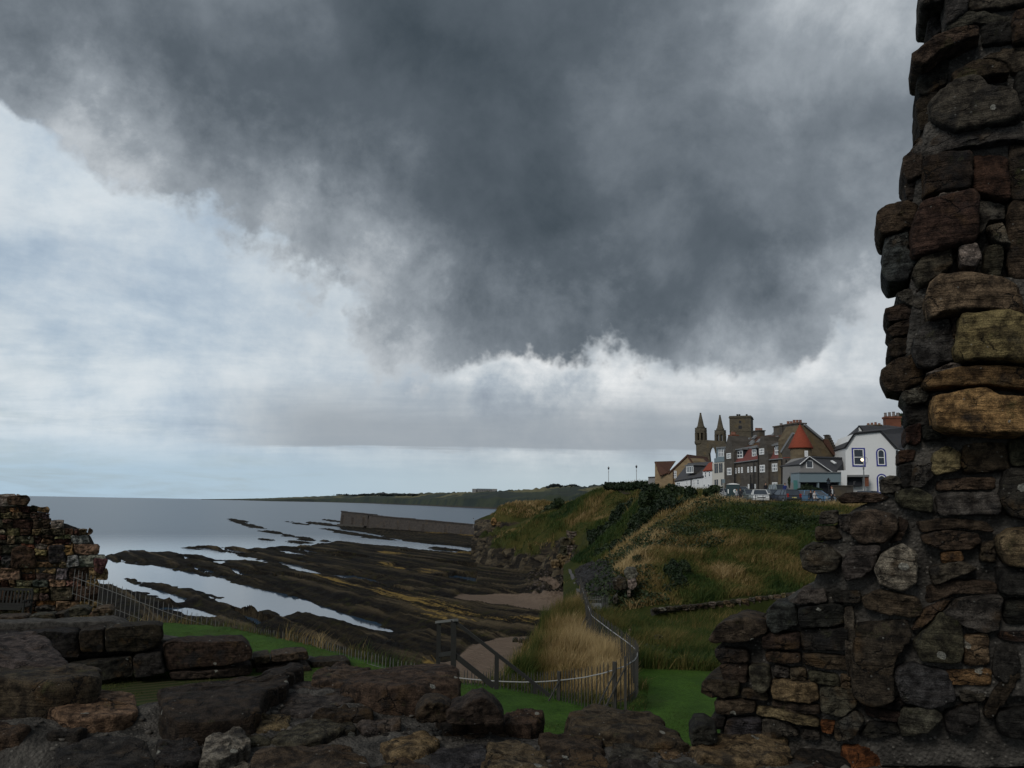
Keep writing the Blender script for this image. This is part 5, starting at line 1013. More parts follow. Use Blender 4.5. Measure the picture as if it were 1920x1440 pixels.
# timber step railing
MT['timber'] = plain('weathered_dark_timber', (.017, .017, .0155), .85, .35, 5, bstr=.3)
hr_ = tag(empty('step_railing'), 'dark timber stair railing with two posts and sloping handrails on the lawn', 'railing'); d0 = 20.0
q = lambda px, py, d=d0: Vector(P(px, py, d))
mb = MB(); mb.bar(q(850, 1285), q(850.5, 1163), .125, .125); mb.build('post', MT['timber'], hr_); MB().bar(q(821, 1272, 20.9), q(823, 1168, 20.9), .10, .10).build('post', MT['timber'], hr_); MB().bar(q(931, 1292), q(931.5, 1226), .105, .10).build('post', MT['timber'], hr_); MB().bar(q(1002, 1300), q(1003, 1281), .09, .09).build('post', MT['timber'], hr_)
MB().bar(q(849, 1162.5), q(1030, 1304), .085, .075).build('handrail', MT['timber'], hr_); MB().bar(q(820, 1166.5, 21), q(855, 1162.5, 19.9), .12, .06).build('top_rail', MT['galv'], hr_); MB().bar(q(823, 1228, 20.9), q(850, 1224), .06, .10).build('mid_rail', MT['timber'], hr_); MB().bar(q(852, 1228), q(926, 1287), .06, .12).build('mid_rail', MT['timber'], hr_)
# bench
bn = tag(empty('bench'), 'dark timber slatted garden bench against the ruined wall', 'bench'); d0 = 34.6; xa = P(-22, 1140, d0)[0]; xb = P(57, 1140, d0)[0]; z0 = 11.02
MB().box(xa, xb, d0+.02, d0+.09, z0+1.02, z0+1.13).build('top_rail', MT['timber'], bn); MB().box(xa, xb, d0-.02, d0+.05, z0+.42, z0+.52).build('back_rail', MT['timber'], bn)
nb = 11
for i in range(nb): x = xa+.12+(xb-xa-.24)*i/(nb-1); MB().bar((x, d0+.01, z0+.52), (x, d0+.055, z0+1.02), .07, .025).build('back_slat', MT['timber'], bn)
for i in range(5): y = d0-.48+i*.115; MB().box(xa, xb, y, y+.095, z0+.40, z0+.43).build('seat_slat', MT['timber'], bn)
for x in (xa+.02, xb-.05):
    MB().box(x, x+.07, d0-.52, d0-.45, z0-.05, z0+.64).build('leg', MT['timber'], bn); MB().box(x, x+.07, d0+.02, d0+.09, z0-.05, z0+1.02).build('leg', MT['timber'], bn); MB().box(x-.01, x+.08, d0-.56, d0+.02, z0+.643, z0+.69).build('armrest', MT['timber'], bn)
MB().box(xa+.1, xb-.1, d0-.50, d0-.46, z0+.30, z0+.398).build('apron', MT['timber'], bn)
# ------------------------------------------------------------------ stones
TINT = {'k': (.022, .0215, .021), 'g': (.058, .056, .051), 'b': (.052, .041, .031), 'r': (.050, .029, .023), 'd': (.031, .024, .019), 'o': (.135, .088, .046), 'Y': (.25, .170, .078), 'y': (.140, .115, .064), 'l': (.145, .138, .125), 'c': (.115, .088, .058), 'v': (.050, .049, .037), 'w': (.038, .040, .043), 'O': (.15, .060, .024)}
def chaikin(p, r=.2):
    q = np.roll(p, -1, 0); return np.stack([p*(1-r)+q*r, p*r+q*(1-r)], 1).reshape(-1, 2)
_sc = [0]
def stone(root, frame, poly, thick, bulge, tint, rough=.018, n=40, rnd=.17, name='stone', mat='stone', wob=.03, dip=0.0, grow=1.0):
    """one rough block: outline poly in the plane (O,U,V), rounded face standing proud along N"""
    O, U, V, N = [np.asarray(q, float) for q in frame]; _sc[0] += 1; sd = _sc[0]*3.77
    p = np.asarray(poly, float); p = p.mean(0)+(p-p.mean(0))*grow; p = chaikin(chaikin(p, rnd*.55), .2); c = p.mean(0)
    L = np.linalg.norm(np.roll(p, -1, 0)-p, axis=1); cu = np.concatenate([[0], np.cumsum(L)]); t = np.linspace(0, cu[-1], n+1)[:-1]
    pc = np.vstack([p, p[:1]]); o = np.stack([np.interp(t, cu, pc[:, 0]), np.interp(t, cu, pc[:, 1])], 1)-c
    size = np.sqrt(np.abs(np.sum(o[:, 0]*np.roll(o[:, 1], -1)-np.roll(o[:, 0], -1)*o[:, 1]))/2)
    fr = 1.6/max(size, .05)
    prof = [(.92, -thick), (.99, -thick*.7), (1.0, -thick*.3), (1.0, 0), (.995, .42*bulge), (.978, .74*bulge), (.94, .93*bulge), (.85, bulge), (.70, bulge), (.53, bulge), (.36, bulge), (.18, bulge)]
    u = np.array([s*o[:, 0] for s, _ in prof]); v = np.array([s*o[:, 1] for s, _ in prof]); h = np.array([[z]*n for _, z in prof])
    wu = fbm(u*fr*1.3, v*fr*1.3, h*fr+sd, 4); wv_ = fbm(u*fr*1.3+31, v*fr*1.3, h*fr+sd, 4); wh_ = fbm(u*fr, v*fr, sd+5.5, 5, .6)
    hf = fbm(u*fr*5, v*fr*5, h*fr*3+sd, 3); uu = u+(wu*2.0+hf*1.3)*size*wob; vv = v+(wv_*2.0-hf*1.3)*size*wob
    r_ = np.random.default_rng(int(sd*10)); fade = np.array([min(1., max(0., (i-2)/3)) for i in range(len(prof))])[:, None]
    chip = 0
    for _ in range(3):
        a = r_.random()*6.283; dd = np.maximum(0, (u*math.cos(a)+v*math.sin(a))/size-r_.uniform(.12, .42)); chip = chip+dd*r_.uniform(.1, .55)*min(bulge*2.2, size*.35)
    tilt = (u*r_.normal()+v*r_.normal())*.07
    h = h+(wh_*rough*2.4+np.abs(fbm(u*fr*1.7, v*fr*1.7, sd, 4))*rough*2.6+fbm(u*fr*.8, v*fr*5.0, sd+2, 3)*rough*1.2-chip*1.1+tilt)*fade+dip*v
    W_ = c[0]*U+c[1]*V; X = (uu[..., None]*U+vv[..., None]*V+h[..., None]*N)
    verts = X.reshape(-1, 3); nr = len(prof); i = np.arange(nr*n).reshape(nr, n); j = np.roll(i, -1, 1)
    quads = np.stack([i[:-1], j[:-1], j[1:], i[1:]], -1).reshape(-1, 4)
    cap = X[-1].mean(0)+N*0.0; bk = X[0].mean(0); verts = np.vstack([verts, cap, bk]); a = nr*n
    tri = [(i[-1][k], j[-1][k], a, a) for k in range(n)]+[(j[0][k], i[0][k], a+1, a+1) for k in range(n)]
    F = quads.tolist()+[q[:3] for q in tri]
    me = bpy.data.meshes.new(name); me.from_pydata(verts.tolist(), [], F); me.polygons.foreach_set('use_smooth', np.ones(len(F), bool)); me.materials.append(MT[mat]); me.update()
    bm_ = bmesh.new(); bm_.from_mesh(me); bmesh.ops.recalc_face_normals(bm_, faces=bm_.faces[:]); bm_.to_mesh(me); bm_.free()
    ob = bpy.data.objects.new(name, me); ob.location = tuple(O+W_); ob.color = (*TINT[tint], 1) if isinstance(tint, str) else (*tint, 1)
    if isinstance(tint, str): k = r_.uniform(.8, 1.2); ob.color = (*[q*k*r_.uniform(.93, 1.07) for q in TINT[tint]], 1)
    return link(ob, root)
def az_plane(px, d, az):
    """vertical plane through the point d metres ahead at px, turned az degrees"""
    p = np.array([(px-960)/1500*d, d]); u = np.array([math.cos(R(az)), -math.sin(R(az))]); return Pl(p, p+u, 0, 0)
def wstone(root, d, px, tint, thick=.35, bulge=.06, proud=0.0, **k):
    if not isinstance(d, Pl): xm = sum(q[0] for q in px)/len(px); d = az_plane(xm, d, math.degrees(math.atan2(xm-960, 1500))*.8)
    O = d.a-d.n*(-proud); O = np.array([O[0], O[1], 0.0])
    return stone(root, (O, d.u, (0, 0, 1), d.n), [d.sz(x, y, -proud) for x, y in px], thick, bulge, tint, **k)
def top_frame(z): return ((0, 0, z), (1, 0, 0), (0, 1, 0), (0, 0, 1))
def tstone(root, z, px, tint, thick=.3, bulge=.05, **k): return stone(root, top_frame(z), [tuple(G(x, y, z)[:2]) for x, y in px], thick, bulge, tint, **k)
# --- tall ruined wall on the right
rw = tag(empty('ruined_wall'), 'tall ragged ruined rubble wall filling the right side, close to the viewer', 'wall'); DW = az_plane(1560, 5.15, 23)
S_ = """g .10 .05|1726,-40 1768,-40 1770,14 1725,19
g .12 .03|1768,-40 1812,-40 1813,30 1772,56 1769,15
k .04 -.1|1742,36 1768,18 1772,60 1748,78 1737,62
g .08 .0|1812,-40 1990,-40 1990,8 1850,30 1813,31
g .07 .0|1772,57 1815,32 1890,34 1896,48 1820,56 1785,66
b .10 .12|1709,106 1745,82 1800,62 1831,56 1833,76 1770,100 1735,126 1712,122
k .06 .0|1834,52 1894,48 1896,84 1842,92
d .08 .03|1897,30 1990,18 1990,84 1899,90
b .08 .03|1784,142 1833,116 1884,126 1892,146 1838,150 1790,160
v .05 -.02|1838,96 1898,92 1990,92 1990,140 1895,142 1886,122 1840,112
k .06 -.02|1718,168 1723,145 1741,120 1778,116 1774,158 1742,180 1725,183
d .05 -.03|1717,196 1724,186 1790,163 1752,190 1744,244 1727,253 1719,230
v .15 .08|1744,192 1800,152 1830,149 1850,174 1902,180 1906,228 1862,244 1790,258 1745,232
k .08 .02|1905,148 1990,146 1990,250 1910,232 1905,180
g .10 .06|1711,278 1740,246 1800,256 1902,240 1990,256 1990,272 1905,268 1790,286 1722,300
k .06 -.04|1710,276 1733,250 1738,268 1722,289
b .08 .02|1691,304 1705,290 1727,292 1729,334 1702,342 1692,330
d .13 .07|1728,302 1822,290 1816,358 1762,366 1731,374
r .09 .03|1823,292 1886,298 1892,382 1823,362
d .08 .02|1888,276 1990,276 1990,372 1894,382
k .05 -.05|1694,350 1722,341 1728,374 1700,383
b .09 -.02|1644,404 1664,390 1704,382 1722,389 1706,430 1680,440 1652,446 1643,432
r .14 .09|1716,402 1736,385 1822,364 1833,378 1829,454 1766,468 1712,486 1708,440
l .05 .11|1735,386 1762,367 1822,360 1824,374 1766,380
w .08 -.03|1658,452 1702,432 1701,470 1720,496 1701,530 1666,533 1654,510
v .10 .04|1723,490 1780,466 1786,500 1761,520 1726,541 1708,516
l .09 .08|1795,467 1830,460 1839,486 1826,505 1800,501
l .08 .06|1850,426 1880,420 1886,448 1894,462 1866,456
v .06 .0|1846,466 1882,464 1876,520 1842,516
b .07 .0|1886,384 1990,376 1990,524 1892,524
g .05 .0|1834,378 1884,386 1882,416 1846,420 1836,450
g .06 -.04|1680,552 1700,545 1736,548 1738,576 1720,583 1690,566
d .05 -.08|1660,582 1688,572 1713,575 1717,596 1668,606 1659,592
d .05 -.08|1662,622 1672,612 1711,598 1712,625 1674,634
d .05 -.08|1665,646 1674,638 1713,634 1713,662 1674,672 1664,664
b .09 -.06|1653,696 1680,676 1721,665 1736,690 1726,720 1690,736 1664,732 1654,714
c .20 .16|1738,548 1760,524 1860,526 1902,536 1917,570 1919,592 1830,583 1770,590 1744,602 1737,570
w .10 .06|1711,642 1734,606 1780,600 1789,660 1786,676 1750,690 1720,690 1709,672
y .18 .13|1800,596 1880,589 1935,608 1960,640 1960,686 1880,678 1800,681 1788,672
b .08 .06|1782,600 1799,597 1788,668 1786,668
l .06 .10|1736,702 1780,682 1801,684 1800,691 1742,703
o .13 .10|1733,718 1744,702 1800,693 1870,690 1990,698 1990,736 1850,726 1740,729
Y .22 .18|1749,748 1800,738 1850,731 1870,748 1990,752 1990,822 1880,816 1782,812 1752,800
g .06 -.02|1688,746 1692,736 1725,727 1741,740 1738,755 1700,761
k .05 -.06|1696,762 1736,758 1746,790 1740,800 1700,796
r .07 -.02|1697,802 1728,794 1726,830 1716,836 1697,832
k .06 .0|1729,801 1750,798 1776,820 1731,829
y .10 .05|1750,852 1775,836 1800,849 1797,884 1752,892 1744,880
b .07 .02|1806,834 1880,830 1892,880 1812,890 1798,868
v .06 .02|1890,826 1990,826 1990,866 1896,876
r .05 -.05|1684,846 1716,843 1713,865 1685,869
k .06 -.05|1685,872 1709,870 1709,912 1690,916
g .08 .02|1715,870 1746,866 1756,888 1727,915 1707,912
g .08 -.03|1651,900 1666,893 1682,894 1692,906 1685,921 1655,926
k .10 .03|1880,882 1990,870 1990,974 1892,970 1869,940
b .06 -.03|1571,934 1585,924 1640,924 1668,932 1650,941 1580,943
v .08 .02|1680,922 1716,914 1746,930 1746,962 1690,951 1678,938
g .08 .03|1752,926 1868,922 1876,964 1762,968
b .06 .0|1760,900 1866,894 1866,918 1756,920
g .06 -.02|1539,960 1570,956 1573,981 1536,983
b .06 -.02|1529,988 1565,986 1581,1010 1530,1015
b .10 .04|1597,970 1604,961 1640,955 1676,966 1681,990 1660,1016 1615,1019 1596,1002
g .05 -.01|1570,966 1596,963 1596,1000 1576,992
d .06 .0|1684,968 1704,980 1690,1012 1668,1018 1686,992
g .11 .03|1501,1036 1519,1020 1551,1021 1577,1044 1566,1070 1530,1076 1507,1066
g .10 .03|1580,1058 1586,1040 1602,1024 1650,1021 1640,1060 1621,1080 1586,1089
l .13 .06|1639,1062 1660,1034 1690,1020 1717,1036 1716,1090 1690,1106 1650,1096
b .08 .03|1728,1004 1770,994 1832,1000 1838,1014 1820,1031 1770,1031 1732,1018
v .09 .04|1742,1064 1800,1051 1833,1066 1790,1081 1750,1096
o .06 .02|1764,1036 1801,1032 1806,1050 1766,1056
b .07 .02|1720,978 1770,972 1846,978 1862,998 1790,990 1728,998
c .16 .10|1868,1008 1898,991 1990,988 1990,1061 1886,1060 1869,1028
k .10 .06|1872,1065 1990,1064 1990,1116 1873,1113
b .05 .0|1838,1020 1864,1012 1866,1056 1836,1050
b .09 .03|1617,1120 1650,1106 1720,1118 1728,1152 1700,1156 1660,1150 1622,1140
g .06 .0|1500,1106 1546,1103 1552,1130 1488,1131
k .06 .0|1560,1106 1612,1108 1614,1130 1562,1127
b .06 .0|1732,1100 1800,1086 1864,1092 1866,1112 1790,1112 1738,1132
w .09 .03|1440,1144 1455,1130 1490,1134 1496,1170 1452,1186 1440,1168
k .09 .02|1497,1138 1580,1130 1583,1170 1500,1176
b .09 .03|1331,1196 1350,1170 1392,1154 1436,1164 1438,1185 1400,1200 1340,1206
d .06 .02|1430,1190 1499,1184 1500,1215 1430,1216
k .07 .0|1501,1180 1588,1175 1591,1216 1505,1221
d .06 .0|1341,1215 1400,1218 1406,1240 1350,1241
d .06 .0|1351,1243 1402,1243 1401,1280 1359,1276
v .08 .04|1405,1248 1441,1250 1446,1284 1431,1296 1410,1286
b .06 .0|1436,1220 1500,1222 1501,1240 1438,1241
b .06 .0|1505,1225 1591,1229 1594,1256 1510,1246
g .05 .0|1454,1246 1480,1250 1481,1268 1450,1266
b .05 .0|1482,1251 1511,1251 1513,1275 1484,1272
v .06 .0|1515,1256 1570,1263 1576,1286 1520,1276
c .06 .0|1576,1263 1596,1266 1594,1290 1577,1286
b .07 .02|1318,1278 1330,1270 1386,1274 1386,1305 1340,1306 1317,1296
b .06 .0|1394,1289 1440,1296 1441,1311 1391,1306
c .08 .02|1449,1271 1530,1279 1536,1310 1520,1316 1450,1309
v .08 .02|1540,1286 1606,1291 1606,1320 1580,1341 1541,1331
b .06 .0|1341,1309 1415,1312 1416,1335 1345,1336
c .08 .02|1420,1326 1480,1330 1531,1345 1536,1360 1470,1346 1420,1341
b .06 .0|1449,1313 1536,1320 1536,1338 1450,1326
w .08 .02|1365,1346 1426,1346 1429,1386 1359,1386
k .06 .0|1334,1342 1362,1341 1356,1366 1335,1361
g .06 .0|1430,1346 1480,1351 1501,1376 1430,1381
O .06 .02|1539,1351 1566,1353 1561,1373 1540,1369
g .05 .0|1504,1362 1536,1366 1538,1384 1505,1384
d .12 .06|1604,1172 1700,1165 1707,1196 1676,1236 1671,1312 1621,1316 1600,1300
g .06 .01|1582,1141 1600,1139 1604,1200 1604,1280 1589,1288
v .12 .05|1714,1202 1764,1150 1800,1160 1801,1235 1780,1241 1725,1236
g .12 .05|1765,1149 1800,1120 1876,1114 1871,1180 1840,1186 1803,1170
b .07 .01|1730,1140 1790,1116 1764,1144 1724,1176 1708,1180
c .08 .03|1805,1190 1850,1185 1856,1245 1806,1246
k .09 .02|1864,1206 1900,1200 1911,1250 1880,1276 1859,1260
w .12 .04|1674,1256 1710,1240 1780,1260 1791,1310 1740,1326 1690,1311
o .08 .02|1765,1256 1856,1250 1856,1284 1770,1280
d .08 .03|1858,1292 1895,1255 1912,1262 1890,1300 1856,1346 1844,1336
v .10 .04|1694,1326 1740,1319 1766,1340 1740,1366 1690,1381 1684,1352
k .09 .03|1770,1336 1831,1315 1836,1345 1810,1376 1775,1371
k .10 .03|1868,1332 1990,1318 1990,1392 1876,1378
k .08 .02|1884,1121 1990,1124 1990,1172 1880,1166
r .07 .02|1870,1182 1990,1180 1990,1204 1870,1198
w .08 .0|1914,1208 1990,1206 1990,1312 1914,1302
g .09 .03|1564,1358 1600,1330 1621,1346 1600,1380 1565,1386
d .06 .01|1622,1324 1690,1334 1682,1350 1626,1341
k .06 .0|1700,1284 1694,1320 1676,1326 1640,1320 1676,1316
g .05 .0|1796,1290 1850,1290 1842,1312 1800,1312
k .05 .0|1630,1352 1682,1354 1686,1374 1640,1380 1610,1376"""
for ln in S_.split('\n'):
    hd, pt = ln.split('|'); t_, b_, p_ = hd.split(); wstone(rw, DW, [tuple(map(float, q.split(','))) for q in pt.split()], t_, .42, float(b_)*.62+.012, float(p_)*.9, rough=.014, n=56, grow=1.05)
lx = random.Random(33); yy_ = -60.0        # the wall goes on beyond the edge of the picture
while yy_ < 1450:
    hh_ = lx.uniform(55, 105); xx_ = 1992+lx.uniform(0, 12)
    while xx_ < 2420:
        ww_ = lx.uniform(80, 190); j = lambda a=9: lx.uniform(-a, a)
        wstone(rw, DW, [(xx_+j(), yy_+5+j()), (xx_+ww_*.5, yy_+3+j()), (xx_+ww_-5+j(), yy_+5+j()), (xx_+ww_-4+j(), yy_+hh_-5+j()), (xx_+ww_*.5, yy_+hh_-3+j()), (xx_+j(), yy_+hh_-5+j())], lx.choice('kgbdvbgwckr'), .42, lx.uniform(.04, .09), lx.uniform(-.03, .06), rough=.014, n=40, grow=1.04); xx_ += ww_
    yy_ += hh_
for poly in ([(1990, -60), (2430, -60), (2430, 700), (1990, 700)], [(1990, 640), (2430, 640), (2430, 1450), (1990, 1450)]): wstone(rw, DW, poly, 'g', .8, .03, -.05, rough=.012, n=80, name='mortar_core', mat='mortar', wob=.012, rnd=.1)
for poly in ([(1752, -50), (2000, -50), (2000, 270), (1748, 270), (1738, 190), (1772, 118)], [(1732, 240), (2000, 230), (2000, 560), (1722, 560), (1692, 470), (1716, 350)], [(1702, 520), (2000, 520), (2000, 760), (1706, 768), (1692, 700), (1706, 580)], [(1708, 720), (2000, 730), (2000, 960), (1700, 966), (1694, 880), (1706, 800)], [(1604, 952), (1690, 912), (2000, 900), (2000, 1130), (1520, 1130), (1545, 1000)], [(1450, 1140), (1520, 1100), (2000, 1090), (2000, 1300), (1360, 1300), (1350, 1212)], [(1352, 1270), (2000, 1250), (2000, 1440), (1350, 1430)]):
    wstone(rw, DW, poly, 'g', .8, .03, -.05, rough=.012, n=120, name='mortar_core', mat='mortar', wob=.012, rnd=.1)
# --- broken wall top in the foreground
fw = tag(empty('broken_wall_top'), 'broken rubble wall top of big slabs across the bottom foreground', 'wall')
F_ = """14.60 c .36 .05|42,1312 70,1302 150,1300 245,1309 256,1334 216,1346 120,1350 84,1332
14.66 d .36 .05|298,1298 330,1290 430,1288 556,1254 568,1268 500,1318 484,1340 345,1352 318,1332
14.72 b .30 .10|-60,1262 40,1252 110,1250 160,1264 182,1288 100,1302 -60,1302
14.80 g .30 .08|-60,1212 40,1204 96,1214 126,1236 120,1252 -60,1256
14.52 d .40 .05|-60,1316 40,1312 62,1342 80,1380 -60,1400
14.50 r .20 .04|60,1352 96,1352 100,1385 60,1392
14.62 b .15 .06|596,1264 640,1252 692,1270 642,1290 588,1286
14.58 g .14 .03|522,1302 572,1281 690,1298 704,1310 602,1344 532,1340
14.68 b .22 .12|640,1285 690,1264 800,1262 846,1276 852,1300 790,1306 720,1306
14.50 b .16 .05|818,1366 900,1354 960,1356 992,1386 900,1396 832,1392
14.56 b .16 .07|944,1350 985,1337 1022,1355 990,1370 950,1366
14.56 b .20 .07|1070,1354 1105,1336 1180,1345 1226,1345 1272,1380 1292,1400 1210,1400 1130,1386 1074,1376
14.46 b .16 .04|1008,1392 1060,1384 1122,1396 1142,1450 1036,1452
14.46 g .16 .04|1150,1404 1208,1400 1232,1430 1142,1452
14.46 c .14 .03|1232,1406 1290,1406 1302,1430 1242,1436
14.48 c .16 .05|918,1404 980,1396 1018,1416 1036,1452 896,1455
14.48 c .16 .05|714,1398 800,1391 822,1400 802,1420 730,1426
14.50 b .18 .05|498,1412 620,1401 682,1426 694,1456 476,1458
14.54 v .16 .05|506,1388 600,1352 660,1356 668,1376 562,1402
14.55 g .12 .03|664,1356 740,1352 748,1370 682,1376
14.52 k .10 .02|700,1374 800,1371 820,1384 730,1390
14.53 l .12 .03|386,1396 450,1379 472,1395 420,1421 378,1426
14.55 y .14 .04|468,1352 540,1346 547,1370 482,1377
14.46 w .16 .04|818,1402 905,1400 912,1452 812,1452
14.50 k .14 .04|300,1402 360,1386 384,1430 330,1446 290,1440
14.46 l .10 .02|400,1430 440,1424 470,1440 430,1456 392,1450
14.50 k .20 .04|110,1410 200,1400 280,1412 300,1456 90,1460
14.58 d .22 .05|586,1348 626,1336 690,1330 700,1346 640,1354
14.60 b .16 .06|858,1346 930,1342 944,1352 900,1356 850,1362
14.52 c .20 .03|1304,1392 1322,1385 1470,1385 1478,1412 1474,1426 1310,1426
14.50 g .14 .05|1606,1384 1690,1375 1722,1386 1640,1402 1604,1402
14.48 O .14 .03|1578,1418 1690,1396 1748,1396 1680,1417 1600,1432
14.49 y .14 .04|1742,1388 1850,1382 1842,1402 1762,1402
14.46 k .14 .03|1490,1412 1580,1404 1596,1440 1490,1450
14.45 g .14 .03|1700,1420 1830,1408 1990,1420 1990,1460 1680,1460
14.47 k .14 .04|1850,1390 1990,1388 1990,1416 1846,1410
14.44 b .12 .03|1320,1432 1480,1428 1490,1460 1310,1460"""
for ln in F_.split('\n'):
    hd, pt = ln.split('|'); z_, t_, th, b_ = hd.split(); tstone(fw, float(z_)-.02+(.06 if min(float(q.split(',')[1]) for q in pt.split()) > 1378 else 0), [tuple(map(float, q.split(','))) for q in pt.split()], t_, float(th), float(b_)*.7, rough=.016, n=64, wob=.05, rnd=.12, grow=1.06)
for d_, t_, b_, pt in ((5.35, 'd', .07, [(776, 1330), (798, 1312), (828, 1312), (848, 1322), (846, 1350), (782, 1350)]), (5.3, 'd', .09, [(834, 1330), (862, 1320), (884, 1304), (906, 1299), (928, 1314), (943, 1334), (947, 1356), (838, 1356)]), (5.15, 'k', .10, [(1292, 1366), (1302, 1352), (1322, 1350), (1344, 1362), (1346, 1390), (1294, 1392)])):
    wstone(fw, d_, pt, t_, .2, b_, 0, rough=.02, n=56)
xs_ = np.linspace(-5.2, 4.2, 190); ys_ = np.linspace(2.2, 6.9, 130); XX, YY = np.meshgrid(xs_, ys_)
edge_y = np.interp(XX, [-5.2, -3.6, -2.8, -1.8, -1.0, -.3, .1, .5, 1.0, 1.3, 4.2], [6.5, 6.2, 5.75, 6.3, 6.3, 6.0, 5.5, 5.55, 5.45, 5.2, 5.9])
zz2 = 14.475+fbm(XX*1.3, YY*1.3, 2, 5, .55)*.10+fbm(XX*9, YY*9, 4, 3)*.03+np.interp(YY, [2.2, 4.2, 5.5, 6.5], [-.10, -.06, .03, .14])*np.interp(XX, [-5, -1, 0, 1], [1, 1, .5, 0])
zz2 = zz2-.20*smooth01(XX, -1.5, -2.0)*smooth01(YY, 5.25, 4.9)-np.maximum(0, YY-edge_y)*6.0-np.maximum(0, YY-edge_y-.25)*16
zz2 = np.maximum(zz2, 10.4)
mesh_np('rubble_core', np.stack([XX, YY, zz2], -1).reshape(-1, 3), grid_faces(*XX.shape), MT['mortar'], fw, smooth=True)
# small loose stones and chips in the mortar
rs = np.random.default_rng(21); V_, F2, off = [], [], 0
ico = bmesh.new(); bmesh.ops.create_icosphere(ico, subdivisions=1, radius=1); iv = np.array([q.co[:] for q in ico.verts]); ifc = np.array([[q.index for q in f.verts] for f in ico.faces]); ico.free()
def pebbles(name, XYZ, smin, smax, mat, parent=None, seed=1, flat=.6, kind='stuff', color=None):
    r = np.random.default_rng(seed); n = len(XYZ); s = smin+(smax-smin)*r.random(n)**2.5; 
    v = iv[None]*(1+.35*r.normal(size=(n, len(iv), 1)))*s[:, None, None]*np.array([1, 1, flat])*(.75+.5*r.random((n, 1, 3)))
    th = r.random(n)*6.283; c, sn = np.cos(th)[:, None], np.sin(th)[:, None]; v = np.stack([v[..., 0]*c-v[..., 1]*sn, v[..., 0]*sn+v[..., 1]*c, v[..., 2]], -1)+np.asarray(XYZ)[:, None]
    f = (ifc[None]+(np.arange(n)*len(iv))[:, None, None]).reshape(-1, 3); o = mesh_np(name, v.reshape(-1, 3), f, MT[mat], parent, attrs={'tint': np.repeat(r.random(n), len(iv))}); o['kind'] = kind; return o
def chip_mat(name, a, b):
    m, k = new_mat(name); t = k.n('Attribute', attribute_name='tint').outputs['Fac']; n1 = k.noise(k.n('TexCoord').outputs['Object'], 30, 4, .7).outputs[0]
    finish(k, k.mix(k.add(k.mul(t, .7), k.mul(n1, .3)), a, b), .85, n1, .5, .01); return m
MT['chips'] = chip_mat('stone_chips', (.018, .016, .014, 1), (.11, .10, .085, 1)); MT['cob'] = chip_mat('dark_cobbles', (.006, .006, .0065, 1), (.030, .028, .028, 1)); MT['redcob'] = chip_mat('reddish_cobbles', (.025, .018, .018, 1), (.13, .095, .085, 1))
n = 2600; px_ = rs.uniform(-4.2, 3.4, n); py_ = rs.uniform(3.4, 6.0, n); iz = ((py_-2.2)/4.7*129).astype(int).clip(0, 129); ix = ((px_+5.2)/9.4*189).astype(int).clip(0, 189)
ok = (zz2[iz, ix] > 14.2); pebbles('loose_stones', np.stack([px_, py_, zz2[iz, ix]+.004], -1)[ok], .004, .028, 'chips', fw, 5)
# flat fragments bedded between the slabs
taken = [(o_.location.x, o_.location.y, max(o_.dimensions.x, o_.dimensions.y)*.42) for o_ in fw.children if o_.name.startswith('stone')]
rf_ = np.random.default_rng(77); made = 0
for _ in range(900):
    if made >= 105: break
    x_ = rf_.uniform(-3.9, 3.2); y_ = rf_.uniform(3.7, 5.75); r0_ = rf_.uniform(.07, .24)
    iz_ = int((y_-2.2)/4.7*129); ix_ = int((x_+5.2)/9.4*189); z_ = zz2[iz_, ix_]
    if z_ < 14.15 or any((x_-a_)**2+(y_-b_)**2 < (c_+r0_*.75)**2 for a_, b_, c_ in taken): continue
    nk = rf_.integers(5, 8); ph = np.sort(rf_.random(nk)*.6+np.arange(nk))/nk*6.283; rr = r0_*(.75+.5*rf_.random(nk))
    stone(fw, top_frame(z_+rf_.uniform(-.02, .03)), [(x_+1.5*q*math.cos(t), y_+q*math.sin(t)) for q, t in zip(rr, ph)], .16, rf_.uniform(.01, .035), rf_.choice(list('bbggvkkcdlw')), rough=.014, n=36, wob=.05, rnd=.10, dip=rf_.uniform(-.12, .12)); taken.append((x_, y_, r0_)); made += 1
# --- ruined wall at the left edge
lw = tag(empty('ruined_wall'), 'stepped ruined sandstone wall at the left edge behind the bench', 'wall'); DL = az_plane(100, 35.8, -28)
prof_x = [(-60, 926), (0, 926), (52, 929), (57, 950), (62, 952), (94, 953), (97, 972), (121, 974), (123, 991), (168, 993), (172, 1012), (188, 1024), (192, 1042), (202, 1050), (194, 1080), (184, 1086), (186, 1110), (184, 1160)]
def right_edge(y): return {0: 52, 1: 58, 2: 94, 3: 122, 4: 170}[0] if y < 950 else 94 if y < 973 else 121 if y < 992 else 171 if y < 1014 else 188 if y < 1040 else 199 if y < 1078 else 184
lc = random.Random(4); y = 927.0; lwt = lambda t: tuple(q*1.65*lc.uniform(.8, 1.2) for q in TINT[t])
crs = [(927, 948), (949, 961), (961, 972), (973, 991), (991, 1003), (1003, 1020), (1020, 1040), (1041, 1064), (1064, 1087), (1087, 1100), (1100, 1126), (1126, 1146), (1146, 1162)]
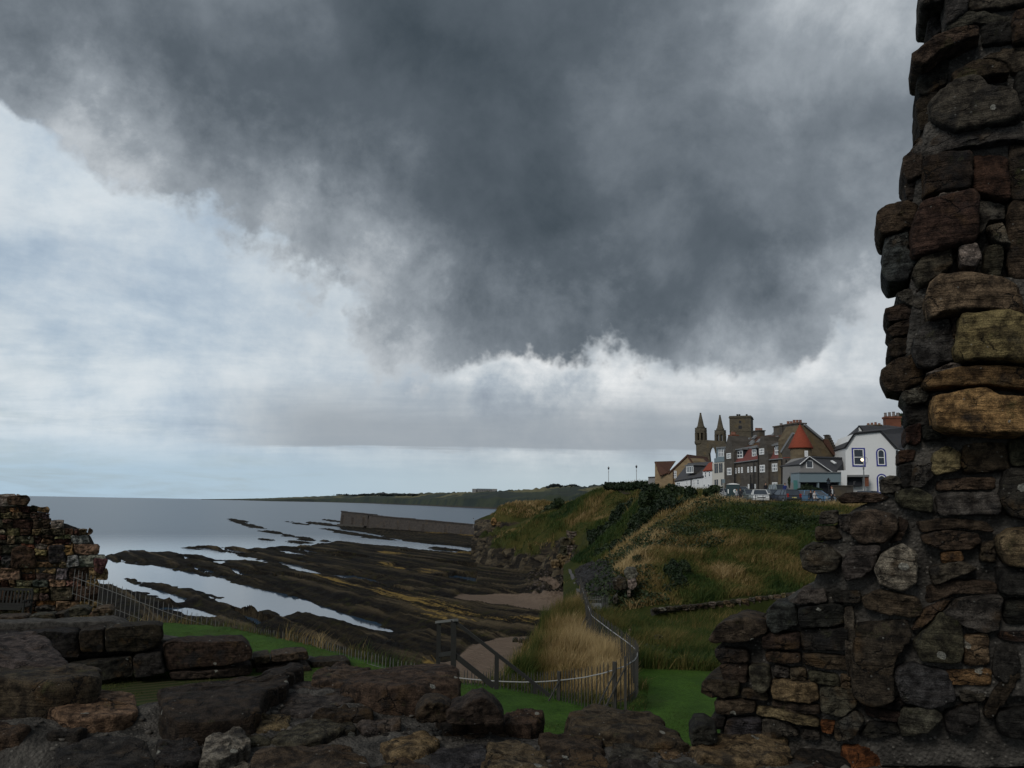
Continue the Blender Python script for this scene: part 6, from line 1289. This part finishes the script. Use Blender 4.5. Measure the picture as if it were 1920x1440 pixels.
for ya, yb in crs:
    xr = right_edge((ya+yb)/2); x = xr+lc.uniform(-3, 3); first = True
    while x > -55:
        w_ = lc.uniform(.7, 2.6)*(yb-ya)*.95; w_ = max(9, min(50, w_)); x0 = x-w_; j = lambda a: lc.uniform(-a, a)
        split = lc.random() < .38 and yb-ya > 15 and not first
        parts = [(ya, yb)] if not split else [(ya, ya+(yb-ya)*.45), (ya+(yb-ya)*.45, yb)]
        for a_, b_ in parts:
            poly = [(x0+.3+j(2.4), a_+.6+j(2.6)), ((x0+x)/2+j(4), a_+j(2.4)), (x-.3+j(2.4), a_+.6+j(2.6)), (x-.2+j(2.4), (a_+b_)/2), (x-.3+j(2.4), b_-.2+j(2)), ((x0+x)/2+j(4), b_+j(1.6)), (x0+.3+j(2.4), b_-.2+j(2)), (x0+.2+j(1.5), (a_+b_)/2+j(1))]
            wstone(lw, DL, poly, lwt(lc.choice(['c', 'c', 'b', 'b', 'r', 'b', 'c', 'y', 'o', 'b', 'g', 'c', 'l', 'd'])), .5, .13, lc.uniform(-.08, .16), rough=.075, n=26, mat='stone_far', rnd=.14)
        x = x0; first = False
for px_l, t_ in (([(12, 930), (52, 928), (57, 936), (50, 948), (14, 946)], 'r'), ([(176, 1046), (190, 1046), (203, 1049), (197, 1066), (190, 1078), (176, 1070)], 'r'), ([(22, 1028), (44, 1022), (68, 1034), (68, 1066), (20, 1066)], 'r'), ([(90, 1022), (122, 1020), (124, 1058), (92, 1058)], 'k')): wstone(lw, DL, px_l, lwt(t_), .6, .2, .18, rough=.06, n=30, mat='stone_far')
for poly in ([(-70, 934), (46, 934), (56, 960), (90, 962), (92, 1090), (-70, 1090)], [(60, 982), (116, 980), (164, 998), (184, 1030), (188, 1064), (176, 1090), (60, 1100)], [(-70, 1060), (176, 1060), (178, 1170), (-70, 1170)]): wstone(lw, DL, poly, 'b', 1.4, .05, -.12, rough=.06, n=60, name='mortar_core', mat='mortar', wob=.02)
# --- low wall of large blocks
bw = tag(empty('block_wall'), 'low broken wall of large dark squared blocks stepping down beside the lawn', 'wall')
B_ = """24.3 k .5|36,1188 90,1182 146,1184 149,1232 94,1236 40,1236
24.3 d .4|149,1182 195,1178 197,1222 151,1223
24.3 d .5|198,1176 285,1170 304,1172 304,1206 276,1220 198,1222
24.0 k .4|124,1247 246,1232 247,1268 180,1278 128,1264
24.0 k .4|248,1231 302,1224 312,1262 252,1272
24.0 d .6|305,1210 330,1203 458,1200 472,1214 474,1236 390,1250 313,1258
24.0 d .4|314,1260 392,1258 472,1246 474,1266 320,1274
24.6 b .4|475,1232 506,1226 507,1241 478,1246
24.6 b .4|508,1228 546,1223 577,1221 580,1236 510,1241
24.8 d .4|582,1242 655,1236 659,1250 592,1256
24.5 d .4|480,1253 580,1247 588,1264 482,1270
26.5 b .3|-20,1158 50,1154 54,1168 -20,1174
26.5 v .3|55,1154 100,1151 105,1170 57,1172
26.8 b .3|102,1151 121,1148 124,1166 103,1168
29.5 v .5|120,1146 134,1140 158,1139 168,1144 166,1154 122,1155
29.5 c .5|171,1148 182,1140 204,1138 213,1144 210,1154 173,1155
26.0 d .4|106,1176 148,1171 150,1176 108,1180
26.0 k .4|152,1168 196,1164 232,1166 236,1168 200,1170 152,1174
24.5 k .5|-40,1186 34,1186 38,1232 -40,1236
23.8 d .5|-40,1244 36,1244 122,1248 126,1268 -40,1276"""
for ln in B_.split('\n'):
    hd, pt = ln.split('|'); d_, t_, th = hd.split(); wstone(bw, az_plane(360, float(d_), -20), [tuple(map(float, q.split(','))) for q in pt.split()], t_, float(th)+.5, .10, 0, rough=.035, n=44, mat='stone_far', rnd=.10)
for d_, poly in ((25.6, [(-50, 1166), (215, 1163), (250, 1182), (300, 1196), (470, 1216), (480, 1290), (-50, 1290)]), (25.6, [(440, 1232), (570, 1236), (650, 1246), (656, 1270), (440, 1280)])): wstone(bw, az_plane(360, d_, -20), poly, 'd', 1.0, .05, .3, rough=.05, n=80, name='mortar_core', mat='mortar', wob=.02)
# --- low boundary wall at the foot of the bank
bnd = tag(empty('boundary_wall'), 'low mossy rubble boundary wall along the foot of the grass bank', 'wall'); px = 1222.0; lc = random.Random(9)
while px < 1540:
    d_ = wallpt(px); w_ = lc.uniform(9, 17); y0 = np.interp(px, [1222, 1300, 1380, 1460, 1540], [1141, 1133.5, 1124, 1114, 1103]); hh = np.interp(px, [1222, 1300, 1400, 1540], [5, 9, 14, 15])
    for k in range(2):
        a_, b_ = (y0+hh*.5*k, y0+hh*(.5+.5*k)); o_ = lc.uniform(-3, 3)*k; j = lambda: lc.uniform(-1.2, 1.2)
        wstone(bnd, d_, [(px+o_+j()*.4, a_+j()), (px+w_/2+o_, a_+j()), (px+w_+o_-.3, a_+j()), (px+w_+o_-.3, b_+j()*.4), (px+o_+.3, b_+j()*.4)], lc.choice('vcgyvlb'), .4, .10, lc.uniform(-.05, .08), rough=.04, n=20, mat='stone_far')
    px += w_
mb = MB(); a, b = P(1222, 1144, wallpt(1222)+.2), P(1545, 1108, wallpt(1545)+.2); mb.quadbox([(a[0], a[1], 9.5), (b[0], b[1], 9.5), (b[0], b[1]+.4, 9.5), (a[0], a[1]+.4, 9.5), a, b, (b[0], b[1]+.4, b[2]), (a[0], a[1]+.4, a[2])]); mb.build('mortar_core', MT['mortar'], bnd)
# --- rocks in the headland cliff and boulders
cl = tag(empty('cliff_face'), kind='structure'); lc = random.Random(12)
for row, (ya, yb, xa, xb) in enumerate(((996, 1010, 1062, 1108), (1010, 1024, 1052, 1112), (1024, 1040, 1044, 1114), (1040, 1052, 1040, 1116), (1052, 1064, 1030, 1112))):
    x = xa+lc.uniform(0, 5)
    while x < xb:
        w_ = lc.uniform(8, 20); t_ = lc.choice('gllvy' if row < 2 else 'ylovYc' if x > 1060 else 'glyvv') if row < 3 else lc.choice('oYyyoc'); d_ = 176-row*2.2+lc.uniform(-1.5, 1.5); j = lambda: lc.uniform(-3, 3)
        wstone(cl, d_, [(x+j(), ya+j()), (x+w_*.5+j(), ya-1+j()), (x+w_+j(), ya+j()), (x+w_+j()*.5, yb+j()), (x+w_*.5, yb+2+j()), (x+j()*.5, yb+j())], t_, 3.5, 1.0, lc.uniform(-.5, .8), rough=.35, n=26, name='rock', mat='cliff_stone', wob=.06)
        x += w_*.85
for x, y, w_, h_, t_, d_ in ((926, 978, 12, 14, 'Y', 299), (938, 984, 14, 12, 'y', 298), (950, 986, 14, 10, 'o', 297), (930, 996, 16, 10, 'y', 296), (950, 998, 18, 9, 'g', 294), (968, 992, 14, 8, 'g', 293), (985, 1020, 20, 10, 'g', 214), (1008, 1022, 20, 9, 'g', 200), (1020, 1036, 16, 7, 'l', 194), (1035, 1040, 12, 6, 'l', 188), (960, 1036, 24, 8, 'g', 222)):
    wstone(cl, d_, [(x-w_*.5, y+h_*.4), (x-w_*.4, y-h_*.4), (x, y-h_*.55), (x+w_*.4, y-h_*.4), (x+w_*.5, y+h_*.4), (x, y+h_*.5)], t_, 4.0, 1.3, 0, rough=.4, n=24, name='rock', mat='cliff_stone', wob=.07)
for i, (pts, t_, d_, lab) in enumerate((([(1170, 1072), (1176, 1064), (1190, 1064), (1197, 1076), (1192, 1086), (1174, 1086)], 'l', 51.5, 'pale rounded boulder, topmost of the outcrop beside the cobble slope'), ([(1148, 1090), (1160, 1080), (1174, 1086), (1176, 1104), (1150, 1106)], 'g', 51, 'broad grey boulder at the left of the pale outcrop'), ([(1176, 1088), (1192, 1086), (1194, 1098), (1184, 1106), (1177, 1100)], 'l', 50.6, 'pale cracked boulder low on the right of the outcrop'), ([(1176, 1110), (1182, 1106), (1183, 1116), (1177, 1120)], 'l', 50, 'small pale stone at the bottom of the outcrop'), ([(1150, 1120), (1158, 1114), (1160, 1128), (1150, 1132)], 'g', 49.5, 'grey stone in the grass near the gate fence'), ([(1236, 1032), (1244, 1024), (1258, 1020), (1262, 1028), (1250, 1034)], 'g', 62.5, 'grey flat rock showing through the middle of the grass bank'), ([(1224, 1194), (1234, 1190), (1244, 1194), (1240, 1202), (1226, 1201)], 'l', 32, 'pale stone half buried in the rough meadow'), ([(1178, 1182), (1184, 1180), (1188, 1188), (1180, 1192)], 'c', 34, 'small brown stone in the meadow by the fence'))):
    o = wstone(None, d_-(3.2 if i < 5 else 1.5 if i == 5 else .4), pts, t_, .9 if i < 6 else .3, .35 if i < 6 else .12, .1, rough=.06, n=36, name='boulder', mat='stone_far', wob=.06); tag(o, lab, 'boulder')
for i, (x, y, w_) in enumerate(((966, 1200, 12), (978, 1201, 12), (990, 1199, 13), (1002, 1202, 14), (985, 1208, 8), (988, 1234, 9))):
    o = wstone(None, 82+i*.3, [(x-w_*.5, y+4), (x-w_*.4, y-2), (x, y-4), (x+w_*.4, y-2), (x+w_*.5, y+4)], 'v', .8, .3, 0, rough=.06, n=20, name='boulder', mat='stone_far'); tag(o, ['leftmost mossy boulder in the row at the top of the small beach', 'second mossy boulder from the left at the top of the small beach', 'third mossy boulder from the left at the top of the small beach', 'mossy boulder nearest the dry grass mound at the top of the small beach', 'small mossy boulder in front of the row on the small beach', 'lone boulder lower on the sand against the grass mound'][i], 'boulder', 'mossy boulders on the small beach')
# concrete ramp wall and cobble slope
sw = tag(empty('sea_wall'), 'curving grey concrete ramp wall running down to the beach', 'wall'); tp = [(1066, 1066, 142), (1069, 1074, 120), (1075, 1088, 95), (1081, 1104, 76), (1088, 1120, 62), (1097, 1142, 50)]; MT['conc'] = plain('stained_concrete', (.085, .08, .08), .9, .3, .8)
for a, b in zip(tp, tp[1:]):
    A_, B2 = P(*a), P(*b); wv = np.array([1.9, .5, 0]); MB().quadbox([(A_[0]-.3, A_[1], A_[2]-6), (B2[0]-.3, B2[1], B2[2]-6), B2+wv-[0, 0, 6], A_+wv-[0, 0, 6], A_, B2, B2+wv, A_+wv]).build('wall_section', MT['conc'], sw); k_ = np.array([0, 0, .35]); MB().bar(A_+k_*.5, B2+k_*.5, .35, .35).build('kerb', MT['conc'], sw)
def inpoly(px, py, poly):
    c = False; n = len(poly); px = np.asarray(px); c = np.zeros(px.shape, bool)
    for i in range(n):
        x0, y0 = poly[i]; x1, y1 = poly[(i+1) % n]
        with np.errstate(divide='ignore', invalid='ignore'): c ^= ((y0 > py) != (y1 > py)) & (px < (x1-x0)*(py-y0)/(y1-y0)+x0)
    return c
def project(Q):
    v = Q-EYE; z = v@_f; return 960+1500*(v@_r)/z, 720-1500*(v@_u)/z
def scatter(zf, n, a0, a1, d0, d1, seed, power=1.0):
    r = np.random.default_rng(seed); d = 1/(1/d1+(1/d0-1/d1)*r.random(n)) if power == 1 else d0*(d1/d0)**r.random(n); a = (a0+(a1-a0)*r.random(n)-960)/1500; x = a*d; return np.stack([x, d, zf(x, d)], -1)
Q = scatter(bank_z, 9000, 1060, 1180, 46, 120, 3, 2); u_, v_ = project(Q); k = inpoly(u_, v_, [(1078, 1062), (1130, 1050), (1150, 1062), (1158, 1090), (1150, 1118), (1146, 1150), (1104, 1142), (1090, 1112)]); pebbles('cobble_slope', Q[k], .12, .42, 'cob', None, 8)
# ------------------------------------------------------------------ shrubs, hedge, trees
def shrub(name, label, cat, blobs_px, n, size, group=None, seed=0, stem=True):
    """blobs_px: (px, py, d, half-width px, half-height px)"""
    bl = []
    for x, y, d, hw, hh in blobs_px: p = P(x, y, d); bl.append((p[0], p[1], p[2], hw/1500*d, hw/1500*d*.9, hh/1500*d))
    lo = min(bl, key=lambda b: b[2]-b[5]); r = tag(empty(name, (lo[0], lo[1], lo[2]-lo[5])), label, cat, group)
    o = foliage('crown', bl, n, size, r, 'leaf', seed=seed)
    o.data.transform(Matrix.Translation((-lo[0], -lo[1], -(lo[2]-lo[5]))))
    mb = MB()
    for b in bl[:5]:
        q = Vector((b[0]-lo[0], b[1]-lo[1], b[2]-lo[2]+lo[5])); mb.tube([(q.x*.3, q.y*.3, -.8), (q.x*.7, q.y*.7, q.z*.45), (q.x, q.y, q.z+b[5]*.3)], [.10, .07, .03], 5)
    mb.build('trunk', MT['bark'], r); return r
shrub('hedge', 'long dark clipped hedge along the headland crest below the two lamp posts', 'hedge', [(1140+i*9, 911+(i % 3)*.6-(i > 5)*1.5, 176-i, 8, 7) for i in range(9)], 9000, .22, None, 1)
shrub('shrub', 'dark round shrub left of the tan house at the top of the gully', 'shrub', [(1222, 928, 128, 18, 20), (1210, 940, 126, 12, 18), (1238, 934, 126, 12, 16)], 6500, .22, 'dark shrubs in the gully', 2)
shrub('shrub', 'dark shrub in front of the tan house and white cottage', 'shrub', [(1262, 926, 118, 20, 17), (1280, 932, 116, 16, 17), (1248, 942, 116, 14, 16)], 6500, .21, 'dark shrubs in the gully', 3)
shrub('shrub', 'dark shrub under the white cottage gable, rightmost on the gully rim', 'shrub', [(1295, 930, 108, 12, 17), (1288, 946, 104, 14, 15), (1302, 940, 104, 8, 10)], 5000, .20, 'dark shrubs in the gully', 4)
shrub('shrub', 'small dark shrub below the cream house beside the road sign', 'shrub', [(1340, 918, 99, 12, 8), (1328, 923, 98, 10, 7), (1350, 920, 99, 7, 7)], 3000, .16, None, 5)
shrub('shrub', 'broad dark shrub halfway down the gully', 'shrub', [(1215, 968, 108, 24, 18), (1238, 958, 106, 20, 16), (1198, 985, 104, 20, 18), (1262, 950, 104, 16, 14)], 10000, .20, 'dark shrubs in the gully', 6)
shrub('shrub', 'dark shrub above the cliff rocks at the left of the gully', 'shrub', [(1150, 1000, 138, 22, 20), (1135, 1022, 134, 18, 18), (1166, 985, 134, 16, 18), (1128, 1004, 140, 14, 16)], 9000, .22, 'dark shrubs in the gully', 7)
shrub('shrub', 'lowest dark shrub in the gully above the cobble slope', 'shrub', [(1140, 1040, 112, 22, 18), (1165, 1030, 104, 22, 20), (1186, 1012, 100, 18, 18), (1122, 1048, 116, 12, 12)], 10000, .20, 'dark shrubs in the gully', 8)
shrub('shrub', 'dark shrub in the middle of the gully under the headland slope', 'shrub', [(1172, 958, 142, 18, 14), (1190, 950, 138, 16, 14), (1158, 972, 140, 16, 14), (1205, 940, 136, 12, 12)], 8000, .22, 'dark shrubs in the gully', 31)
shrub('shrub', 'dark shrub spilling over the right end of the cliff rocks', 'shrub', [(1118, 1020, 150, 14, 16), (1126, 1038, 146, 14, 14), (1112, 1004, 152, 12, 12)], 6500, .22, 'dark shrubs in the gully', 32)
shrub('shrub', 'small green shrub beside the pale boulder outcrop', 'shrub', [(1205, 1060, 56, 16, 16), (1218, 1046, 58, 14, 14), (1196, 1054, 56, 10, 12)], 5500, .10, None, 9)
shrub('shrub', 'dark bushy clump at the left foot of the grass bank', 'shrub', [(1262, 1080, 50.5, 16, 26), (1272, 1100, 49, 18, 24), (1256, 1112, 48.5, 14, 18), (1282, 1068, 52, 14, 16)], 9500, .09, None, 10)
shrub('shrub', 'dark shrub on the far point between the knoll and the headland', 'shrub', [(1036, 956, 232, 14, 12), (1024, 968, 230, 13, 11), (1048, 944, 228, 10, 9)], 5000, .36, None, 11)
shrub('shrub', 'bushy green shrub in front of the garage', 'shrub', [(1514, 920, 91.5, 16, 11), (1528, 922, 91.5, 12, 8), (1502, 924, 91.5, 8, 9)], 4500, .13, None, 12)
shrub('creeper', 'dark creeper climbing the wall below the round turret', 'plant', [(1490, 886, 99.0, 8, 14), (1496, 900, 98.8, 8, 14), (1484, 905, 99.0, 6, 14), (1502, 878, 98.8, 5, 8)], 4500, .13, None, 13)
shrub('tree', 'leafy tree behind the brick chimney of the white house', 'tree', [(1692, 790, 128, 14, 14), (1704, 800, 128, 14, 18), (1690, 806, 128, 8, 10), (1712, 784, 128, 12, 12)], 6000, .26, None, 14)
# ------------------------------------------------------------------ grass
def blades(name, Q, hmin, hmax, w, tint, seed, lean=.35, wind=(.25, .05), clump=(.9, .6)):
    r = np.random.default_rng(seed); n = len(Q); cl_ = np.clip(.5+fbm(Q[:, 0]*clump[0], Q[:, 1]*clump[0], seed*1.7, 3)*1.7, 0, 1); h = (hmin+(hmax-hmin)*r.random(n))*(1-clump[1]+2*clump[1]*cl_); tint = tint+(cl_-.5)*.22; th = r.random(n)*6.283; w = w*(.7+.6*r.random(n))
    s = np.stack([np.cos(th)*w, np.sin(th)*w, 0*w], -1); ln = np.stack([r.normal(size=n)*lean+wind[0], r.normal(size=n)*lean+wind[1], np.zeros(n)], -1)*h[:, None]
    up = np.zeros((n, 3)); up[:, 2] = h; b = Q-np.array([0, 0, .03]); m = b+up*.55+ln*.3; t = b+up*.95+ln
    V = np.stack([b-s, b+s, m+s*.7, m-s*.7, t], 1).reshape(-1, 3); i = (np.arange(n)*5)[:, None]
    F = np.concatenate([i+np.array([[0, 1, 2]]), i+np.array([[0, 2, 3]]), i+np.array([[3, 2, 4]])], 0)
    return tag(mesh_np(name, V, F, MT['blade'], attrs={'tint': np.repeat(np.clip(tint, 0, 1), 5)}), kind='stuff')
rg = np.random.default_rng(99)
def patch(Q, sc, seed): return fbm(Q[:, 0]*sc+seed, Q[:, 1]*sc, Q[:, 2]*sc*1.5, 4, .55)
inplan_ = lambda Q, poly: sdist(Q[:, 0], Q[:, 1], poly)
# bank
Q = scatter(bank_z, 185000, 1090, 1860, 46, 92, 11, 2); u_, v_ = project(Q); k = (Q[:, 1] > wallpt(u_)+.9) & (Q[:, 1] < np.where(u_ > 1350, 79, 90)+rg.normal(size=len(Q))*1.5) & ~inpoly(u_, v_, [(1078, 1062), (1130, 1050), (1150, 1062), (1152, 1090), (1142, 1130), (1146, 1150), (1104, 1142), (1090, 1112)]); Q = Q[k]; u_ = u_[k]; v_ = v_[k]
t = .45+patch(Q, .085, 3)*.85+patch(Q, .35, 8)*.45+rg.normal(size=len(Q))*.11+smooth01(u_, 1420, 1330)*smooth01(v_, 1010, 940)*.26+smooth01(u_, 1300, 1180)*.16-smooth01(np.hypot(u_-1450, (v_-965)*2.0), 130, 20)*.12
hh = .35+.5*np.clip(patch(Q, .12, 5)+.4, 0, 1)
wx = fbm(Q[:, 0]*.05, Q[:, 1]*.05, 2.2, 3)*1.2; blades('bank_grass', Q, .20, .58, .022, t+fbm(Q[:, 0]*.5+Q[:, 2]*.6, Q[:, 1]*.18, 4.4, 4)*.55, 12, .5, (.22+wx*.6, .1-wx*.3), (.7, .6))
Q = scatter(bank_z, 40000, 1062, 1330, 92, 165, 41, 2); u_, v_ = project(Q); k = (Q[:, 2] > 7) & ~inpoly(u_, v_, [(1060, 1062), (1150, 1050), (1158, 1120), (1060, 1120)]); Q = Q[k]
blades('gully_grass', Q, .4, .9, .05, .40+patch(Q, .07, 3)*.8+rg.normal(size=len(Q))*.1, 42)
# broad-leaved weeds among the grass of the bank and meadow
def weeds(name, Q, size, tint, seed):
    r = np.random.default_rng(seed); m = 7; n = len(Q)*m; C = np.repeat(Q, m, 0)+r.normal(size=(n, 3))*np.array([1, 1, .5])*size*2.2+np.array([0, 0, size*2.2]); nr = r.normal(size=(n, 3))+np.array([0, 0, 1.2]); nr /= np.linalg.norm(nr, axis=1)[:, None]
    a = np.cross(nr, r.normal(size=(n, 3))); a /= np.linalg.norm(a, axis=1)[:, None]; b = np.cross(nr, a); s = size*(.6+.8*r.random(n))[:, None]
    V = np.stack([C-a*s, C+b*s*.6, C+a*s, C-b*s*.6], 1).reshape(-1, 3); tag(mesh_np(name, V, np.arange(4*n).reshape(n, 4), MT['leaf'], attrs={'tint': np.repeat(np.clip(tint+r.normal(size=n)*.25, 0, 1), 4)}), kind='stuff')
Q = scatter(bank_z, 11500, 1110, 1860, 46, 80, 61, 2); u_, v_ = project(Q); Q = Q[(Q[:, 1] > wallpt(u_)+.6) & (patch(Q, .16, 6) > .05)]; weeds('weeds', Q, .10, .75, 62)
Q = scatter(lambda x, y: plateau(x, y)[0], 6000, 1100, 1500, 25, 44, 63, 2); Q = Q[(inplan_(Q, WILDR) > .2) & (patch(Q, .3, 2) > .06)]; weeds('weeds', Q, .055, .7, 64)
# headland
Q = scatter(head_z, 120000, 900, 1330, 138, 262, 13, 2); u_, v_ = project(Q); k = (Q[:, 2] > 6.5+rg.normal(size=len(Q))*1.2) & ~((u_ > 1040) & (u_ < 1112) & (v_ > 1000)); Q = Q[k]; u_ = u_[k]; v_ = v_[k]
t = .56+patch(Q, .05, 2)*.85+patch(Q, .2, 7)*.4+rg.normal(size=len(Q))*.10+smooth01(v_, 960, 915)*.12
blades('headland_grass', Q, .45, 1.0, .060, t+fbm(Q[:, 0]*.3, Q[:, 1]*.12, Q[:, 2]*.2, 4)*.45, 14, .4, (.3, .05), (.25, .7))
Q = scatter(lambda x, y: KNOLL(x, y)+fbm(x*.06, y*.06, 9.1, 4)*1.5, 26000, 905, 1100, 286, 345, 15, 2); Q = Q[Q[:, 2] > 11]; t = .48+patch(Q, .05, 2)*.7+rg.normal(size=len(Q))*.1
t = t+.1; blades('knoll_grass', Q, .5, 1.0, .10, t, 16)
# dry mound beyond the fence
pz = lambda x, y: plateau(x, y)[0]
def inplan(Q, poly): return sdist(Q[:, 0], Q[:, 1], poly)
Q = scatter(pz, 150000, 930, 1210, 20.5, 46, 17, 2); k = inplan(Q, MOUND) > .04; Q = Q[k]; u_, v_ = project(Q)
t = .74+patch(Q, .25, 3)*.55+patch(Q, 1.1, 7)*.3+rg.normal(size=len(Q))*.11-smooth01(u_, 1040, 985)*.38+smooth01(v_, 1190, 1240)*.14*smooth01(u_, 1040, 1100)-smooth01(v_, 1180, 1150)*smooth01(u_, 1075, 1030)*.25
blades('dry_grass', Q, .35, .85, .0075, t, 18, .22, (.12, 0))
# steep side of the mound and lawn lip
Q = scatter(pz, 90000, -50, 1100, 21, 50, 19, 2); s_ = plateau(Q[:, 0], Q[:, 1])[1]; k = (s_ < .25) & (s_ > -5.5); Q = Q[k]; u_, v_ = project(Q); t = .42+patch(Q, .3, 3)*.6+rg.normal(size=len(Q))*.13
blades('cliff_edge_grass', Q, .15, .55, .009, t+.08*smooth01(u_, 800, 400), 20, .3)
# rough meadow between lawn and low wall
Q = scatter(pz, 200000, 1085, 1760, 24, 52, 21, 2); u_, v_ = project(Q); k = (inplan(Q, WILDR) > -.2) & (Q[:, 1] < wallpt(u_)-np.where(u_ > 1225, 1.0+2.2*rg.random(len(Q)), 0)); Q = Q[k]; u_ = u_[k]; v_ = v_[k]
t = .30+patch(Q, .22, 4)*.65+patch(Q, .9, 1)*.4+rg.normal(size=len(Q))*.12+smooth01(v_, 1170, 1140)*smooth01(u_, 1300, 1200)*.25
blades('meadow_grass', Q, .15, .55, .011, t, 22, .4)
# lawn fringe along the fence
Q = scatter(pz, 60000, 840, 1350, 17, 24.5, 23, 2); s_ = sdist(Q[:, 0], Q[:, 1], MOUND); u_, v_ = project(Q); k = (s_ < .05) & (s_ > -.7-.3*rg.random(len(Q))) & (u_ < 1215); Q = Q[k]; t = .16+rg.random(len(Q))*.3+(rg.random(len(Q)) > .93)*.5
blades('fringe_grass', Q, .05, .28, .006, t, 24, .4)
Q = scatter(pz, 90000, 840, 1360, 12, 25, 25, 2); s_ = np.maximum(sdist(Q[:, 0], Q[:, 1], MOUND), sdist(Q[:, 0], Q[:, 1], WILDR)); Q = Q[s_ < -.1]; t = .06+rg.random(len(Q))*.22+patch(Q, .6, 2)*.2
blades('lawn_grass', Q, .02, .055, .006, t, 26, .5)
Q = scatter(pz, 60000, 150, 860, 22, 37, 27, 2); s_ = plateau(Q[:, 0], Q[:, 1])[1]; Q = Q[s_ > .1]; t = .10+rg.random(len(Q))*.25+patch(Q, .5, 2)*.2
blades('lawn_grass', Q, .02, .06, .009, t, 28, .5)
